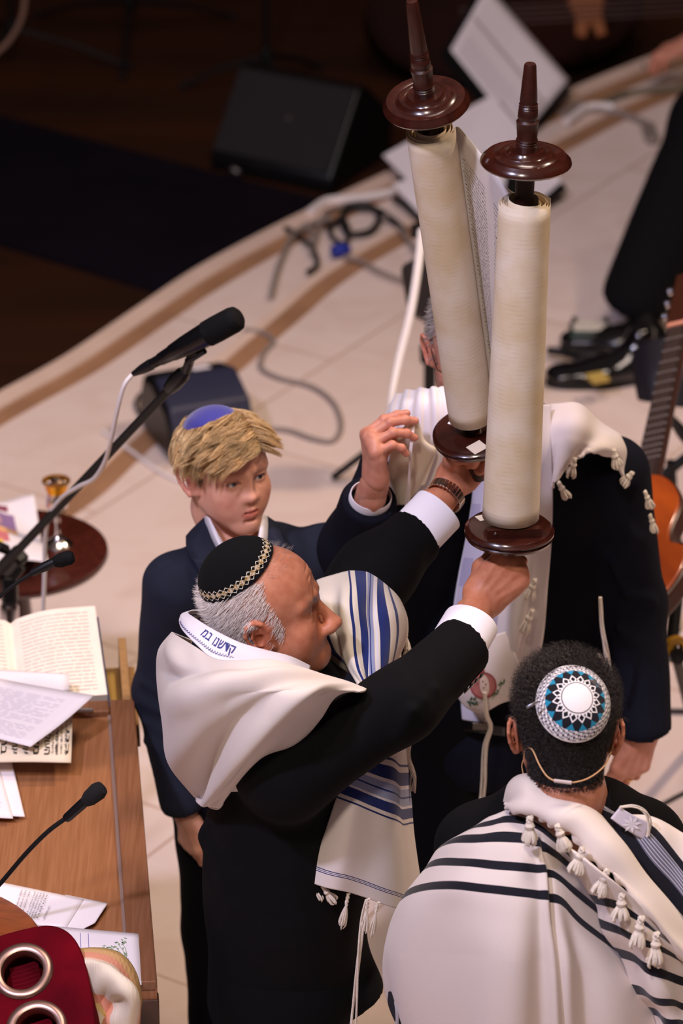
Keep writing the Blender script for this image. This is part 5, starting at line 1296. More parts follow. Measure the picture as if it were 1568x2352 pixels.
# ------------------------------------------------------------------ the elder man holding up the scroll
feetA = V(-0.10, 6.30, 0)
A_ = thing('person', feetA, 'white-haired elder in black velvet skullcap and black suit, lifting the scroll by its handles', 'person')
skA = skin_mat('skin_elder', '#c98565', '#bb7355')
RA = frame(nrm(V(0.98, -0.03, 0.165)), V(0, 0, 1)); OA = PY(598, 1465, 6.225)-RA@V(0.0785, -0.012, -0.014)
iA = lambda w: (np.asarray(w)-OA)@RA
PA = dict(w=1.0, back=0.007, nose=1.25, nw=1.22, eye=0.50, fat=0.007, bag=1.0, brow=1.3, lip=0.75, chin=0.004, jaw=1.04, ear=1.12, browt=0.25, tip=0.004)
neckA = [(V(0, -0.030, -0.05), 0.056), (V(0, -0.045, -0.10), 0.058), (iA(V(-0.115, 6.30, 1.43)), 0.065), (iA(V(-0.11, 6.30, 1.34)), 0.08)]
def exA(f):
    f.ell((0.0, 0.035, -0.105), (0.040, 0.035, 0.020), k=0.03)               # soft double chin
    for q in (-1, 1): f.cap((q*0.034, 0.072, -0.052), (q*0.030, 0.066, -0.082), 0.0016, 0.0016, k=0.008, mode='s')
    for k_ in range(3): f.cap((-0.03, 0.0845-0.003*k_, 0.045+0.012*k_), (0.03, 0.0845-0.003*k_, 0.045+0.012*k_), 0.0006, 0.0006, k=0.004, mode='s')
PA['extra'] = [exA]
fA = head_field(PA, neckA); vA, qA = fA.mesh(); vA = smooth_mesh(vA, qA, 1, 0.4); tA = head_tint(vA, PA)
# hands
def grip(side, Hp, R_, y0=0.072, z0=-0.032, curls=None, thumb=None, wrist_to=None, spreads=(3, 1, -1, -4)):
    sc = 1.10; O_ = np.asarray(Hp)-R_@V(0, y0, z0)*sc
    fa = [(V(0, 0.012, -0.001), 0.0265)]; 
    for w, r in wrist_to: fa.append(((np.asarray(w)-O_)@R_/sc, r/sc))
    f, fp, th = hand_field(side, curls, [s for s in spreads], thumb, fa); v, q = f.mesh(); v = smooth_mesh(v, q, 1, 0.35)
    return place(v, O_, R_, sc), q, hand_tint(v, fp, th), O_
BR_, aR_ = RRo[0], RRo[2]; BL_, aL_ = LRo[0], LRo[2]
HpR = BR_-aR_*0.085; elR = PY(920, 1618, 6.19); cuR = PY(1058, 1490, 6.33)
RH = frame(nrm(RT*0.66+V(0, 0, 0.74)+V(0, 0.12, 0)), nrm(V(-0.05, -1, 0.30)))
fist = [(72, 92, 55), (78, 95, 55), (82, 95, 55), (84, 92, 50)]
thf = [(0.017, 0.018, -0.010), (0.034, 0.046, -0.026), (0.032, 0.070, -0.047), (0.014, 0.084, -0.058)]
h1 = grip(-1, HpR, RH, curls=fist, thumb=thf, wrist_to=[(cuR, 0.033), (cuR*0.5+elR*0.5, 0.04)])
HpL = BL_-aL_*0.075; elL = PY(860, 1318, 6.62); cuL = PY(948, 1236, 6.70)
LH = frame(nrm(RT*0.55+V(0, 0, 0.83)+V(0, -0.05, 0)), nrm(V(0.05, 1, 0.10)))
h2 = grip(1, HpL, LH, curls=fist, thumb=thf, wrist_to=[(cuL, 0.033), (cuL*0.5+elL*0.5, 0.04)])
shR = V(-0.09, 6.12, 1.385); shL = V(-0.09, 6.47, 1.385); hipc = V(-0.105, 6.30, 0.90)
def core(shR, shL, hip, elR, elL, wR, wL, neckb, legs, h=0.011, rt=0.1, rs=1.0):
    P_ = np.array([shR, shL, hip, elR, elL, wR, wL, neckb, *legs]); f = Field(P_.min(0)-0.2, P_.max(0)+0.2, h)
    c = (shR+shL)/2; w = nrm(shR-shL)
    f.fcap(hip, c-V(0, 0, 0.05), rt*1.25, rt*1.45, w, 0.66, k=0.04); f.cap(shR, shL, 0.05*rs, 0.05*rs, k=0.04*rs)
    f.chain([shR, elR, wR], [0.048*rs, 0.040*rs, 0.028], k=0.03*rs); f.chain([shL, elL, wL], [0.048*rs, 0.040*rs, 0.028], k=0.03*rs); f.cap(c, neckb, 0.055, 0.05, k=0.03)
    for q in (0, 1):
        hp = legs[q]+V(0, 0, hip[2]-0.06); f.chain([hp, legs[q]*0.5+hp*0.5+V(0, 0, 0.02), legs[q]+V(0, 0, 0.08)], [rt*0.52, rt*0.42, 0.030], k=0.02)
        f.ell(legs[q]+V(0, 0, 0.04), (0.04, 0.06, 0.03), k=0.02)
    v, q = f.mesh(); return v, q, np.ones((len(v), 3))
legsA = [V(-0.10, 6.21, 0.0), V(-0.10, 6.39, 0.0)]
cA = core(shR, shL, hipc, elR, elL, h1[3], h2[3], V(-0.11, 6.3, 1.45), legsA)
v, q, t_ = merge([(place(vA, OA, RA), qA, tA), h1[:3], h2[:3], cA]); bodyA = from_arrays('body', v, q, skA, A_, True, {'tint': t_})
# suit jacket
def jackA(f):
    y = (0, 1, 0)
    f.fcap((-0.095, 6.30, 0.80), (-0.100, 6.30, 1.06), 0.195, 0.180, y, 0.76, k=0.04)
    f.fcap((-0.100, 6.30, 1.06), (-0.105, 6.30, 1.34), 0.180, 0.178, y, 0.74, k=0.05)
    f.cap((-0.095, 6.14, 1.375), (-0.095, 6.46, 1.375), 0.068, 0.068, k=0.06)
    f.cap((-0.11, 6.24, 1.43), (-0.11, 6.36, 1.43), 0.050, 0.050, k=0.05)
    f.cap((0.015, 6.24, 0.84), (0.05, 6.22, 0.76), 0.06, 0.05, k=0.06)        # front skirt swinging forward
    f.chain([shR+V(0, 0, -0.005), elR, cuR], [0.078, 0.060, 0.057], k=0.045)
    f.chain([shL+V(0, 0, -0.005), elL, cuL], [0.076, 0.064, 0.056], k=0.045)
    flatcut(f, cuR, cuR-elR, 0.075); flatcut(f, cuL, cuL-elL, 0.075)
    f.plane((0, 0, 0.835), (0.22, 0, -1), k=0.006)
    f.ell((0.05, 6.24, 1.42), (0.055, 0.09, 0.07), k=0.02, mode='s')          # open front at the neck
    # gathered folds at the back and under the arm
    for a, b, c in (((-0.235, 6.26, 1.165), (-0.19, 6.17, 1.135), (-0.09, 6.135, 1.17)), ((-0.225, 6.22, 1.118), (-0.17, 6.155, 1.10), (-0.08, 6.14, 1.13))):
        f.chain([a, b, c], [0.016, 0.012, 0.008], k=0.03)
    e = nrm(cuR-elR)
    for t in (0.0, 0.25, 0.55): f.chain([elR+e*(t*0.12)+V(0.02, -0.07, 0.03), elR+e*(t*0.12)+V(-0.01, -0.065, -0.02), elR+e*(t*0.12)+V(-0.05, -0.03, -0.06)], [0.005, 0.007, 0.004], k=0.016)
jkA = garment('jacket', jackA, (-0.42, 5.98, 0.70), (0.36, 6.86, 1.62), 0.0052, M_suitblack, A_, fold_noise(0.004, 22, 3, 6), 2)
ins = nrm(cuR-elR)
rd_ = V(0.2, -0.85, -0.55); rd_ = nrm(rd_-ins*(rd_@ins))
for k in range(4):
    G().lathe([(0, -0.003), (0.0065, 0), (0.007, 0.002), (0, 0.0032)], cuR-ins*(0.012+0.0155*k)+rd_*(0.0590+0.0002*k), rd_, 12).build('sleeve_button', M_button, jkA)
cfR = cuff('shirt_cuff', cuR-ins*0.03, PY(1082, 1430, 6.39), 0.051, 0.0500, M_shirt, A_, 0.82)
G().lathe([(0, 0), (0.0052, 0), (0.0055, 0.0015), (0.003, 0.0022), (0, 0.002)], PY(1083, 1482, 6.305), nrm(V(0.2, -0.9, -0.2)), 14).build('cuff_button', mat('pearl_button', '#d9d2cc', 0.3), cfR)
insL = nrm(cuL-elL)
cuff('shirt_cuff', cuL-insL*0.04, PY(1008, 1170, 6.74), 0.050, 0.0500, M_shirt, A_, 0.85)
# wristwatch with link bracelet on the far wrist
wc = h2[3]*0.50+PY(1008, 1168, 6.73)*0.50; wy = nrm(h2[3]-cuL); wx = LH[:, 0]-wy*(LH[:, 0]@wy); wx = nrm(wx); wz = np.cross(wx, wy)
wt = thing('wristwatch', wc, 'steel link wristwatch on the elder man\'s far wrist', 'watch'); M_steel = mat('brushed_steel', '#c9b8a6', 0.28, metal=1.0)
gl = G(); gc = G()
for k in range(30):
    a = 2*math.pi*k/30; rx, rz = 0.0345, 0.0290; p = wc+wx*(math.cos(a)*rx)+wz*(math.sin(a)*rz); n_ = nrm(wx*math.cos(a)*rz+wz*math.sin(a)*rx); tt = np.cross(n_, wy)
    (gc if abs(k-22) < 2 else gl).box(p, (0.0058, 0.021 if abs(k-22) < 2 else 0.0190, 0.0028), np.stack([tt, wy, n_], 1))
gl.build('bracelet', M_steel, wt, True, bevel=0.0005); gc.build('clasp', M_chrome, wt, True, bevel=0.0005)
legs_and_shoes(A_, V(-0.10, 6.21, 0.86), V(-0.10, 6.39, 0.86), mat('black_trousers', '#0b0a0c', 0.9, spec=0.1), 0, (1, 0, 0), 0.105, 0.085, 0.075)
# shirt collar
cuff('shirt_collar', V(-0.105, 6.30, 1.435), V(-0.085, 6.30, 1.475), 0.068, 0.066, M_shirt, A_, 0.95, side=V(0, 1, 0))
eyeballs(OA, RA, PA, A_, gaze=(0, 1, 0.1), iris='#4a3a30')
# hair
cE = V(0, -0.020, 0.036); rE = V(0.0765, 0.097, 0.081); cE0, rE0 = cE, rE; cE = V(0, -0.013, 0.036); rE = V(0.0765, 0.090, 0.081)
def hmaskA(v):
    x, y, z = v[:, 0], v[:, 1], v[:, 2]; side = np.abs(x) > 0.03
    return (((y < 0.026+0.25*np.clip(0.02-z, -0.05, 0.03)) & (z > -0.050+0.35*np.clip(y+0.05, 0, 0.1)) & (z < 0.085)) | ((y < -0.05) & (z > -0.085))) & ~((np.abs(x) > 0.070) & (y > -0.040) & (y < 0.012) & (z < 0.020)) & (y < 0.034) & ~((z > 0.050) & (y > 0.012)) & (v[:, 2] > -0.09)
capA_ = nrm(V(0.08, -0.46, 0.89)); ncA = (((vA-cE)/np.linalg.norm(vA-cE, axis=1)[:, None])@capA_) < math.cos(0.90)
ii = sample(vA, hmaskA(vA) & ncA, 8000, 1); roots = vA[ii]; nn_ = (roots-cE)/rE**2; nn_ /= np.linalg.norm(nn_, axis=1)[:, None]
tgt = lambda p, t: np.stack([p[:, 0]*3*(p[:, 1] > -0.08), -0.55+0*p[:, 0], -0.50+0.9*(p[:, 1] < -0.095)*(p[:, 2] > 0.0)], 1)
d0 = nn_*0.55+np.stack([0*roots[:, 0], -0.5-0*roots[:, 1], -0.45+0*roots[:, 2]], 1)
pp = grow(roots-nn_*0.001, d0, 7, 0.0034, tgt, 0.72, cE, rE, 0.0035, 0.13, 3)
rs = np.random.RandomState(3); cols = (0.90+0.30*rs.rand(len(roots), 1))*np.array([[1.0, 0.94, 0.90]]); dk = (roots[:, 1] < -0.04) & (roots[:, 2] < -0.03); cols[dk] *= 0.62
M_hairw = mat('white_hair', (0.86, 0.82, 0.80), 0.5, attr='col', spec=0.3)
strands('hair', place(pp, OA, RA), 0.00032, M_hairw, A_, cols)
for q in (1, -1):          # bushy brows
    n_ = 160; rs = np.random.RandomState(5+q); a = rs.rand(n_); r0 = np.stack([q*(0.016+0.036*a), 0.0850-0.022*a**1.6, 0.0175+0.006*np.sin(a*2.8)+0.004*rs.randn(n_)*0.8], 1)
    d_ = np.stack([q*(0.6+0*a), 0.55+0*a, 0.15-0.8*a], 1)+0.25*rs.randn(n_, 3); P_ = grow(r0, d_, 5, 0.0028, lambda p, t: np.stack([q*0.8+0*p[:, 0], 0.2+0*p[:, 0], -0.6+0*p[:, 0]], 1), 0.8, seed=9)
    strands('eyebrow', place(P_, OA, RA), 0.00032, M_hairw, A_, np.tile([[0.16, 0.13, 0.12]], (n_, 1))*(0.6+0.8*rs.rand(n_, 1)))
n_ = 260; ii = sample(vA, (vA[:, 2] > 0.085) & (vA[:, 1] > -0.01) & (vA[:, 1] < 0.055), n_, 8); r0 = vA[ii]; nn_ = (r0-cE)/rE**2
strands('crown_fuzz', place(grow(r0, nn_/np.linalg.norm(nn_, axis=1)[:, None]+V(0, 0.5, 0), 5, 0.003, lambda p, t: np.tile([[0, 0.6, 0.4]], (len(p), 1)), 0.8, seed=2, jitter=0.1), OA, RA), 0.00016, M_hairw, A_, np.full((n_, 3), 0.45))
# skullcap
cEA, rEA = cE, rE
nb = NB('velvet_skullcap', 0.97, 0.0); u, vv_ = nb.at('u'), nb.at('v')
vc = nb.m_('DIVIDE', nb.m_('ABSOLUTE', nb.m_('SUBTRACT', vv_, 0.865)), 0.055)
t1 = nb.m_('MULTIPLY', nb.tri(nb.m_('MULTIPLY', u, 34)), 2.0)
dia = nb.lt(nb.m_('ADD', nb.m_('SUBTRACT', 1.0, t1), nb.m_('MULTIPLY', vc, 1.0)), 1.15)
core_ = nb.land(dia, nb.lt(vc, 1.0))
t2 = nb.m_('ADD', nb.m_('MULTIPLY', t1, 1.0), nb.m_('MULTIPLY', nb.m_('SUBTRACT', vc, 1.0), 1.0)); chev = nb.land(nb.band(t2, 0.42, 0.72), nb.band(vc, 1.0, 1.75))
n_ = nb.nt.nodes.new('ShaderNodeTexNoise'); n_.inputs['Scale'].default_value = 320; tc = nb.nt.nodes.new('ShaderNodeTexCoord'); nb.nt.links.new(tc.outputs['Object'], n_.inputs['Vector'])
gold = nb.mix(nb.gt(n_.outputs['Fac'], 0.52), '#d9cbb4', '#a98a4a')
c = nb.mix(core_, '#050507', gold); c = nb.mix(chev, c, '#e6dcc6'); c = nb.mix(nb.gt(vv_, 0.965), c, '#0c0c16')
met = nb.m_('MULTIPLY', core_, 0.5)
M_capA = nb.done(c, 0.6, 500, met)
cap = cap_patch('skullcap', OA, RA, 1.0, cE, rE*1.03, (0.08, -0.46, 0.89), 0.97, M_capA, A_, puff=0.014, thick=0.003, nu=128, nt=36)
cE, rE = cE0, rE0
# prayer shawl of the elder: back and near shoulder
M_shawlA = stripes('cream_shawl', '#dbd0c9', [], rough=0.82)
def S3(rows): return [[PY(x, y, Y) for x, y, Y in r] for r in rows]
TA = thing('prayer_shawl', PY(600, 1500, 6.1), 'cream prayer shawl with blue stripes worn by the elder man in the velvet skullcap', 'prayer shawl')
rowsA = S3([
 [(440, 1470, 6.50), (400, 1455, 6.36), (410, 1462, 6.25), (446, 1486, 6.17), (490, 1516, 6.12), (550, 1520, 6.09), (620, 1516, 6.10), (690, 1532, 6.13), (765, 1556, 6.17), (840, 1582, 6.19)],
 [(430, 1500, 6.52), (366, 1494, 6.37), (385, 1515, 6.22), (430, 1532, 6.12), (485, 1540, 6.07), (550, 1543, 6.05), (620, 1545, 6.05), (690, 1555, 6.06), (765, 1572, 6.09), (835, 1586, 6.12)],
 [(420, 1550, 6.52), (357, 1545, 6.37), (380, 1578, 6.18), (425, 1592, 6.08), (485, 1592, 6.03), (550, 1590, 6.01), (615, 1590, 6.01), (680, 1592, 6.02), (740, 1596, 6.05), (775, 1602, 6.09)],
 [(430, 1620, 6.52), (371, 1622, 6.36), (398, 1645, 6.17), (442, 1652, 6.07), (495, 1652, 6.02), (550, 1652, 6.01), (605, 1652, 6.015), (655, 1650, 6.03), (700, 1650, 6.06), (735, 1650, 6.10)],
 [(440, 1690, 6.50), (388, 1695, 6.35), (415, 1715, 6.18), (452, 1722, 6.09), (495, 1724, 6.05), (540, 1724, 6.035), (580, 1722, 6.04), (620, 1718, 6.05), (655, 1712, 6.07), (685, 1704, 6.10)],
 [(450, 1760, 6.48), (412, 1765, 6.33), (432, 1782, 6.20), (460, 1790, 6.13), (492, 1792, 6.10), (522, 1790, 6.085), (548, 1785, 6.08), (575, 1776, 6.08), (603, 1765, 6.09), (632, 1750, 6.105)],
 [(470, 1830, 6.44), (440, 1822, 6.32), (448, 1840, 6.235), (460, 1846, 6.19), (476, 1846, 6.165), (495, 1841, 6.145), (515, 1832, 6.135), (535, 1822, 6.13), (556, 1810, 6.125), (578, 1795, 6.125)],
 [(480, 1846, 6.43), (452, 1836, 6.32), (454, 1846, 6.25), (462, 1852, 6.215), (475, 1851, 6.19), (492, 1845, 6.165), (510, 1836, 6.155), (530, 1825, 6.15), (550, 1813, 6.145), (572, 1798, 6.145)]])
def dA(u, v):
    ph = np.arctan2(v+0.05, 1.03-u); rad = np.sqrt((v+0.05)**2+(1.03-u)**2)
    a = 0.015*np.sin(ph*13+1.5*np.sin(rad*3))*np.clip((rad-0.08)*2.2, 0, 1)*np.exp(-((ph-0.75)/0.55)**2)
    b = 0.010*np.sin(ph*24+2+rad*2)*np.clip((rad-0.15)*2, 0, 1)*np.exp(-((ph-0.9)/0.35)**2)
    c = 0.012*np.exp(-(((u-0.20-v*0.5)/0.06)**2+((v-0.12)/0.10)**2))-0.012*np.exp(-(((u-0.30)/0.09)**2+((v-0.20+0.3*(u-.3))/0.035)**2))
    e = 0.006*pnoise(u*9+v*4, 3)*np.clip(v*4, 0, 1)*np.clip((1-v)*4, 0, 1)
    return (a+b+c+e)*np.clip(u*8-0.6, 0, 1)
o, SA = sheet('shawl_back', rowsA, 180, 150, M_shawlA, TA, 0.004, disp=dA)
# collar band (with embroidered words)
M_band = stripes('white_collar_band', '#efe9f0', [], rough=0.6)
colr = S3([
 [(560, 1440, 6.47), (500, 1412, 6.46), (450, 1402, 6.42), (432, 1408, 6.34), (447, 1420, 6.26), (480, 1441, 6.205), (515, 1460, 6.18), (555, 1478, 6.165), (610, 1494, 6.17), (665, 1508, 6.19), (712, 1530, 6.23)],
 [(560, 1450, 6.475), (495, 1428, 6.48), (440, 1412, 6.44), (418, 1411, 6.35), (428, 1430, 6.25), (462, 1458, 6.185), (498, 1482, 6.155), (545, 1502, 6.14), (605, 1510, 6.145), (662, 1520, 6.17), (710, 1538, 6.215)],
 [(560, 1465, 6.47), (490, 1445, 6.485), (435, 1425, 6.45), (414, 1420, 6.355), (418, 1445, 6.245), (450, 1480, 6.165), (490, 1512, 6.125), (545, 1520, 6.11), (605, 1522, 6.12), (660, 1530, 6.15), (708, 1545, 6.20)]])
ob, SB = sheet('collar_band', colr, 120, 24, M_band, TA, 0.003)
M_blueth = mat('blue_thread', '#3a3f86', 0.6)
g = G()
gsb = surf
def wr(g, S, body, u0, u1, v0, h, lift): write_on(g, S, body, u0, u1, v0, h, lift, bold=0.012)
wr(g, SB, 'קדשנו'[::-1], 0.575, 0.685, 0.60, -0.42, 0.0022)
wr(g, SB, 'במ'[::-1], 0.50, 0.555, 0.55, -0.40, 0.0022)
g.build('embroidered_words', M_blueth, ob, False, angle=None)
g = G()
for k in range(26):
    u0 = 0.36+k*0.0125; P_ = []
    for du, dv in ((0, 0.86), (0.004, 0.74), (0.008, 0.86), (0.0125, 0.80)):
        p, n_ = surf(SB, u0+du, dv); P_.append(p+n_*0.0022)
    g.tube(P_, 0.00042, 4)
g.build('embroidered_edge', M_blueth, ob)
g = G(); INN = [[p for p in r] for r in SB]
def wr2(body, u0, u1, v0, h):
    v, f = text_mesh(body, 0.01); w = v[:, 0].max()-v[:, 0].min(); pts = []
    for a, b in zip((v[:, 0]-v[:, 0].min())/w, v[:, 1]/0.7):
        p, n_ = surf(SB, u0+(u1-u0)*a, v0+h*b); pts.append(p+n_*0.0022)
    g.add(pts, f)
wr2('צונו'[::-1], 0.16, 0.27, 0.75, -0.5)
g.build('embroidered_words', M_blueth, ob, False, angle=None)
# far shoulder part with blue stripes
NAVY = '#1c2a66'; GREYB = '#8d93b4'
M_shawlA2 = stripes('cream_shawl_blue_stripes_long', '#ddd2c2', [(0.405, 0.42, NAVY), (0.455, 0.535, NAVY), (0.545, 0.60, GREYB), (0.565, 0.575, NAVY), (0.61, 0.625, '#d6d2dc'), (0.635, 0.69, NAVY), (0.725, 0.74, NAVY), (0.085, 0.145, NAVY)], attr='u')
rows2 = S3([
 [(706, 1350, 6.60), (728, 1334, 6.55), (765, 1322, 6.55), (806, 1312, 6.56), (850, 1310, 6.575), (882, 1326, 6.60), (905, 1362, 6.66), (915, 1420, 6.74)],
 [(710, 1385, 6.54), (735, 1368, 6.47), (772, 1358, 6.46), (810, 1350, 6.46), (850, 1350, 6.47), (888, 1362, 6.50), (918, 1392, 6.58), (920, 1450, 6.68)],
 [(716, 1420, 6.50), (740, 1410, 6.43), (775, 1402, 6.41), (812, 1396, 6.40), (852, 1400, 6.41), (894, 1408, 6.44), (932, 1430, 6.54), (925, 1480, 6.64)],
 [(722, 1455, 6.47), (746, 1452, 6.40), (780, 1450, 6.38), (820, 1446, 6.37), (856, 1450, 6.37), (895, 1456, 6.41), (936, 1466, 6.51), (922, 1510, 6.6)],
 [(735, 1488, 6.44), (760, 1495, 6.38), (790, 1500, 6.35), (824, 1502, 6.335), (856, 1506, 6.33), (888, 1508, 6.37), (925, 1504, 6.48), (910, 1530, 6.56)],
 [(765, 1512, 6.40), (785, 1526, 6.35), (808, 1540, 6.32), (832, 1548, 6.30), (856, 1552, 6.30), (878, 1552, 6.34), (908, 1542, 6.45), (895, 1555, 6.52)],
 [(805, 1545, 6.36), (818, 1560, 6.31), (830, 1575, 6.28), (842, 1586, 6.265), (854, 1592, 6.27), (866, 1590, 6.31), (885, 1576, 6.41), (880, 1580, 6.48)]])
def d2(u, v): return 0.010*np.sin(u*17+v*3)*np.clip(v*3, 0, 1)*(1-0.3*v)+0.012*np.exp(-((u-0.33-0.1*v)/0.05)**2)*np.clip(v*2, 0, 1)-0.014*np.exp(-((u-0.22)/0.05)**2)*v
sheet('shawl_far_shoulder', rows2, 110, 90, M_shawlA2, TA, 0.004, disp=d2)
# hanging front panel
bands3 = [(0.125, 0.137, NAVY), (0.165, 0.232, NAVY), (0.240, 0.250, '#cfcad8'), (0.252, 0.345, GREYB), (0.292, 0.302, NAVY), (0.347, 0.357, '#cfcad8'), (0.360, 0.425, NAVY), (0.450, 0.462, NAVY), (0.872, 0.878, NAVY), (0.884, 0.889, '#5a618f'), (0.895, 0.901, NAVY)]
M_shawlA3 = stripes('cream_shawl_blue_stripes_cross', '#dacfca', bands3, attr='v')
rows3 = S3([
 [(812, 1660, 6.24), (840, 1665, 6.235), (870, 1672, 6.24), (895, 1678, 6.25), (915, 1690, 6.28), (930, 1700, 6.36)],
 [(803, 1730, 6.20), (835, 1742, 6.19), (870, 1754, 6.20), (895, 1762, 6.215), (917, 1775, 6.25), (938, 1775, 6.36)],
 [(790, 1790, 6.18), (826, 1806, 6.165), (866, 1822, 6.18), (898, 1835, 6.20), (922, 1848, 6.245), (945, 1845, 6.37)],
 [(772, 1845, 6.165), (814, 1862, 6.145), (862, 1882, 6.165), (900, 1898, 6.19), (928, 1910, 6.24), (950, 1905, 6.37)],
 [(752, 1908, 6.155), (800, 1928, 6.13), (856, 1948, 6.155), (900, 1964, 6.185), (936, 1976, 6.235), (958, 1965, 6.37)],
 [(730, 1972, 6.145), (786, 1994, 6.12), (848, 2014, 6.145), (900, 2032, 6.18), (942, 2044, 6.23), (966, 2020, 6.37)],
 [(714, 2022, 6.14), (776, 2045, 6.115), (843, 2064, 6.14), (898, 2082, 6.175), (944, 2096, 6.225), (966, 2070, 6.37)]])
def d3(u, v): return 0.008*np.sin(u*11+1.2)*(0.3+0.7*v)
op_, S3g = sheet('shawl_front_panel', rows3, 70, 110, M_shawlA3, TA, 0.004, disp=d3)
# fringes of the front panel
fr = [((716, 2026), (735, 2070), 0.0055), ((740, 2035), (770, 2075), 0.006), ((800, 2052), (785, 2130), 0.005), ((845, 2064), (835, 2145), 0.005), ((868, 2072), (852, 2152), 0.0045)]
for k, (a, b, r) in enumerate(fr): tassel('fringe_tassel', PY(*a, 6.13), PY(*b, 6.13), r, TA, k, knot=(k < 2))
cords('corner_string', [PY(842, 2068, 6.13), PY(833, 2110, 6.13), PY(826, 2180, 6.12), PY(820, 2260, 6.12), PY(812, 2350, 6.12), PY(808, 2400, 6.12)], 0.0032, 5, TA, 1)
for k, (a, b) in enumerate([((930, 1440), (936, 1500)), ((934, 1470), (928, 1528)), ((932, 1505), (938, 1560))]): tassel('fringe_tassel', PY(*a, 6.50), PY(*b, 6.48), 0.004, TA, 20+k)
cords('corner_string', [PY(942, 1690, 6.36), PY(938, 1740, 6.36), PY(948, 1780, 6.36), PY(946, 1820, 6.36)], 0.003, 5, TA, 4)
cords('corner_string', [PY(906, 1705, 6.30), PY(912, 1725, 6.30), PY(915, 1742, 6.30)], 0.004, 7, TA, 6)
# ------------------------------------------------------------------ the man seen from behind at lower right
D_ = thing('person', V(0.371, 5.94, 0), 'man seen from behind with curly black hair, round crocheted skullcap and dark suit', 'person')
skD = skin_mat('skin_rear', '#c08266', '#b07054')
RD = frame(nrm(V(0.03, 1.0, -0.16)), V(0, 0, 1)); OD = PY(1298, 1668, 5.95)
iD = lambda w: (np.asarray(w)-OD)@RD
PD = dict(w=1.0, ear=1.05)
neckD = [(V(0, -0.032, -0.05), 0.056), (V(0, -0.050, -0.10), 0.058), (iD(V(0.375, 5.93, 1.44)), 0.062), (iD(V(0.371, 5.94, 1.36)), 0.07)]
fD = head_field(PD, neckD, 0.002); vD, qD = fD.mesh(); vD = smooth_mesh(vD, qD, 1, 0.4)
cD = core(V(0.26, 6.0, 1.31), V(0.50, 6.0, 1.31), V(0.371, 5.97, 0.9), V(0.20, 6.0, 1.12), V(0.54, 6.0, 1.12), V(0.27, 6.14, 1.05), V(0.48, 6.14, 1.05), V(0.371, 5.94, 1.44), [V(0.28, 5.94, 0), V(0.46, 5.94, 0)], rs=0.7)
v, q, t_ = merge([(place(vD, OD, RD), qD, head_tint(vD, PD)), cD]); from_arrays('body', v, q, skD, D_, True, {'tint': t_})
for sx_ in (0.22, 0.52):
    pass
def jackD(f):
    f.fcap((0.371, 5.98, 0.80), (0.371, 5.97, 1.30), 0.16, 0.165, (1, 0, 0), 0.62, k=0.05)
    f.cap((0.245, 6.0, 1.315), (0.51, 5.99, 1.335), 0.055, 0.055, k=0.05); f.cap((0.34, 5.95, 1.385), (0.45, 5.95, 1.385), 0.050, 0.050, k=0.05)
    for sx_, ex, wx_ in ((0.225, 0.20, 0.27), (0.52, 0.54, 0.48)): f.chain([(sx_, 6.0, 1.31), (ex, 6.0, 1.12), (wx_, 6.15, 1.04)], [0.062, 0.055, 0.045], k=0.04)
    f.cap((0.375, 5.94, 1.42), (0.375, 5.95, 1.56), 0.057, 0.06, k=0.012, mode='s')
garment('jacket', jackD, (0.0, 5.70, 0.72), (0.75, 6.22, 1.56), 0.0075, M_suitblack, D_, fold_noise(0.003, 20, 8))
legs_and_shoes(D_, V(0.28, 5.94, 0.86), V(0.46, 5.94, 0.86), mat('black_trousers', '#0d0c0e', 0.85), 0, (0, 1, 0), 0.10, 0.08, 0.07)
nb = NB('striped_collar', 0.7); M_collD = nb.done(nb.mix(nb.gt(nb.tri(nb.m_('MULTIPLY', nb.at('v'), 7.0)), 0.30), '#ebe6f0', '#8f90b8'))
vs = []; uu = []; vv = []; N = 64
for i in range(9):
    for j in range(N+1):
        a = 2*math.pi*j/N; q_ = i/8; r_ = 0.0665-0.004*q_; c_ = V(0.376, 5.925-0.004*q_, 1.435+0.045*q_); vs.append(c_+V(math.cos(a)*r_, math.sin(a)*r_*0.98, 0)); uu.append(j/N); vv.append(q_)
f = [(i*(N+1)+j, i*(N+1)+j+1, (i+1)*(N+1)+j+1, (i+1)*(N+1)+j) for i in range(8) for j in range(N)]
o = from_arrays('shirt_collar', vs, f, M_collD, D_, True, {'u': uu, 'v': vv}); md = o.modifiers.new('t', 'SOLIDIFY'); md.thickness = 0.002
o = G().lathe([(0.0735, -0.03), (0.0745, 0.0), (0.0725, 0.022), (0.069, 0.026), (0.0665, 0.02), (0.067, -0.03)], V(0.376, 5.925, 1.435), (0, 0.05, 1), 60, ell=0.98).build('jacket_collar', M_suitnavy2, D_)
# hair: dense curls
def hmaskD(v):
    x, y, z = v[:, 0], v[:, 1], v[:, 2]
    return ((z > 0.035) | ((y < 0.02) & (z > -0.045)) | ((y < -0.035) & (z > -0.070) & (np.abs(x) < 0.060))) & ~((np.abs(x) > 0.071) & (y > -0.04) & (y < 0.012) & (z < 0.02)) & (z > -0.092)
axD = nrm(RD.T@nrm(-FW*0.95+UP*0.24+RT*0.12)); nocapD = (((vD-cE)/np.linalg.norm(vD-cE, axis=1)[:, None])@axD) < math.cos(0.60)
ii = sample(vD, hmaskD(vD) & nocapD, 5200, 11); r0 = vD[ii]; n0 = (r0-cE)/rE**2; n0 /= np.linalg.norm(n0, axis=1)[:, None]; rs = np.random.RandomState(12)
K = 15; top = np.clip((r0[:, 2]-0.0)/0.09, 0, 1); nape = np.clip((-r0[:, 2]+0.01)/0.06, 0, 1); Lh = (0.010+0.021*top)*(1-0.5*nape)
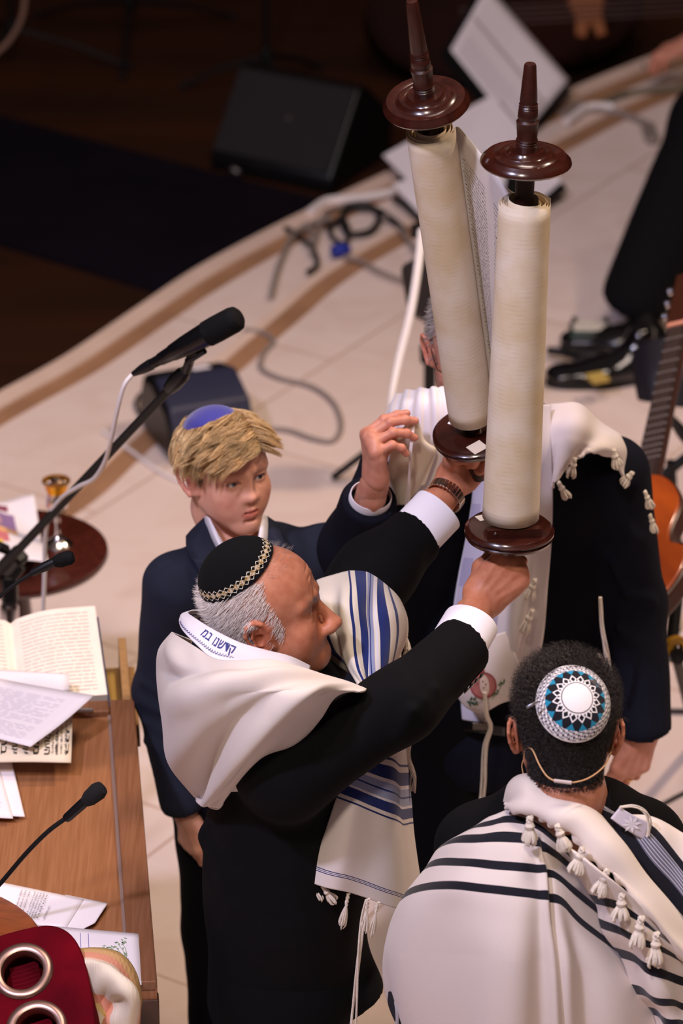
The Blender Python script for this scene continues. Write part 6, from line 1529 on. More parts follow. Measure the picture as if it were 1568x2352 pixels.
d0 = n0+0.5*rs.randn(*n0.shape)*np.array([1, 1, 0.6]); d0[:, 2] -= 0.3*nape; d0 /= np.linalg.norm(d0, axis=1)[:, None]
tt = np.linspace(0, 1, K)[None, :, None]; base = r0[:, None]+n0[:, None]*(0.0045*nape-0.001)[:, None, None]+(n0[:, None]*0.6+d0[:, None]*0.5)*Lh[:, None, None]*tt
e1 = np.cross(d0, n0+V(0.3, 0.1, 0.2)); e1 /= np.linalg.norm(e1, axis=1)[:, None]; e2 = np.cross(d0, e1)
turns = (1.1+0.9*rs.rand(len(r0)))[:, None]; ph = (6.28*rs.rand(len(r0)))[:, None]; rc = ((0.0016+0.0036*top)*(0.6+0.6*rs.rand(len(r0))))[:, None]*np.minimum(1, np.linspace(0, 1, K)[None]*3)
ang = ph+turns*6.28*np.linspace(0, 1, K)[None]
pp = base+e1[:, None]*(np.cos(ang)*rc)[..., None]+e2[:, None]*(np.sin(ang)*rc)[..., None]
M_haird = mat('dark_hair', (0.30, 0.24, 0.22), 0.42, attr='col', spec=0.5)
strands('hair', place(pp, OD, RD), 0.00042, M_haird, D_, np.array([[0.055, 0.045, 0.045]])*(0.6+0.9*rs.rand(len(r0), 1)))
# dark scalp below the curls
f = Field((-0.095, -0.14, -0.12), (0.095, 0.1, 0.135), 0.003); f.ell((0, -0.020, 0.036), (0.0785, 0.0995, 0.0835)); f.ell((0, 0.018, 0.03), (0.069, 0.067, 0.069), k=0.03)
f.plane((0, 0.055, 0.035), (0, 0.8, -0.6), 0.01); f.fcap((0, -0.045, 0.0), (0, -0.052, -0.082), 0.0645, 0.0565, (1, 0, 0), 0.98, k=0.02); f.plane((0, 0.0, -0.040), (0, 0.55, -0.84), 0.01); f.plane((0, 0, -0.090), (0, 0, -1), 0.006)
v, q = f.mesh(); from_arrays('hair_base', place(v, OD, RD), q, mat('dark_hair_base', '#120e0e', 0.8), D_, True)
fcv, fcq = v, q; rs = np.random.RandomState(77); cand = np.where((fcv[:, 2] < 0.05) & (fcv[:, 1] < 0.02) & (((fcv-cE)/np.linalg.norm(fcv-cE, axis=1)[:, None])@axD < math.cos(0.60)))[0]
r1 = fcv[rs.choice(cand, 5200)]; n1 = r1-np.stack([0*r1[:, 0], -0.030+0*r1[:, 0], np.clip(r1[:, 2], -0.09, 0.03)], 1); n1 /= np.linalg.norm(n1, axis=1)[:, None]
K = 8; tq = np.linspace(0, 1, K)[None, :, None]; dd = n1*0.8+0.7*rs.randn(*n1.shape)+V(0, 0, -0.3); dd /= np.linalg.norm(dd, axis=1)[:, None]; e1 = np.cross(dd, n1+V(0.2, 0.1, 0.3)); e1 /= np.linalg.norm(e1, axis=1)[:, None]
p1 = r1[:, None]+n1[:, None]*0.003*tq+dd[:, None]*0.0055*tq+e1[:, None]*0.0018*np.sin(tq*6+rs.rand(len(r1), 1, 1)*6)
strands('hair', place(p1, OD, RD), 0.00038, M_haird, D_, np.array([[0.06, 0.05, 0.05]])*(0.4+1.4*rs.rand(len(r1), 1)))
# crocheted skullcap
nb = NB('crocheted_skullcap', 0.85); u, w = nb.at('u'), nb.at('v')
c = nb.mix(nb.lt(w, 0.315), '#f1ebe8', '#f1ebe8')
CR = '#ece6e6'; BK = '#14131d'; TQ = '#1f86a8'; PU = '#3b3350'
NP = 16
def lobes(center, half, off, n=NP, p=1.0):
    t = nb.m_('MULTIPLY', nb.m_('SUBTRACT', 0.5, nb.tri(nb.m_('ADD', nb.m_('MULTIPLY', u, n), off))), 2.0)      # 0 on the petal axis .. 1 between
    d = nb.m_('DIVIDE', nb.m_('ABSOLUTE', nb.m_('SUBTRACT', w, center)), half)
    return nb.m_('ADD', t, d)
ring = nb.band(w, 0.335, 0.355)
in1 = lobes(0.43, 0.085, 0.0); in2 = lobes(0.60, 0.13, 0.5)
base_ = nb.mix(nb.band(w, 0.36, 0.56), CR, CR)
c = nb.mix(nb.gt(w, 0.0), CR, CR)
c = nb.mix(nb.band(w, 0.50, 0.72), c, TQ)
l2 = lobes(0.56, 0.20, 0.5)
c = nb.mix(nb.lt(l2, 1.05), c, BK)
dots = nb.land(nb.band(l2, 0.92, 1.08), nb.gt(nb.tri(nb.m_('MULTIPLY', w, 46)), 0.2)); c = nb.mix(nb.land(dots, nb.lt(w, 0.56)), c, CR)
l1 = lobes(0.445, 0.115, 0.0)
c = nb.mix(nb.land(nb.lt(l1, 1.0), nb.lt(w, 0.56)), c, CR); c = nb.mix(nb.lt(l1, 0.62), c, BK)
c = nb.mix(nb.lt(w, 0.375), c, CR); c = nb.mix(ring, c, BK)
# outer spiral of chevrons
sp = nb.m_('ADD', nb.m_('MULTIPLY', u, 22), nb.m_('MULTIPLY', w, 9.0)); zig = nb.m_('ADD', nb.m_('MULTIPLY', w, 20.0), nb.m_('MULTIPLY', nb.tri(sp), 2.2))
out = nb.band(w, 0.72, 0.965)
c = nb.mix(nb.land(out, nb.gt(w, 0.0)), c, CR)
c = nb.mix(nb.land(out, nb.gt(nb.tri(zig), 0.27), nb.gt(nb.tri(nb.m_('MULTIPLY', u, 110)), 0.12)), c, PU)
sp2 = nb.m_('ADD', nb.m_('MULTIPLY', u, 22), nb.m_('MULTIPLY', w, -12.0)); c = nb.mix(nb.land(out, nb.gt(nb.tri(sp2), 0.42)), c, BK)
M_capD = nb.done(c, 0.25, 500)
axD = nrm(RD.T@nrm(-FW*0.95+UP*0.24+RT*0.12))
capD = cap_patch('skullcap', OD, RD, 1.0, cE, rE*1.13, axD, 0.70, M_capD, D_, puff=0.005, thick=0.002, nu=192, nt=60)
for px, py, ang in ((1222, 1618, 0.5), (1368, 1570, -0.6)):
    G().box(PY(px, py, 5.84)-FW*0.0, (0.022, 0.004, 0.002), frame(nrm(RT*math.cos(ang)+UP*math.sin(ang)), -FW)[:, [1, 0, 2]]).build('hair_clip', M_chrome, capD, bevel=0.0005)
# headset band round the nape
hb = thing('headset_band', PY(1290, 1795, 5.86), 'thin beige headset wire curving round the nape of the man with curly hair', 'headset')
pts = [PY(1203, 1742, 5.92), PY(1207, 1720, 5.90), PY(1222, 1722, 5.86), PY(1240, 1760, 5.83), PY(1262, 1788, 5.815), PY(1300, 1798, 5.81), PY(1345, 1790, 5.82), PY(1382, 1765, 5.85), PY(1400, 1735, 5.90), PY(1408, 1700, 5.93)]
M_beige = mat('beige_plastic', '#d7a878', 0.4)
G().tube(spline(pts, 50), 0.0013, 8).build('neckband', M_beige, hb); G().tube(spline([PY(1203, 1742, 5.92), PY(1198, 1760, 5.92), PY(1205, 1790, 5.91), PY(1210, 1800, 5.90)], 16), 0.0008, 6).build('thin_wire', M_beige, hb)
G().tube([PY(1272, 1793, 5.812), PY(1312, 1798, 5.808)], 0.0032, 8).build('wire_sleeve', mat('clear_sleeve', '#cbb9b4', 0.35), hb)
# prayer shawl
TD = thing('prayer_shawl', PY(1250, 2100, 5.75), 'cream prayer shawl with bold black stripes over the back of the curly-haired man', 'prayer shawl')
def ZZ(rows): return [[PY(850+x/2.184, 1380+y/2.184, Y) for x, y, Y in r] for r in rows]
BLK = '#14141f'
M_shD1 = stripes('cream_shawl_black_stripes', '#ddd0c9', [(0.035, 0.072, BLK), (0.117, 0.170, BLK), (0.262, 0.309, BLK), (0.402, 0.452, BLK)], rough=0.8)
r_ = ZZ([
 [(420, 1185, 6.05), (440, 1180, 5.98), (540, 1130, 5.93), (620, 1082, 5.90), (690, 1040, 5.90), (770, 1050, 5.88), (840, 1090, 5.86), (900, 1140, 5.85), (950, 1190, 5.85), (1000, 1250, 5.86)],
 [(330, 1280, 6.07), (345, 1240, 5.97), (430, 1208, 5.89), (530, 1190, 5.84), (640, 1180, 5.82), (760, 1188, 5.81), (840, 1218, 5.81), (900, 1256, 5.81), (960, 1300, 5.82), (1030, 1360, 5.83)],
 [(255, 1420, 6.08), (278, 1352, 5.97), (360, 1312, 5.88), (480, 1310, 5.81), (620, 1325, 5.78), (750, 1338, 5.77), (860, 1352, 5.78), (940, 1388, 5.785), (1020, 1455, 5.79), (1150, 1560, 5.81)],
 [(160, 1590, 6.08), (168, 1497, 5.97), (255, 1440, 5.87), (400, 1426, 5.79), (580, 1445, 5.75), (740, 1465, 5.74), (870, 1482, 5.75), (965, 1515, 5.76), (1070, 1625, 5.77), (1290, 1790, 5.80)],
 [(100, 1740, 6.06), (105, 1615, 5.97), (210, 1570, 5.86), (380, 1565, 5.78), (570, 1575, 5.73), (740, 1590, 5.72), (880, 1610, 5.73), (1000, 1670, 5.74), (1130, 1765, 5.75), (1340, 1900, 5.79)],
 [(80, 1930, 6.05), (68, 1790, 5.96), (200, 1760, 5.85), (370, 1755, 5.77), (560, 1760, 5.71), (740, 1770, 5.70), (900, 1790, 5.71), (1040, 1835, 5.72), (1190, 1905, 5.74), (1390, 2010, 5.78)],
 [(130, 2120, 6.04), (110, 1990, 5.95), (230, 1990, 5.84), (390, 1990, 5.76), (570, 1995, 5.70), (750, 2000, 5.69), (910, 2010, 5.70), (1060, 2030, 5.71), (1220, 2080, 5.73), (1440, 2150, 5.77)],
 [(230, 2420, 6.04), (215, 2330, 5.95), (300, 2300, 5.84), (430, 2290, 5.76), (590, 2290, 5.70), (760, 2290, 5.69), (920, 2290, 5.70), (1080, 2300, 5.71), (1250, 2320, 5.73), (1490, 2350, 5.77)]])
def dD(u, v):
    lo_ = np.clip((v-0.40)*3, 0, 1)
    a = 0.010*np.sin(u*26+1.6*np.sin(u*9)+v*2)*lo_*np.clip(u*5, 0, 1)
    b = 0.012*np.exp(-((u-0.66-0.02*v)/0.018)**2)*np.clip((v-0.08)*5, 0, 1)-0.010*np.exp(-((u-0.70)/0.02)**2)*np.clip((v-0.10)*5, 0, 1)
    return a+b+0.004*pnoise(u*7+v*3, 6)
sheet('shawl_back', r_, 220, 200, M_shD1, TD, 0.004, disp=dD)
M_shD2 = stripes('cream_shawl_black_stripes_fold', '#ddd0c9', [(0.155, 0.212, BLK), (0.312, 0.365, BLK), (0.475, 0.535, BLK), (0.645, 0.700, BLK), (0.815, 0.865, BLK)], rough=0.8)
def Yr(n, a, b): return np.linspace(a, b, n)
q2_ = [
 [(990, 1235), (1080, 1290), (1170, 1360), (1260, 1440), (1360, 1545), (1480, 1680), (1620, 1830)],
 [(1110, 1478), (1180, 1500), (1250, 1528), (1345, 1585), (1440, 1670), (1540, 1765), (1660, 1860)],
 [(1160, 1600), (1230, 1632), (1300, 1668), (1385, 1706), (1475, 1748), (1570, 1800), (1690, 1870)],
 [(1238, 1752), (1300, 1792), (1365, 1826), (1435, 1856), (1505, 1885), (1585, 1912), (1700, 1950)],
 [(1318, 1938), (1380, 1962), (1440, 1985), (1505, 2008), (1575, 2032), (1650, 2058), (1740, 2090)],
 [(1388, 2062), (1450, 2085), (1510, 2105), (1570, 2125), (1640, 2148), (1700, 2170), (1780, 2200)],
 [(1450, 2230), (1510, 2250), (1570, 2270), (1630, 2290), (1690, 2310), (1750, 2330), (1820, 2350)]]
rows = [[PY(850+x/2.184, 1380+y/2.184, Y) for (x, y), Y in zip(r, (5.765, 5.735, 5.72, 5.72, 5.73, 5.75, 5.80))] for r in q2_]
sheet('shawl_side_fold', rows, 90, 130, M_shD2, TD, 0.004, disp=lambda u, v: 0.008*np.sin(u*12+v*5)*v+0.004*np.sin(v*20+u*4))
# turned-over front edge running diagonally from the neck, with its fringe
up = [(690, 1010), (705, 915), (770, 873), (880, 895), (1000, 950), (1100, 1010), (1185, 1105), (1265, 1210), (1360, 1350), (1460, 1470), (1590, 1620), (1700, 1740)]
lw = [(672, 1020), (690, 1035), (760, 1062), (850, 1095), (925, 1125), (1000, 1180), (1090, 1275), (1190, 1365), (1300, 1465), (1400, 1580), (1500, 1710), (1640, 1870)]
Yu = [5.97, 5.93, 5.90, 5.885, 5.87, 5.86, 5.84, 5.83, 5.82, 5.815, 5.82, 5.84]; Yl = [5.90, 5.87, 5.84, 5.82, 5.80, 5.785, 5.765, 5.75, 5.74, 5.735, 5.735, 5.76]
rows = []
for t, bul, back in ((0.0, 0, 0.05), (0.06, 0.01, 0), (0.35, 0.028, 0), (0.7, 0.022, 0), (0.93, 0.010, 0), (1.0, -0.004, 0)):
    rows.append([PY(850+(a[0]*(1-t)+b[0]*t)/2.184, 1380+(a[1]*(1-t)+b[1]*t)/2.184, y1*(1-t)+y2*t-bul+back) for a, b, y1, y2 in zip(up, lw, Yu, Yl)])
oD3, SD3 = sheet('shawl_turned_edge', rows, 200, 50, stripes('cream_shawl_plain', '#e0d3cb', []), TD, 0.004,
    disp=lambda u, v: 0.004*np.sin(u*30+v*4)*v+0.006*np.sin(v*7+u*9)*np.sin(v*3.14)+0.0035*np.sin(u*95)*np.clip((v-0.8)*5, 0, 1))
tt_ = [((800, 1085), (798, 1225), .011), ((935, 1125), (985, 1255), .010), ((1065, 1240), (1025, 1368), .011), ((1190, 1350), (1135, 1482), .011), ((1262, 1470), (1252, 1615), .011), ((1360, 1585), (1335, 1745), .011), ((1435, 1665), (1425, 1840), .011)]
for k, (a, b, r) in enumerate(tt_):
    Yt = 5.76-0.006*k if k < 3 else 5.715; Yt = [5.775, 5.765, 5.745, 5.725, 5.715, 5.70, 5.70][k]
    tassel('fringe_tassel', PY(850+a[0]/2.184, 1380+a[1]/2.184, Yt), PY(850+b[0]/2.184, 1380+b[1]/2.184, Yt-0.01), r*0.80, TD, 40+k, strands_n=13, fray=0.35)
# right shoulder part
nb = NB('black_grey_shawl', 0.8); u = nb.at('u')
c = nb.mix(nb.lt(u, 0.22), '#ddd0c9', BLK); gs = nb.band(u, 0.22, 0.46); c = nb.mix(gs, c, '#6a6b80'); c = nb.mix(nb.land(gs, nb.gt(nb.tri(nb.m_('MULTIPLY', u, 24)), 0.38)), c, '#d8d4d8'); c = nb.mix(nb.band(u, 0.46, 0.57), c, BLK)
M_shD4 = nb.done(c)
L4 = [(1085, 1000), (1180, 1090), (1260, 1200), (1350, 1340), (1450, 1465), (1580, 1610), (1700, 1740)]
Rr = [(1240, 1075), (1420, 1105), (1560, 1150), (1680, 1240), (1760, 1340), (1830, 1460), (1900, 1600)]
rows = []
for (a, b, i) in zip(L4, Rr, range(7)):
    rows.append([PY(850+(a[0]*(1-t)+b[0]*t)/2.184, 1380+(a[1]*(1-t)+b[1]*t)/2.184-7*math.sin(math.pi*t)*(i > 0), 5.895-0.014*i+t*0.03-0.02*math.sin(math.pi*t)) for t in np.linspace(0, 1, 7)])
oD4, SD4 = sheet('shawl_right_shoulder', rows, 90, 110, M_shD4, TD, 0.004, disp=lambda u, v: 0.005*np.sin(v*14+u*6))
pz = [PY(850+x/2.184, 1380+y/2.184, 5.855) for x, y in ((1205, 1090), (1375, 1200), (1405, 1115), (1250, 1035))]
bd = paper(pz, 'silver_corner_patch', mat('silver_satin', '#d6cfdc', 0.35, spec=0.6), None, parent=TD, thick=0.002, bulge=0.004)
g = G(); n_ = nrm(np.cross(pz[1]-pz[0], pz[3]-pz[0])); n_ = n_ if n_@FW < 0 else -n_; cc = sum(pz)/4+n_*0.0065; a1 = nrm(pz[1]-pz[0]); a2 = np.cross(n_, a1)
for k in range(8):
    A = k*math.pi/4; d = a1*math.cos(A)+a2*math.sin(A); e = np.cross(n_, d); g.add([cc, cc+d*0.009+e*0.003, cc+d*0.017, cc+d*0.009-e*0.003], [(0, 1, 2, 3)])
g.build('embroidered_flower', mat('white_thread', '#f4f0f6', 0.5), bd, False, angle=None)
cords('corner_string', [PY(850+x/2.184, 1380+y/2.184, 5.85) for x, y in ((1250, 1035), (1320, 1030), (1380, 1060), (1400, 1110), (1395, 1175))], 0.0022, 5, TD, 9)
rows = ZZ([[(95, 1960, 5.99), (130, 1965, 5.97), (190, 1995, 5.95)], [(95, 2030, 5.99), (150, 2050, 5.97), (210, 2090, 5.95)], [(150, 2160, 5.98), (210, 2200, 5.96), (260, 2260, 5.94)]])
sheet('shawl_black_hem', rows, 20, 20, mat('shawl_black_band', BLK, 0.85), TD, 0.004)
cords('corner_string', [PY(906, 2290, 5.98), PY(912, 2330, 5.97), PY(905, 2400, 5.97)], 0.0022, 5, TD, 14, m=mat('grey_thread', '#a8a4ac', 0.8))
# ------------------------------------------------------------------ the boy
B_ = thing('person', V(-0.20, 7.14, 0), 'boy with tousled blond hair, blue skullcap and navy suit jacket, looking to the right', 'person')
skB = skin_mat('skin_boy', '#dfa58c', '#d89a82', 0.5)
yaw = math.radians(33); RB = frame(V(math.sin(yaw), -math.cos(yaw), 0.03), V(-0.03, 0, 1)); scB = 1.0
PB = dict(top=0.87, back=0.008, smile=0.0012, w=0.935, jaw=0.93, nose=0.84, fz=0.96, open=0.0018, ear=0.98, brow=0.25, nw=1.0, lip=1.1, eye=1.0, cheek=0.003, fat=0.001, tip=-0.003, browt=0.28, browc=(0.72, 0.54, 0.42), mw=0.95)
OB = PY(567, 1105, 7.06)-RB@V(0, 0.078, 0)*scB
iB = lambda w: ((np.asarray(w)-OB)@RB)/scB
neckB = [(V(0, -0.028, -0.05), 0.046), (V(0, -0.036, -0.10), 0.047), (iB(V(-0.205, 7.13, 1.285)), 0.055), (iB(V(-0.20, 7.14, 1.21)), 0.07)]
fB = head_field(PB, neckB, 0.0015); vB, qB = fB.mesh(); vB = smooth_mesh(vB, qB, 1, 0.4); tB = head_tint(vB, PB, (0.88, 0.55, 0.56))
def hmaskB(v):
    x, y, z = v[:, 0], v[:, 1], v[:, 2]; ax_ = np.abs(x)
    front = (z > 0.053+0.0*x) & (y <= 0.085); sidem = (y < 0.030) & (z > -0.010-0.5*np.clip(0.0-y, -0.02, 0.03)); nape = (y < -0.045) & (z > -0.075)
    return (front | sidem | nape) & ~((ax_ > 0.066) & (y > -0.040) & (y < 0.012) & (z < 0.018))
w = hmaskB(vB); tB[w & (vB[:, 2] > 0.0)] *= np.array((0.62, 0.48, 0.36))
shBr = PY(384, 1330, 7.08); elBr = PY(368, 1590, 7.12); wrBr = PY(428, 1868, 7.06)
shBl = V(-0.02, 7.18, shBr[2]+0.005); elBl = V(0.0, 7.22, 0.97); wrBl = V(-0.02, 7.16, 0.73)
RHB = frame(nrm(V(0.10, -0.05, -1)), nrm(V(-0.75, -0.6, 0)))
def relax_hand(side, W, R_, el, sc=1.0, curls=None, th=None, fr=0.028, h=0.0016):
    fa = [(V(0, 0.012, -0.001), 0.0265), ((((np.asarray(W)*0.7+np.asarray(el)*0.3)-W)@R_)/sc, fr+0.004), (((np.asarray(W)*0.45+np.asarray(el)*0.55)-W)@R_/sc, fr+0.008)]
    f, fp, t3 = hand_field(side, curls or [(22, 28, 18), (26, 30, 20), (30, 32, 20), (34, 34, 22)], [4, 1, -2, -5], th or [(0.018, 0.018, -0.008), (0.036, 0.048, -0.018), (0.040, 0.078, -0.026), (0.038, 0.102, -0.034)], fa, h)
    v, q = f.mesh(); v = smooth_mesh(v, q, 1, 0.35); return place(v, W, R_, sc), q, hand_tint(v, fp, t3)
hB = relax_hand(-1, wrBr, RHB, elBr, 0.86)
cB = core(shBr+V(0.03, 0, -0.02), shBl, V(-0.19, 7.14, 0.80), elBr, elBl, wrBr, wrBl, V(-0.20, 7.14, 1.28), [V(-0.26, 7.14, 0), V(-0.12, 7.15, 0)], rt=0.082, rs=0.6)
v, q, t_ = merge([(place(vB, OB, RB, scB), qB, tB), hB, cB]); from_arrays('body', v, q, skB, B_, True, {'tint': t_})
eyeballs(OB, RB, PB, B_, gaze=(-0.10, 1, 0.04), iris='#4e5a66', sc=scB)
# lashes
for q in (-1, 1):
    n_ = 46; rs = np.random.RandomState(3+q); a = np.linspace(-1, 1, n_); c_ = V(q*0.0315*0.95, 0.0665, 0)
    r0 = np.stack([c_[0]+0.0118*a, 0.0125+c_[1]-0.0055*a**2, 0.0044-0.0030*a**2+0*a], 1)
    P_ = grow(r0, np.stack([0.3*a, 0.9+0*a, 0.0+0*a], 1), 4, 0.0016, lambda p, t: np.tile([[0, 0.5, 0.9]], (len(p), 1)), 0.7, seed=4); strands('eyelashes', place(P_, OB, RB, scB), 0.00020, mat('lash', '#3a2a20', 0.6), B_)
M_hairb = mat('blond_hair', (1, 1, 1), 0.38, attr='col', spec=0.5)
cH = V(0, -0.012, 0.036*0.87); rH = V(0.0755*0.935+0.0015, 0.090, 0.082*0.87)
def blond(n, seed, dark):
    rs = np.random.RandomState(seed); a = rs.rand(n, 1); c1 = np.array(srgb('#b98a52')); c2 = np.array(srgb('#f0cf9a')); c3 = np.array(srgb('#7a5230'))
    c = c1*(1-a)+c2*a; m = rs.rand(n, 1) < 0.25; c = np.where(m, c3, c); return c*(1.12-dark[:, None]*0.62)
def hairB(idx_mask, n, K, step, tg, d0f, lift, seed, wid=0.0006, clump=60, stiff=0.72, jit=0.05, curlamp=0.0):
    ii = sample(vB, idx_mask, n, seed); r0 = vB[ii]; n0 = (r0-cH)/rH**2; n0 /= np.linalg.norm(n0, axis=1)[:, None]
    P_ = grow(r0-n0*0.001, d0f(r0, n0), K, step, tg, stiff, cH, rH, lift, jit, seed)
    # gather strands into locks
    rs = np.random.RandomState(seed+1); ce = rs.choice(len(r0), clump, replace=False); dd = ((r0[:, None]-r0[ce][None])**2).sum(2); own = dd.argmin(1)
    tt = np.linspace(0, 1, K)[None, :, None]; P_ = P_*(1-0.55*tt**1.1)+P_[ce][own]*(0.55*tt**1.1)
    if curlamp: P_ = P_+curlamp*np.sin(tt*5+own[:, None, None]*1.7)*rs.randn(clump, 3)[own][:, None]
    rs2 = np.random.RandomState(seed+9); cl = rs2.rand(clump)[own]
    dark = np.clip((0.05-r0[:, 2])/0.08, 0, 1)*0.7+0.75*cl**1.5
    strands('hair', place(P_, OB, RB, scB), wid*(0.7+0.6*rs.rand(len(r0))), M_hairb, B_, blond(len(r0), seed, np.clip(dark, 0, 1)))
x_, y_, z_ = vB[:, 0], vB[:, 1], vB[:, 2]; base = hmaskB(vB)
# sides and back: short, combed down
hairB(base & (z_ < 0.054) & (y_ < 0.03), 5200, 8, 0.0040, lambda p, t: np.stack([-0.5*np.sign(p[:, 0])*(p[:, 2] < -0.01), -0.35+0*p[:, 0], -1+0*p[:, 0]], 1), lambda r, n: n*0.22+V(0, -0.3, -0.9), 0.0025, 21, 0.00040, 150)
# crown and top: parted on his left, long waves combed across to his right
capax = nrm(V(0.10, -0.42, 0.90)); notcap = (((vB-cH)/np.linalg.norm(vB-cH, axis=1)[:, None])@capax) < math.cos(0.62)
def tgt_top(p, t):
    w_ = np.clip((p[:, 0]-0.02)/0.04, 0, 1)
    return np.stack([0.95*(1-w_)+0.15*w_, 0.42-0.75*t-0.2*w_, -0.15-0.85*w_-0.35*t], 1)
hairB(base & notcap & (z_ > 0.044) & (x_ > -0.038) & (y_ > -0.09), 8500, 13, 0.0048, tgt_top, lambda r, n: n*0.40+V(0.45, 0.55, 0.1), 0.007, 22, 0.00036, 110, 0.78, 0.03, 0.0022)
def tgt_fr(p, t): return np.stack([1.0+0*p[:, 0], 0.25-0.7*t+0*p[:, 0], -0.25-0.42*t+0*p[:, 0]], 1)
hairB(base & notcap & (z_ > 0.050) & (y_ > 0.008) & (x_ > -0.036), 4200, 13, 0.0047, tgt_fr, lambda r, n: n*0.75+V(0.45, 0.55, 0.10), 0.010, 23, 0.00036, 50, 0.83, 0.02, 0.0022)
def tgt_l(p, t): return np.stack([-0.75+0*p[:, 0], 0.55-0.5*t+0*p[:, 0], -0.45-0.6*t+0*p[:, 0]], 1)
hairB(base & notcap & (x_ < -0.030) & (z_ > 0.035) & (y_ > -0.06), 3600, 10, 0.0046, tgt_l, lambda r, n: n*0.5+V(-0.3, 0.6, 0.0), 0.008, 24, 0.00036, 60, 0.8, 0.03, 0.001)
hairB(base & notcap & (z_ > 0.04) & (y_ < -0.05), 2200, 10, 0.0055, lambda p, t: np.stack([0.1+0*p[:, 0], -0.5+0*p[:, 0], -0.9+0*p[:, 0]], 1), lambda r, n: n*0.25+V(0, -0.5, -0.4), 0.003, 25, 0.00040, 60, 0.8, 0.03, 0.001)
# skullcap
M_capB = stripes('blue_suede_cap', '#3b3a92', [(0.955, 1.01, '#c79a4a')], attr='v', rough=0.7, sheen=0.4)
cap_patch('skullcap', OB, RB, scB, cH, rH*1.07, (0.10, -0.42, 0.90), 0.74, M_capB, B_, puff=0.007, thick=0.002)
# jacket
cxB = -0.195
def jackB(f):
    w = nrm(shBr-shBl)
    f.fcap((cxB+0.03, 7.14, 0.68), (cxB+0.02, 7.14, 0.98), 0.125, 0.125, w, 0.72, k=0.04); f.fcap((cxB+0.02, 7.14, 0.98), (cxB, 7.14, 1.17), 0.125, 0.15, w, 0.66, k=0.04)
    f.cap(shBr+V(0.035, 0, -0.015), shBl+V(-0.03, 0, -0.01), 0.056, 0.056, k=0.05); f.cap(shBr*0.35+shBl*0.65+V(0, 0, 0.018), shBr*0.65+shBl*0.35+V(0, 0, 0.018), 0.045, 0.045, k=0.05)
    f.chain([shBr+V(0.012, 0, -0.012), elBr, wrBr+V(-0.01, 0, 0.03)], [0.060, 0.051, 0.043], k=0.03); f.chain([shBl, elBl, wrBl], [0.060, 0.051, 0.043], k=0.03)
    flatcut(f, wrBr+V(0, 0, 0.02), V(0.05, 0, -1), 0.07)
    f.cap((-0.200, 7.08, 1.27), (-0.195, 7.02, 1.10), 0.050, 0.022, k=0.012, mode='s'); f.cap((-0.205, 7.13, 1.27), (-0.205, 7.13, 1.40), 0.050, 0.058, k=0.012, mode='s')
    d = nrm(elBr-shBr)
    for k in range(4):
        z0 = elBr+V(-0.03, -0.045, 0.05-0.045*k); f.chain([z0, z0+V(0.04, -0.012, -0.012), z0+V(0.075, 0.01, 0.004)], [0.004, 0.006, 0.004], k=0.016)
garment('jacket', jackB, (-0.50, 6.92, 0.56), (0.14, 7.40, 1.40), 0.0055, M_suitnavy, B_, fold_noise(0.0025, 26, 9, 6))
legs_and_shoes(B_, V(-0.26, 7.14, 0.76), V(-0.12, 7.15, 0.76), mat('dark_navy_trousers', '#0c0c14', 0.9, spec=0.1), 0, (0.3, -1, 0), 0.080, 0.062, 0.055)
# shirt with open collar, lapels
rows = S3([[(470, 1188, 7.10), (474, 1186, 7.075), (480, 1190, 7.06)], [(474, 1208, 7.075), (483, 1208, 7.05), (492, 1212, 7.04)], [(482, 1232, 7.055), (495, 1233, 7.03), (508, 1240, 7.03)], [(494, 1258, 7.04), (510, 1262, 7.015), (524, 1272, 7.02)], [(512, 1300, 7.03), (530, 1304, 7.01), (548, 1312, 7.015)]])
sheet('shirt_collar', rows, 16, 40, M_shirt, B_, 0.003)
rows = S3([[(600, 1186, 7.10), (607, 1184, 7.11), (613, 1188, 7.13)], [(598, 1208, 7.07), (606, 1208, 7.08), (614, 1212, 7.10)], [(592, 1240, 7.045), (602, 1242, 7.05), (612, 1246, 7.07)], [(580, 1290, 7.03), (592, 1294, 7.03), (604, 1300, 7.05)]])
sheet('shirt_collar', rows, 16, 40, M_shirt, B_, 0.003)
rows = S3([[(545, 1262, 7.05), (560, 1262, 7.04), (590, 1262, 7.05)], [(540, 1330, 7.01), (560, 1330, 7.0), (585, 1330, 7.01)], [(545, 1420, 7.02), (560, 1420, 7.01), (575, 1420, 7.02)]])
sheet('shirt_front', rows, 20, 20, M_shirt, B_, 0.003)
rows = S3([[(472, 1186, 7.115), (458, 1200, 7.09), (440, 1218, 7.075), (428, 1232, 7.075)], [(476, 1212, 7.065), (458, 1228, 7.045), (442, 1248, 7.035), (430, 1262, 7.04)], [(488, 1244, 7.035), (470, 1262, 7.02), (454, 1276, 7.012), (440, 1286, 7.02)],
           [(506, 1280, 7.02), (490, 1292, 7.0), (470, 1296, 6.995), (448, 1292, 7.0)], [(525, 1330, 7.01), (505, 1340, 6.99), (488, 1345, 6.985), (470, 1345, 6.99)], [(548, 1420, 7.015), (530, 1430, 6.99), (515, 1435, 6.99), (500, 1435, 7.0)]])
sheet('lapel', rows, 24, 60, M_suitnavy, B_, 0.004)
rows = S3([[(613, 1186, 7.14), (625, 1195, 7.13), (640, 1205, 7.13)], [(612, 1215, 7.10), (628, 1225, 7.08), (648, 1235, 7.08)], [(612, 1250, 7.07), (632, 1258, 7.05), (655, 1262, 7.05)], [(604, 1310, 7.045), (620, 1320, 7.02), (645, 1325, 7.03)]])
sheet('lapel', rows, 24, 40, M_suitnavy, B_, 0.004)
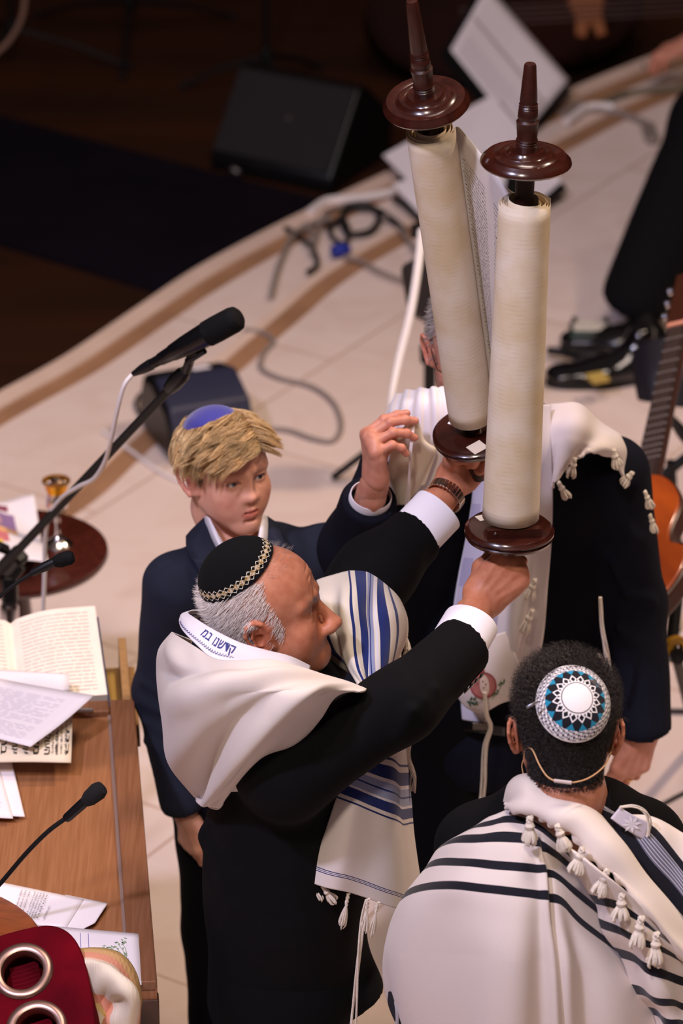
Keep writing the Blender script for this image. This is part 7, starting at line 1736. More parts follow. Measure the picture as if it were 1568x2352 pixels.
# ------------------------------------------------------------------ the man behind the scroll, raising the corner string of his shawl
C_ = thing('person', V(0.32, 7.20, 0), 'grey-haired man in glasses and navy suit behind the scroll, one hand raising white threads', 'person')
skC = skin_mat('skin_center', '#cf8f78', '#c27f68')
RC = frame(nrm(V(0.05, -1.0, -0.20)), V(0, 0, 1)); PC = dict(w=1.0, nose=1.05, eye=0.8, brow=1.0)
OC = PY(1090, 852, 7.15)-RC@V(0, 0.075, 0)
iC = lambda w: (np.asarray(w)-OC)@RC
neckC = [(V(0, -0.032, -0.05), 0.055), (V(0, -0.045, -0.10), 0.057), (iC(V(0.30, 7.19, 1.50)), 0.062), (iC(V(0.31, 7.20, 1.42)), 0.075)]
fC = head_field(PC, neckC, 0.0019); vC, qC = fC.mesh(); vC = smooth_mesh(vC, qC, 1, 0.4)
shCr = PY(925, 1040, 7.19); elCr = PY(815, 1262, 7.06); wrCr = PY(862, 1104, 6.94)
shCl = PY(1405, 1085, 7.22); elCl = PY(1450, 1390, 7.24); wrCl = PY(1478, 1672, 7.13)
# raised right hand pinching the threads
yC = nrm(UP*0.78+RT*(-0.10)-FW*0.50); zC = nrm(RT*(-0.93)-FW*0.30+UP*(-0.05)); RHC = frame(yC, zC)
cur = [(62, 22, 10), (66, 30, 16), (72, 38, 24), (78, 46, 30)]; thC = [(0.018, 0.018, -0.010), (0.040, 0.040, -0.034), (0.044, 0.058, -0.066), (0.036, 0.068, -0.094)]
OHC = wrCr
fa = [(V(0, 0.010, -0.001), 0.0265), ((wrCr*0.8+elCr*0.2-OHC)@RHC, 0.029), ((wrCr*0.55+elCr*0.45-OHC)@RHC, 0.034), ((wrCr*0.3+elCr*0.7-OHC)@RHC, 0.038)]
f, fp, t3 = hand_field(-1, cur, [3, 1, -1, -3], thC, fa); v, q = f.mesh(); v = smooth_mesh(v, q, 1, 0.35); hC1 = (place(v, OHC, RHC), q, hand_tint(v, fp, t3))
tipC = place(fp[0][-1][None], OHC, RHC)[0]; tipM = place(fp[1][-1][None], OHC, RHC)[0]
# hanging left hand
RHL = frame(nrm(V(-0.30, -0.12, -1)), nrm(V(0.35, -0.9, 0.15)))
f, fp2, t4 = hand_field(1, [(18, 30, 20), (22, 32, 22), (26, 34, 24), (30, 36, 26)], [3, 1, -1, -3], [(0.018, 0.018, -0.010), (0.038, 0.045, -0.022), (0.048, 0.074, -0.034), (0.050, 0.098, -0.044)],
    [(V(0, 0.012, -0.001), 0.027), ((wrCl*0.7+elCl*0.3-wrCl)@RHL/1.06, 0.033), ((wrCl*0.4+elCl*0.6-wrCl)@RHL/1.06, 0.037)]); v, q = f.mesh(); v = smooth_mesh(v, q, 1, 0.35)
hC2 = (place(v, wrCl, RHL, 1.06), q, hand_tint(v, fp2, t4))
cC = core(shCr+V(0.03, 0, -0.03), shCl+V(-0.03, 0, -0.03), V(0.31, 7.22, 0.92), elCr, elCl, wrCr, wrCl, V(0.30, 7.2, 1.48), [V(0.22, 7.22, 0), V(0.40, 7.22, 0)], rs=0.9)
v, q, t_ = merge([(place(vC, OC, RC), qC, head_tint(vC, PC)), hC1, hC2, cC]); bodyC = from_arrays('body', v, q, skC, C_, True, {'tint': t_})
eyeballs(OC, RC, PC, C_, gaze=(0, 1, -0.15))
# wedding ring
rg_c = place((fp2[2][0]*0.45+fp2[2][1]*0.55)[None], wrCl, RHL, 1.06)[0]; rg_d = nrm(place(fp2[2][1][None], wrCl, RHL, 1.06)[0]-place(fp2[2][0][None], wrCl, RHL, 1.06)[0])
G().lathe([(0.0098, -0.0022), (0.0112, -0.0018), (0.0112, 0.0018), (0.0098, 0.0022), (0.0098, -0.0022)], rg_c, rg_d, 28).build('finger_ring', mat('gold_ring', '#e2b070', 0.2, metal=1.0), C_)
# nails of the raised fingers
for ch, sg in ((fp[0], 1), (fp[1], 1)):
    d = nrm(ch[-1]-ch[-2]); n_ = nrm(np.cross(V(1, 0, 0), d)); p = ch[-1]-d*0.001+n_*0.0062
    G().lathe([(0, 0.0002), (0.0042, 0), (0.0046, -0.0012), (0, -0.0016)], place(p[None], OHC, RHC)[0], RHC@n_, 14, ell=1.25).build('fingernail', mat('nail', '#e6b8a4', 0.25, spec=0.6), bodyC)
# hair
def hmaskC(v):
    x, y, z = v[:, 0], v[:, 1], v[:, 2]
    return ((z > 0.055) | ((y < 0.02) & (z > -0.02)) | ((y < -0.04) & (z > -0.07))) & ~((np.abs(x) > 0.071) & (y > -0.04) & (y < 0.012) & (z < 0.02))
ii = sample(vC, hmaskC(vC), 3600, 31); r0 = vC[ii]; n0 = (r0-cE)/rE**2; n0 /= np.linalg.norm(n0, axis=1)[:, None]; rs = np.random.RandomState(31)
P_ = grow(r0-n0*0.001, n0*0.7+V(0, -0.3, -0.3), 8, 0.0045, lambda p, t: np.stack([0*p[:, 0], -0.5+0*p[:, 0], -0.6+0*p[:, 0]], 1), 0.75, cE, rE, 0.006, 0.10, 3)
strands('hair', place(P_, OC, RC), 0.0005, M_hairw, C_, (0.30+0.30*rs.rand(len(r0), 1))*np.array([[1, 0.93, 0.90]]))
# glasses
M_wire = mat('dark_wire', '#2a2022', 0.3, metal=0.6)
gl_ = thing('glasses', OC+RC@V(0, 0.09, 0), 'dark wire-rimmed glasses on the face half hidden by the scroll rollers', 'glasses')
for q in (-1, 1):
    P_ = [OC+RC@V(q*(0.034+0.023*math.cos(a)), 0.094-0.006*abs(math.cos(a)), -0.004+0.018*math.sin(a)) for a in np.linspace(0, 6.283, 33)]; G().tube(P_, 0.0009, 6).build('rim', M_wire, gl_)
    G().tube([OC+RC@V(q*0.058, 0.088, 0.004), OC+RC@V(q*0.071, 0.078, 0.006), OC+RC@V(q*0.078, 0.03, 0.006), OC+RC@V(q*0.080, -0.012, 0.004), OC+RC@V(q*0.078, -0.024, -0.012)], 0.0011, 6).build('temple_arm', M_wire, gl_)
    G().lathe([(0, 0), (0.021, 0), (0.021, 0.0008), (0, 0.0008)], OC+RC@V(q*0.034, 0.092, -0.004), RC@V(0, 1, 0), 28, ell=0.8).build('lens', mat('lens_glass', (0.95, 0.95, 1), 0.02, trans=1.0), gl_)
G().tube([OC+RC@V(-0.011, 0.093, -0.002), OC+RC@V(0, 0.097, 0.001), OC+RC@V(0.011, 0.093, -0.002)], 0.0009, 6).build('bridge', M_wire, gl_)
# jacket
def jackC(f):
    w = (1, 0, 0)
    f.fcap((0.315, 7.22, 0.86), (0.315, 7.22, 1.15), 0.195, 0.18, w, 0.70, k=0.04); f.fcap((0.315, 7.22, 1.15), (0.305, 7.21, 1.38), 0.18, 0.195, w, 0.62, k=0.05)
    f.cap(shCr+V(0.04, 0, -0.025), shCl+V(-0.05, 0, -0.025), 0.066, 0.066, k=0.06); f.cap((0.24, 7.21, 1.47), (0.38, 7.21, 1.47), 0.048, 0.048, k=0.05)
    f.chain([shCr, elCr, elCr*0.35+wrCr*0.65], [0.070, 0.064, 0.055], k=0.04)
    f.chain([shCl, elCl, wrCl], [0.074, 0.066, 0.057], k=0.03)
    d = nrm(wrCr-elCr); flatcut(f, elCr*0.35+wrCr*0.65+d*0.012, d, 0.09)
    flatcut(f, wrCl+V(0, 0, 0.012), V(0.03, 0, -1), 0.09)
    for a, b, c in (((1418, 1180), (1450, 1230), (1478, 1240)), ((1405, 1300), (1440, 1360), (1500, 1380)), ((1415, 1440), (1450, 1470), (1505, 1460))):
        f.chain([PY(*a, 7.155), PY(*b, 7.165), PY(*c, 7.18)], [0.004, 0.007, 0.004], k=0.018)
    f.ell((0.30, 7.17, 1.52), (0.06, 0.06, 0.06), k=0.02, mode='s')
jkC = garment('jacket', jackC, (-0.10, 6.90, 0.74), (0.72, 7.50, 1.62), 0.0065, M_suitnavy2, C_, fold_noise(0.003, 22, 13, 6))
d = nrm(wrCr-elCr); e_ = elCr*0.35+wrCr*0.65
cuff('shirt_cuff', e_-d*0.02, e_+d*0.036, 0.043, 0.040, M_shirt, C_, 0.85)
for k in range(4): G().lathe([(0, 0), (0.0062, 0), (0.0068, 0.002), (0, 0.003)], PY(792+k*3, 1206-k*8, 6.975+0.004*k), nrm(V(-0.35, -0.85, 0.1)), 12).build('sleeve_button', M_button, jkC)
legs_and_shoes(C_, V(0.22, 7.22, 0.92), V(0.40, 7.22, 0.92), mat('black_trousers', '#0d0c0e', 0.85), 0, (0, -1, 0), 0.115, 0.085, 0.075)
rows = S3([[(1058, 1590, 7.085), (1085, 1592, 7.07), (1120, 1600, 7.065)], [(1060, 1632, 7.08), (1085, 1640, 7.066), (1118, 1650, 7.06)], [(1062, 1652, 7.08), (1085, 1656, 7.066), (1115, 1660, 7.06)]])
sheet('shirt_tail', rows, 16, 16, M_shirt, C_, 0.003)
rows = S3([[(1064, 1654, 7.08), (1100, 1660, 7.06), (1160, 1668, 7.06)], [(1064, 1676, 7.08), (1100, 1682, 7.06), (1160, 1690, 7.06)]])
rows.insert(1, [(a+b)/2 for a, b in zip(rows[0], rows[1])])
ob_ = sheet('belt', rows, 16, 8, mat('belt_leather', '#0a090a', 0.35), C_, 0.004)[0]
G().box(PY(1102, 1668, 7.05), (0.030, 0.003, 0.016)).build('belt_buckle', mat('dull_buckle', '#6e665e', 0.35, metal=0.9), ob_, bevel=0.001)
rows = S3([[(1028, 905, 7.09), (1040, 915, 7.06), (1060, 930, 7.05)], [(1030, 950, 7.07), (1048, 965, 7.04), (1070, 975, 7.03)], [(1030, 1010, 7.07), (1052, 1020, 7.04), (1080, 1030, 7.03)]])
sheet('lapel', rows, 12, 20, M_suitnavy2, C_, 0.004)
rows = S3([[(1050, 930, 7.12), (1100, 925, 7.09), (1150, 925, 7.09), (1190, 935, 7.12)], [(1060, 1000, 7.09), (1105, 1000, 7.075), (1150, 1000, 7.075), (1190, 1000, 7.09)], [(1085, 1120, 7.085), (1115, 1120, 7.075), (1150, 1120, 7.075), (1185, 1120, 7.085)]])
sheet('shirt_front', rows, 24, 30, M_shirt, C_, 0.003)
rows = S3([[(1112, 935, 7.075), (1125, 935, 7.07), (1138, 935, 7.075)], [(1108, 1000, 7.06), (1125, 1000, 7.055), (1142, 1000, 7.06)], [(1104, 1110, 7.06), (1125, 1110, 7.055), (1146, 1110, 7.06)]])
sheet('necktie', rows, 12, 24, mat('dark_tie', '#1a2038', 0.6), C_, 0.004)
# shawl
TC = thing('prayer_shawl', PY(1200, 1100, 7.08), 'white fringed prayer shawl on the shoulders of the man behind the scroll', 'prayer shawl')
nb = NB('white_ribbed_shawl', 0.75); c = nb.mix(nb.gt(nb.tri(nb.m_('MULTIPLY', nb.at('u'), 13.0)), 0.40), '#e0d8de', '#e8d8cc'); M_ribC = nb.done(c, 0.3, 500)
rows = S3([
 [(898, 935, 7.30), (912, 908, 7.22), (945, 896, 7.15), (985, 892, 7.10), (1012, 890, 7.09), (1028, 900, 7.14)],
 [(885, 965, 7.26), (900, 940, 7.13), (940, 930, 7.08), (985, 928, 7.05), (1022, 930, 7.045), (1040, 945, 7.08)],
 [(880, 1000, 7.24), (895, 990, 7.11), (935, 985, 7.06), (985, 985, 7.03), (1025, 985, 7.025), (1038, 1000, 7.06)],
 [(880, 1050, 7.22), (893, 1045, 7.11), (930, 1045, 7.06), (978, 1045, 7.03), (1012, 1048, 7.025), (1032, 1050, 7.06)],
 [(882, 1100, 7.20), (893, 1100, 7.12), (925, 1105, 7.06), (962, 1110, 7.035), (992, 1108, 7.03), (1010, 1100, 7.06)],
 [(888, 1140, 7.18), (898, 1150, 7.12), (920, 1158, 7.07), (945, 1155, 7.045), (965, 1140, 7.04), (980, 1125, 7.07)]])
sheet('shawl_near_hand', rows, 90, 90, M_ribC, TC, 0.004, disp=lambda u, v: 0.006*np.sin(u*16+v*3)*v+0.003*np.sin(u*40))
# translucent corner lifted by the fingers
tp = (tipC+tipM)/2
rows = [[tp+V(0, 0.0, 0.002), tp+V(0.004, 0.0, 0), tp+V(0.008, 0, -0.002), tp+V(0.012, 0.003, -0.004)],
 [PY(905, 1020, 6.99), PY(935, 1005, 6.97), PY(965, 1008, 6.98), PY(975, 1010, 7.0)], [PY(890, 1075, 7.02), PY(930, 1060, 6.99), PY(985, 1040, 6.99), PY(1002, 1032, 7.0)],
 [PY(888, 1120, 7.04), PY(930, 1110, 7.01), PY(970, 1085, 7.0), PY(992, 1070, 7.0)], [PY(893, 1150, 7.05), PY(925, 1158, 7.03), PY(955, 1130, 7.01), PY(975, 1112, 7.01)]]
nb = NB('thin_wool', 0.8); M_thin = nb.done(nb.mix(0.0, '#dccbb8', '#dccbb8')); nb.b.inputs['Transmission Weight'].default_value = 0.0
sheet('lifted_corner', rows, 50, 60, M_thin, TC, 0.002, disp=lambda u, v: 0.004*np.sin(u*9+v*4)*v)
cords('lifted_threads', [tp, tp+V(0.004, -0.002, -0.02), PY(943, 1030, 6.94), PY(938, 1100, 6.96), PY(934, 1165, 6.99), PY(930, 1200, 7.0)], 0.0018, 6, TC, 3, spread=1.6, m=mat('pale_thread', '#eee3e6', 0.7))
# front bands of the shawl
nb = NB('lavender_check', 0.75); u, w = nb.at('u'), nb.at('v')
c = nb.mix(nb.gt(nb.tri(nb.m_('MULTIPLY', w, 5.0)), 0.30), '#bfb8d0', '#d8d2e2'); c = nb.mix(nb.band(u, 0.0, 0.06), c, '#e8e2ea'); c = nb.mix(nb.band(u, 0.30, 0.5), c, '#d9d4e4')
M_lav = nb.done(c)
rows = S3([[(1050, 925, 7.16), (1070, 925, 7.13), (1095, 935, 7.11), (1115, 945, 7.10)], [(1075, 990, 7.11), (1095, 990, 7.08), (1120, 1000, 7.07), (1140, 1005, 7.07)], [(1095, 1060, 7.09), (1110, 1060, 7.06), (1135, 1065, 7.05), (1160, 1070, 7.055)], [(1088, 1150, 7.08), (1106, 1150, 7.05), (1140, 1155, 7.04), (1170, 1160, 7.045)], [(1074, 1240, 7.07), (1095, 1242, 7.04), (1135, 1245, 7.03), (1170, 1250, 7.035)],
           [(1058, 1320, 7.065), (1082, 1324, 7.035), (1125, 1328, 7.025), (1165, 1330, 7.03)], [(1046, 1395, 7.06), (1072, 1402, 7.03), (1118, 1408, 7.02), (1160, 1410, 7.025)], [(1040, 1470, 7.06), (1066, 1480, 7.03), (1112, 1485, 7.02), (1150, 1490, 7.025)]])
sheet('shawl_lavender_band', rows, 60, 90, M_lav, TC, 0.004, disp=lambda u, v: 0.004*np.sin(u*10+v*2))
rows = S3([[(1150, 930, 7.12), (1185, 925, 7.09), (1222, 925, 7.09), (1262, 930, 7.12)], [(1145, 1020, 7.07), (1185, 1020, 7.04), (1225, 1025, 7.035), (1262, 1030, 7.06)], [(1142, 1130, 7.06), (1185, 1130, 7.03), (1228, 1130, 7.025), (1264, 1130, 7.05)], [(1138, 1240, 7.05), (1182, 1240, 7.02), (1225, 1240, 7.015), (1260, 1240, 7.04)],
           [(1135, 1340, 7.045), (1176, 1340, 7.01), (1216, 1340, 7.005), (1250, 1345, 7.035)], [(1128, 1440, 7.04), (1168, 1440, 7.0), (1208, 1440, 7.0), (1243, 1440, 7.03)], [(1120, 1530, 7.04), (1160, 1535, 7.0), (1195, 1530, 7.0), (1232, 1520, 7.03)], [(1130, 1600, 7.05), (1160, 1605, 7.01), (1190, 1590, 7.01), (1225, 1570, 7.03)]])
sheet('shawl_front_band', rows, 80, 110, stripes('white_shawl_shaded', '#cfc4c2', []), TC, 0.004, disp=lambda u, v: 0.009*np.sin(u*13+v*2.5)*(0.4+0.6*v))  # cloth colour darkened to carry the shade this band hangs in
rows = S3([[(1030, 1560, 7.02), (1065, 1500, 7.0), (1100, 1470, 6.995), (1160, 1450, 7.0)], [(1045, 1590, 7.01), (1085, 1550, 6.985), (1130, 1530, 6.98), (1190, 1520, 6.985)], [(1068, 1622, 7.01), (1105, 1605, 6.98), (1150, 1590, 6.975), (1205, 1575, 6.985)], [(1100, 1638, 7.01), (1125, 1628, 6.985), (1165, 1612, 6.98), (1215, 1600, 6.985)]])
oP, SP = sheet('shawl_corner_panel', rows, 50, 50, stripes('white_shawl_shaded2', '#d6cac4', []), TC, 0.003, disp=lambda u, v: 0.003*np.sin(u*8))
# embroidered pomegranate on the corner panel
def on_panel(px, py, lift=0.002):
    best = None
    r = ray(px, py); S_ = SP.reshape(-1, 3); d = S_-CAMP; w = d@r/(r@r); dist = np.linalg.norm(d-w[:, None]*r, axis=1); i = dist.argmin(); Y = S_[i][1]; return PY(px, py, Y)-FW*lift
def blob(pts, name, color, lift, parent):
    g = G(); v = [on_panel(x, y, lift) for x, y in pts]; c_ = sum(v)/len(v); g.add([c_]+v, [(0, i+1, (i+1) % len(v)+1) for i in range(len(v))]); o = g.build(name, mat('thread_'+color[1:], color, 0.7, noise=0.25, nscale=400), parent, False, angle=None); return o
def oval(cx, cy, rx, ry, n=24, a0=0.0): return [(cx+rx*math.cos(t)*math.cos(a0)-ry*math.sin(t)*math.sin(a0), cy+rx*math.cos(t)*math.sin(a0)+ry*math.sin(t)*math.cos(a0)) for t in np.linspace(0, 6.283, n, endpoint=False)]
blob(oval(1109, 1574, 31, 31), 'embroidered_pomegranate', '#9c4444', 0.0060, oP)
blob([(1092, 1550), (1098, 1530), (1104, 1540), (1108, 1526), (1112, 1542), (1106, 1556)], 'embroidered_crown', '#8c3038', 0.0062, oP)
blob(oval(1109, 1574, 27, 27), 'embroidered_fill', '#b06a64', 0.0068, oP)
blob(oval(1112, 1574, 11, 24, a0=-0.1), 'embroidered_seeds', '#e0c8ba', 0.0076, oP)
for (x, y, s) in ((1108, 1565, 1.6), (1115, 1572, 1.6), (1110, 1580, 1.6), (1113, 1588, 1.4)): blob(oval(x, y, s, s*1.4, 8), 'embroidered_seed', '#5a2a30', 0.0083, oP)
for k in range(14):
    a = k/13; x = 1076+a*34 if k < 8 else 1132+(k-8)*5; y = 1612+8*math.sin(k*2.2) if k < 8 else 1600-(k-8)*8+5*math.sin(k*2.1); blob(oval(x, y, 5.0, 2.1, 10, k*1.1), 'embroidered_leaf', '#3f5f3c', 0.0062, oP)
g = G(); g.tube([on_panel(1078, 1612, 0.007), on_panel(1095, 1612, 0.007), on_panel(1112, 1606, 0.007)], 0.0006, 5); g.tube([on_panel(1128, 1606, 0.007), on_panel(1142, 1590, 0.007), on_panel(1152, 1568, 0.007)], 0.0006, 5); g.build('embroidered_stem', mat('thread_3f5f3c', '#3f5f3c'), oP)
cords('corner_string', [PY(1113, 1590, 6.955), PY(1117, 1640, 6.96), PY(1126, 1670, 6.975), PY(1114, 1715, 6.985), PY(1110, 1790, 6.99), PY(1104, 1850, 6.99), PY(1098, 1905, 6.99)], 0.0032, 6, TC, 7)
# image-right shoulder, its hem rising and falling between the tassels
rows = S3([
 [(1235, 960, 7.24), (1262, 930, 7.16), (1310, 925, 7.15), (1355, 948, 7.17), (1400, 985, 7.22), (1440, 1025, 7.28), (1462, 1080, 7.34)],
 [(1238, 1000, 7.15), (1265, 972, 7.09), (1315, 965, 7.08), (1360, 985, 7.10), (1402, 1005, 7.14), (1444, 1045, 7.21), (1468, 1100, 7.30)],
 [(1240, 1040, 7.10), (1266, 1015, 7.06), (1308, 1005, 7.055), (1348, 1015, 7.07), (1395, 1020, 7.10), (1440, 1060, 7.17), (1472, 1120, 7.27)],
 [(1242, 1075, 7.08), (1264, 1060, 7.05), (1296, 1045, 7.045), (1336, 1035, 7.06), (1388, 1028, 7.085), (1436, 1075, 7.15), (1478, 1150, 7.25)],
 [(1244, 1112, 7.07), (1262, 1104, 7.045), (1284, 1080, 7.04), (1322, 1056, 7.05), (1378, 1032, 7.08), (1432, 1085, 7.14), (1484, 1190, 7.24)],
 [(1246, 1128, 7.07), (1262, 1120, 7.042), (1282, 1096, 7.038), (1318, 1064, 7.048), (1374, 1026, 7.078), (1428, 1092, 7.14), (1490, 1225, 7.24)]])
oR, SR = sheet('shawl_far_shoulder', rows, 120, 80, stripes('white_shawl_shaded3', '#dccfcb', []), TC, 0.004,
    disp=lambda u, v: 0.011*np.sin(u*19+v*2.0)*(0.3+0.7*v)+0.004*np.sin(u*48+v*6)*np.clip((v-0.6)*2.5, 0, 1))
for k, (a, b, Y, r) in enumerate([((1320, 1052), (1310, 1098), 7.03, .0068), ((1282, 1108), (1305, 1148), 7.02, .0068), ((1408, 1032), (1418, 1078), 7.06, .0075), ((1452, 1085), (1428, 1115), 7.11, .0072), ((1480, 1128), (1497, 1170), 7.14, .006), ((1492, 1182), (1505, 1224), 7.14, .006)]):
    tassel('fringe_tassel', PY(*a, Y), PY(*b, Y), r, TC, 70+k, strands_n=8, fray=0.3)
cords('corner_string', [PY(1378, 1372, 7.04), PY(1384, 1450, 7.04), PY(1396, 1520, 7.05), PY(1404, 1575, 7.06)], 0.003, 5, TC, 11)
for a, b, Y, s in (((1228, 1330), (1212, 1380), 6.99, 5), ((1222, 1400), (1200, 1455), 6.98, 6)): tassel('fringe_tassel', PY(*a, Y), PY(*b, Y), 0.0075, TC, s)
# ------------------------------------------------------------------ background at right: musician's legs, guitar, chair, double bass, resting hand
E_ = thing('person', PZ(1480, 790, 0), 'seated musician at the right edge, only black trousers and two black leather shoes showing', 'person')
an1 = PZ(1478, 770, 0.0); kn1 = PY(1640, 290, an1[1]+0.42)
M_trE = mat('black_trousers_2', '#0c0b0e', 0.9, spec=0.1)
def trE(f):
    b = an1+V(-0.035, -0.01, 0.105)
    f.fcap(b, kn1, 0.098, 0.13, (1, 0, 0), 0.95, k=0.05); f.cap(kn1, kn1+V(0.5, 0.25, 0.02), 0.13, 0.14, k=0.05)
    f.plane(b+V(0, 0, -0.005), V(-0.35, 0.1, -1), k=0.01)
garment('trousers', trE, (0.62, 10.3, 0.0), (1.9, 12.3, 0.9), 0.012, M_trE, E_, fold_noise(0.008, 12, 17, 5))
def shoe(tip, heel, name, wid, hgt, ank, m, parent):
    """leather shoe: sole, upper and tongue between tip and heel on the floor"""
    tip = np.asarray(tip, float); heel = np.asarray(heel, float); d = nrm(tip-heel); L_ = np.linalg.norm(tip-heel); s_ = V(-d[1], d[0], 0)
    f = Field(np.minimum(tip, heel)-0.12, np.maximum(tip, heel)+V(0.12, 0.12, hgt+0.12), 0.005)
    f.fcap(tip-d*wid*0.9+V(0, 0, 0.035), heel+d*L_*0.45+V(0, 0, 0.04), wid*0.92, wid, s_, 0.42, k=0.02)
    f.fcap(heel+d*L_*0.45+V(0, 0, 0.045), heel+d*wid*0.8+V(0, 0, 0.05), wid, wid*0.8, s_, 0.6, k=0.03)
    f.cap(heel+d*wid*1.2+V(0, 0, 0.06), ank, wid*0.72, wid*0.72, k=0.05)
    f.plane((0, 0, 0.012), (0, 0, -1)); v, q = f.mesh(); u = from_arrays('shoe', v, q, m, parent)
    g = G(); pts = []
    for k in range(40):
        a = 2*math.pi*k/40; t = 0.5+0.5*math.cos(a); w_ = wid*1.02*math.sin(a)*(1.0 if t > 0.3 else 0.86); pts.append((t, w_))
    g.prism([(t*L_, w_) for t, w_ in pts], 0.0, 0.016, np.stack([d, s_, V(0, 0, 1)], 1), heel*V(1, 1, 0)); g.build('sole', mat('sole_rubber', '#1d1714', 0.7), u, True, bevel=0.003)
    return u
shoe(PZ(1285, 800, 0.0), PZ(1530, 812, 0.0), 's', 0.052, 0.10, an1+V(-0.01, 0, 0.13), M_shoe, E_)
t2h = PZ(1500, 868, 0.0); t2t = PZ(1252, 885, 0.0)
u2 = shoe(t2t, t2h, 's', 0.058, 0.10, t2h+V(-0.04, 0.01, 0.12), mat('glossy_shoe_leather', '#0b0a0d', 0.14, spec=0.7), E_)
def tr2(f):
    b = t2h+V(-0.02, 0.02, 0.14); f.fcap(b, b+V(0.30, 0.12, 0.42), 0.075, 0.10, (1, 0, 0), 1, k=0.03)
# small metal pedal behind the shoe
t = thing('foot_pedal', PZ(1355, 770, 0), 'small dark green pedal with a pale top beside the black shoe', 'pedal')
p0 = PZ(1355, 775, 0.03); G().box(p0, (0.12, 0.10, 0.06)).build('pedal_case', mat('green_metal', '#1d3329', 0.4), t, bevel=0.006); G().box(p0+V(0, 0.01, 0.033), (0.10, 0.07, 0.008)).build('pedal_plate', mat('pale_plate', '#c6beb0', 0.4), t, bevel=0.003)
for q in (-1, 1): G().lathe([(0, 0), (0.008, 0), (0.008, 0.02), (0, 0.022)], p0+V(q*0.045, 0.03, 0.03), (0, 0, 1), 12).build('pedal_knob', M_black, t)
tube_path([(1257, 805), (1300, 812), (1345, 830), (1372, 850)], 0.03, 0.013, 'black_strap', M_black, 'thick black strap curving on the floor beside the second shoe', 'strap')
tag(G().box(PZ(1372, 868, 0.075), (0.05, 0.05, 0.012), np.array(Matrix.Rotation(0.4, 3, 'Z'))).build('yellow_slab', mat('yellow_slab', '#b59a4e', 0.6), u2), None)  # flat yellow slab on top of the glossy shoe
bpy.data.objects['yellow_slab'].parent = u2
# guitar leaning at the right
gt = thing('guitar', PZ(1570, 1560, 0), 'orange-brown guitar with dark fretted neck leaning behind the navy sleeve at right', 'guitar')
M_gbody = mat('amber_guitar_wood', '#a8490f', 0.28, noise=0.3, nscale=2.5, color2='#8a360b', stretch=(2, 2, 12), coat=0.5); M_gdark = mat('dark_guitar_edge', '#3a1a0c', 0.35); M_fb = mat('fretboard_wood', '#2a1a14', 0.5)
g0 = PY(1484, 1092, 8.15); g1 = PY(1556, 752, 8.62)
gy = nrm(g1-g0); gn = nrm(-FW*0.8-RT*0.45+UP*0.3); gn = nrm(gn-gy*(gn@gy)); gx = np.cross(gy, gn)
Rg_ = np.stack([gx, gy, gn], 1)
Ln = np.linalg.norm(g1-g0)
g = G(); g.add([g0+gx*s*w_+gn*h for (b_, w_) in ((0, 0.029), (1, 0.0225)) for s in (-1, 1) for h in (-0.022, 0.0) for g0 in ([PY(1484, 1092, 8.15)] if b_ == 0 else [PY(1556, 752, 8.62)])], [(0, 1, 3, 2), (4, 6, 7, 5), (0, 4, 5, 1), (2, 3, 7, 6), (0, 2, 6, 4), (1, 5, 7, 3)])
g.build('neck', M_gdark, gt, False, bevel=0.004)
g = G(); g.add([q0+gx*s*w_+gn*h for (q0, w_) in ((g0-gy*0.05, 0.0285), (g1, 0.022)) for s in (-1, 1) for h in (0.0, 0.005)], [(0, 1, 3, 2), (4, 6, 7, 5), (0, 4, 5, 1), (2, 3, 7, 6), (0, 2, 6, 4), (1, 5, 7, 3)])
fbo = g.build('fretboard', M_fb, gt, False)
for k in range(15):
    t_f = 1-(1-0.9438743**(k+1))*1.55
    if t_f < 0: break
    c_ = g0+(g1-g0)*t_f; w_ = 0.0285*(1-t_f)+0.022*t_f; G().box(c_+gn*0.006, (2*w_, 0.0032, 0.003), Rg_).build('fret', mat('fret_metal', '#cfc6c4', 0.3, metal=0.8), fbo)
for k in range(6):
    o_ = (k-2.5)*0.0068; G().tube([g0-gy*0.25+gx*o_*1.2+gn*0.012, g1+gx*o_*0.8+gn*0.008], 0.0007, 5).build('string', mat('string_metal', '#b9a6a0', 0.3, metal=0.9), gt)
G().box(g1+gy*0.004+gn*0.006, (0.046, 0.012, 0.009), Rg_).build('nut', mat('copper_nut', '#d08a72', 0.4), gt)
G().box(g1+gy*0.10, (0.062, 0.18, 0.016), Rg_).build('headstock', M_gdark, gt, bevel=0.006)
for q in (-1, 1):
    for k in range(3): G().lathe([(0, 0), (0.009, 0), (0.010, 0.01), (0, 0.012)], g1+gy*(0.05+0.045*k)+gx*q*0.033, gx*q, 10).build('tuning_peg', M_chrome, gt)
out = []
for k in range(72):
    a = 2*math.pi*k/72; y_ = -0.24+0.245*math.cos(a); hw = 0.118+0.030*math.cos(2*a+math.pi)*0-0.030*math.exp(-((y_+0.21)/0.07)**2)+0.03*(y_ < -0.24); out.append((hw*math.sin(a)*(1 if abs(math.sin(a)) > 0 else 1)*1.05, y_))
g = G(); g.prism(out, -0.045, 0.0, Rg_, g0); g.build('body', M_gdark, gt, True, bevel=0.006)
g = G(); g.prism([(x*0.955, (y+0.24)*0.97-0.24) for x, y in out], -0.002, 0.006, Rg_, g0); g.build('soundboard', M_gbody, gt, True, bevel=0.004)
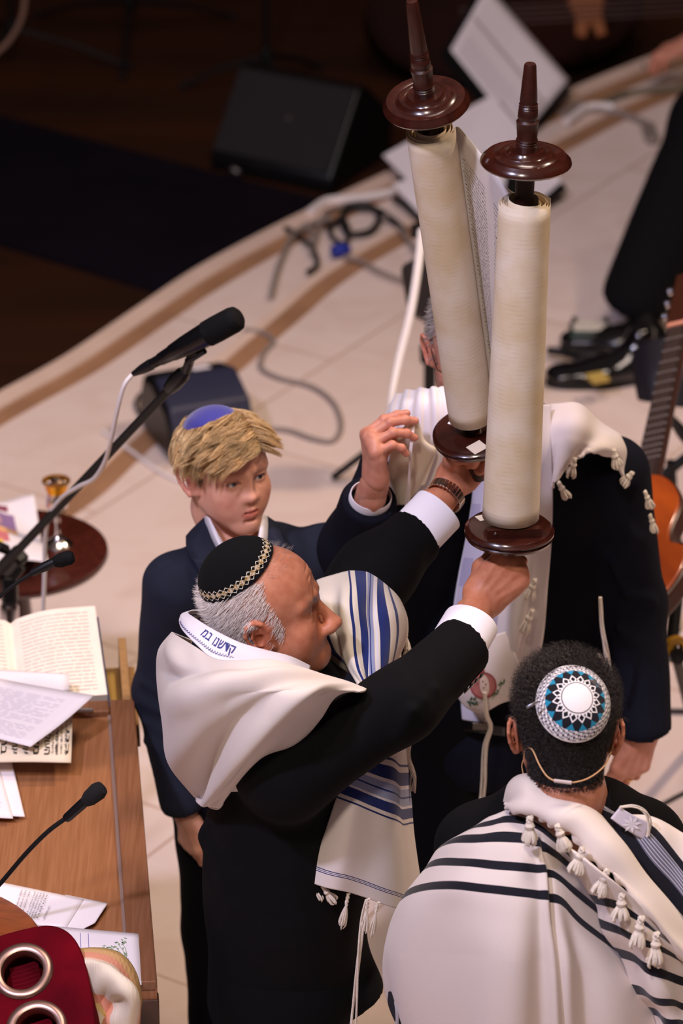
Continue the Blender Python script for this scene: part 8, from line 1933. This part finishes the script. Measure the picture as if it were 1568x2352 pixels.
# chair with black seat and tubular legs
ch = thing('folding_chair', PZ(1600, 1250, 0), 'black folding chair with padded back behind the guitar at the right edge', 'chair')
rows = S3([[(1462, 812, 9.35), (1500, 790, 9.33), (1560, 780, 9.32), (1640, 780, 9.35)], [(1466, 870, 9.28), (1505, 860, 9.25), (1560, 855, 9.24), (1640, 855, 9.27)], [(1476, 920, 9.24), (1510, 928, 9.2), (1560, 935, 9.2), (1640, 940, 9.22)]])
ob_ = sheet('seat_cushion', rows, 30, 30, mat('black_vinyl', '#15121a', 0.5), ch, 0.035)[0]
for a, b in (((1510, 935), (1640, 1060)), ((1640, 1000), (1500, 1110)), ((1540, 1060), (1548, 1200)), ((1548, 1195), (1570, 1330)), ((1500, 1080), (1560, 1500))):
    G().tube([PY(*a, 9.15), PY(*b, 9.15)], 0.013, 10).build('leg', M_blackmatt, ch)
gs_ = thing('guitar_stand', PZ(1560, 1560, 0), 'black guitar stand with a yellow foot cap beside the navy sleeve cuff', 'guitar stand')
pA = PY(1568, 1250, 8.0); pB = PY(1538, 1512, 7.82)
G().tube([pA, pB], 0.014, 10).build('upright', M_blackmatt, gs_)
G().lathe([(0.012, -0.012), (0.026, -0.014), (0.030, 0.0), (0.026, 0.014), (0.012, 0.012)], PY(1552, 1490, 7.8), nrm(V(0.3, -0.8, 0.3)), 24).build('yellow_ring', mat('yellow_rubber', '#b8862a', 0.5), gs_)
G().lathe([(0, -0.02), (0.017, -0.02), (0.018, 0.02), (0, 0.022)], PY(1548, 1505, 7.79), nrm(V(0.3, -0.8, 0.3)), 20).build('foot_cap', M_black, gs_)
G().tube([PY(1552, 1505, 7.8), PZ(1600, 1700, 0.01)], 0.012, 10).build('leg', M_blackmatt, gs_)
tag(G().tube(spline([PY(1535, 950, 8.9), PY(1560, 1000, 8.9), PY(1600, 1040, 8.9)], 10), 0.006, 6).build('stage_cable', M_blackc, None), 'black cable looping beneath the chair seat at the right edge', 'cable')
# double bass lying at the back
db = thing('double_bass', PZ(1250, 60, LOW), 'dark reddish double bass with a tan bridge in the shadows at the top', 'double bass')
M_bass = mat('dark_bass_varnish', '#140706', 0.7, noise=0.4, nscale=2, color2='#2a0c05', spec=0.1)
bc = PY(1160, 20, 13.9); bx_ = nrm(V(1, 0.15, 0.0)); bn = nrm(V(0.05, -0.75, 0.6)); by_ = np.cross(bn, bx_); Rb_ = np.stack([bx_, by_, bn], 1)
outb = []
for k in range(96):
    a = 2*math.pi*k/96; x = 0.50*math.cos(a); hw = 0.30-0.10*math.exp(-((x-0.02)/0.12)**2)-0.05*(x > 0.1); outb.append((x, hw*math.sin(a)))
g = G(); g.prism(outb, -0.14, 0.0, Rb_, bc); g.build('body', M_bass, db, True, bevel=0.01)
g = G(); g.prism([(x*0.96, y*0.94) for x, y in outb], 0.0, 0.012, Rb_, bc); g.build('belly', M_bass, db, True, bevel=0.006)
brp = PY(1352, 35, 13.55)
g = G(); g.prism([(-0.055, -0.075), (-0.02, -0.085), (0.0, -0.03), (0.02, -0.085), (0.055, -0.075), (0.045, 0.0), (0.06, 0.05), (0.04, 0.085), (-0.03, 0.085), (-0.075, 0.05), (-0.05, 0.0)], -0.012, 0.012, Rb_, brp); g.build('bridge', mat('maple_bridge', '#8a4a18', 0.6), db, True, bevel=0.004)
for k in range(4): G().tube([brp+bn*0.02+by_*(0.04-0.02*k)-bx_*0.45, brp+bn*0.025+by_*(0.04-0.02*k)+bx_*0.5], 0.0022, 6).build('string', mat('bass_string', '#6a5a58', 0.4, metal=0.7), db)
# resting hand at the top right
F_ = thing('person', PY(1640, 60, 12.9), 'person at the top right corner, only a resting hand with a dark cuff visible', 'person')
RF = frame(nrm(RT*(-0.88)+UP*(-0.42)-FW*0.1), nrm(UP*0.85-FW*0.5)); OF = PY(1590, 92, 12.9)
f, fp, t5 = hand_field(1, [(15, 30, 20)]*4, [3, 1, -1, -3], [(0.018, 0.018, -0.008), (0.040, 0.045, -0.014), (0.052, 0.072, -0.018), (0.056, 0.095, -0.022)], [(V(0, 0.01, 0), 0.028), (V(0, -0.1, 0), 0.034), (V(0, -0.25, 0.02), 0.042)], 0.003)
v, q = f.mesh(); from_arrays('body', place(v, OF, RF, 1.0), q, skC, F_, True, {'tint': hand_tint(v, fp, t5)})
cuff('sleeve', OF+RF@V(0, -0.04, 0), OF+RF@V(0, -0.36, 0.02), 0.05, 0.07, M_suitblack, F_, 0.9)
G().lathe([(0.008, -0.003), (0.011, -0.002), (0.011, 0.002), (0.008, 0.003)], PY(1478, 152, 12.85), nrm(V(1, 0.3, 0)), 16).build('finger_ring', M_chrome, F_)
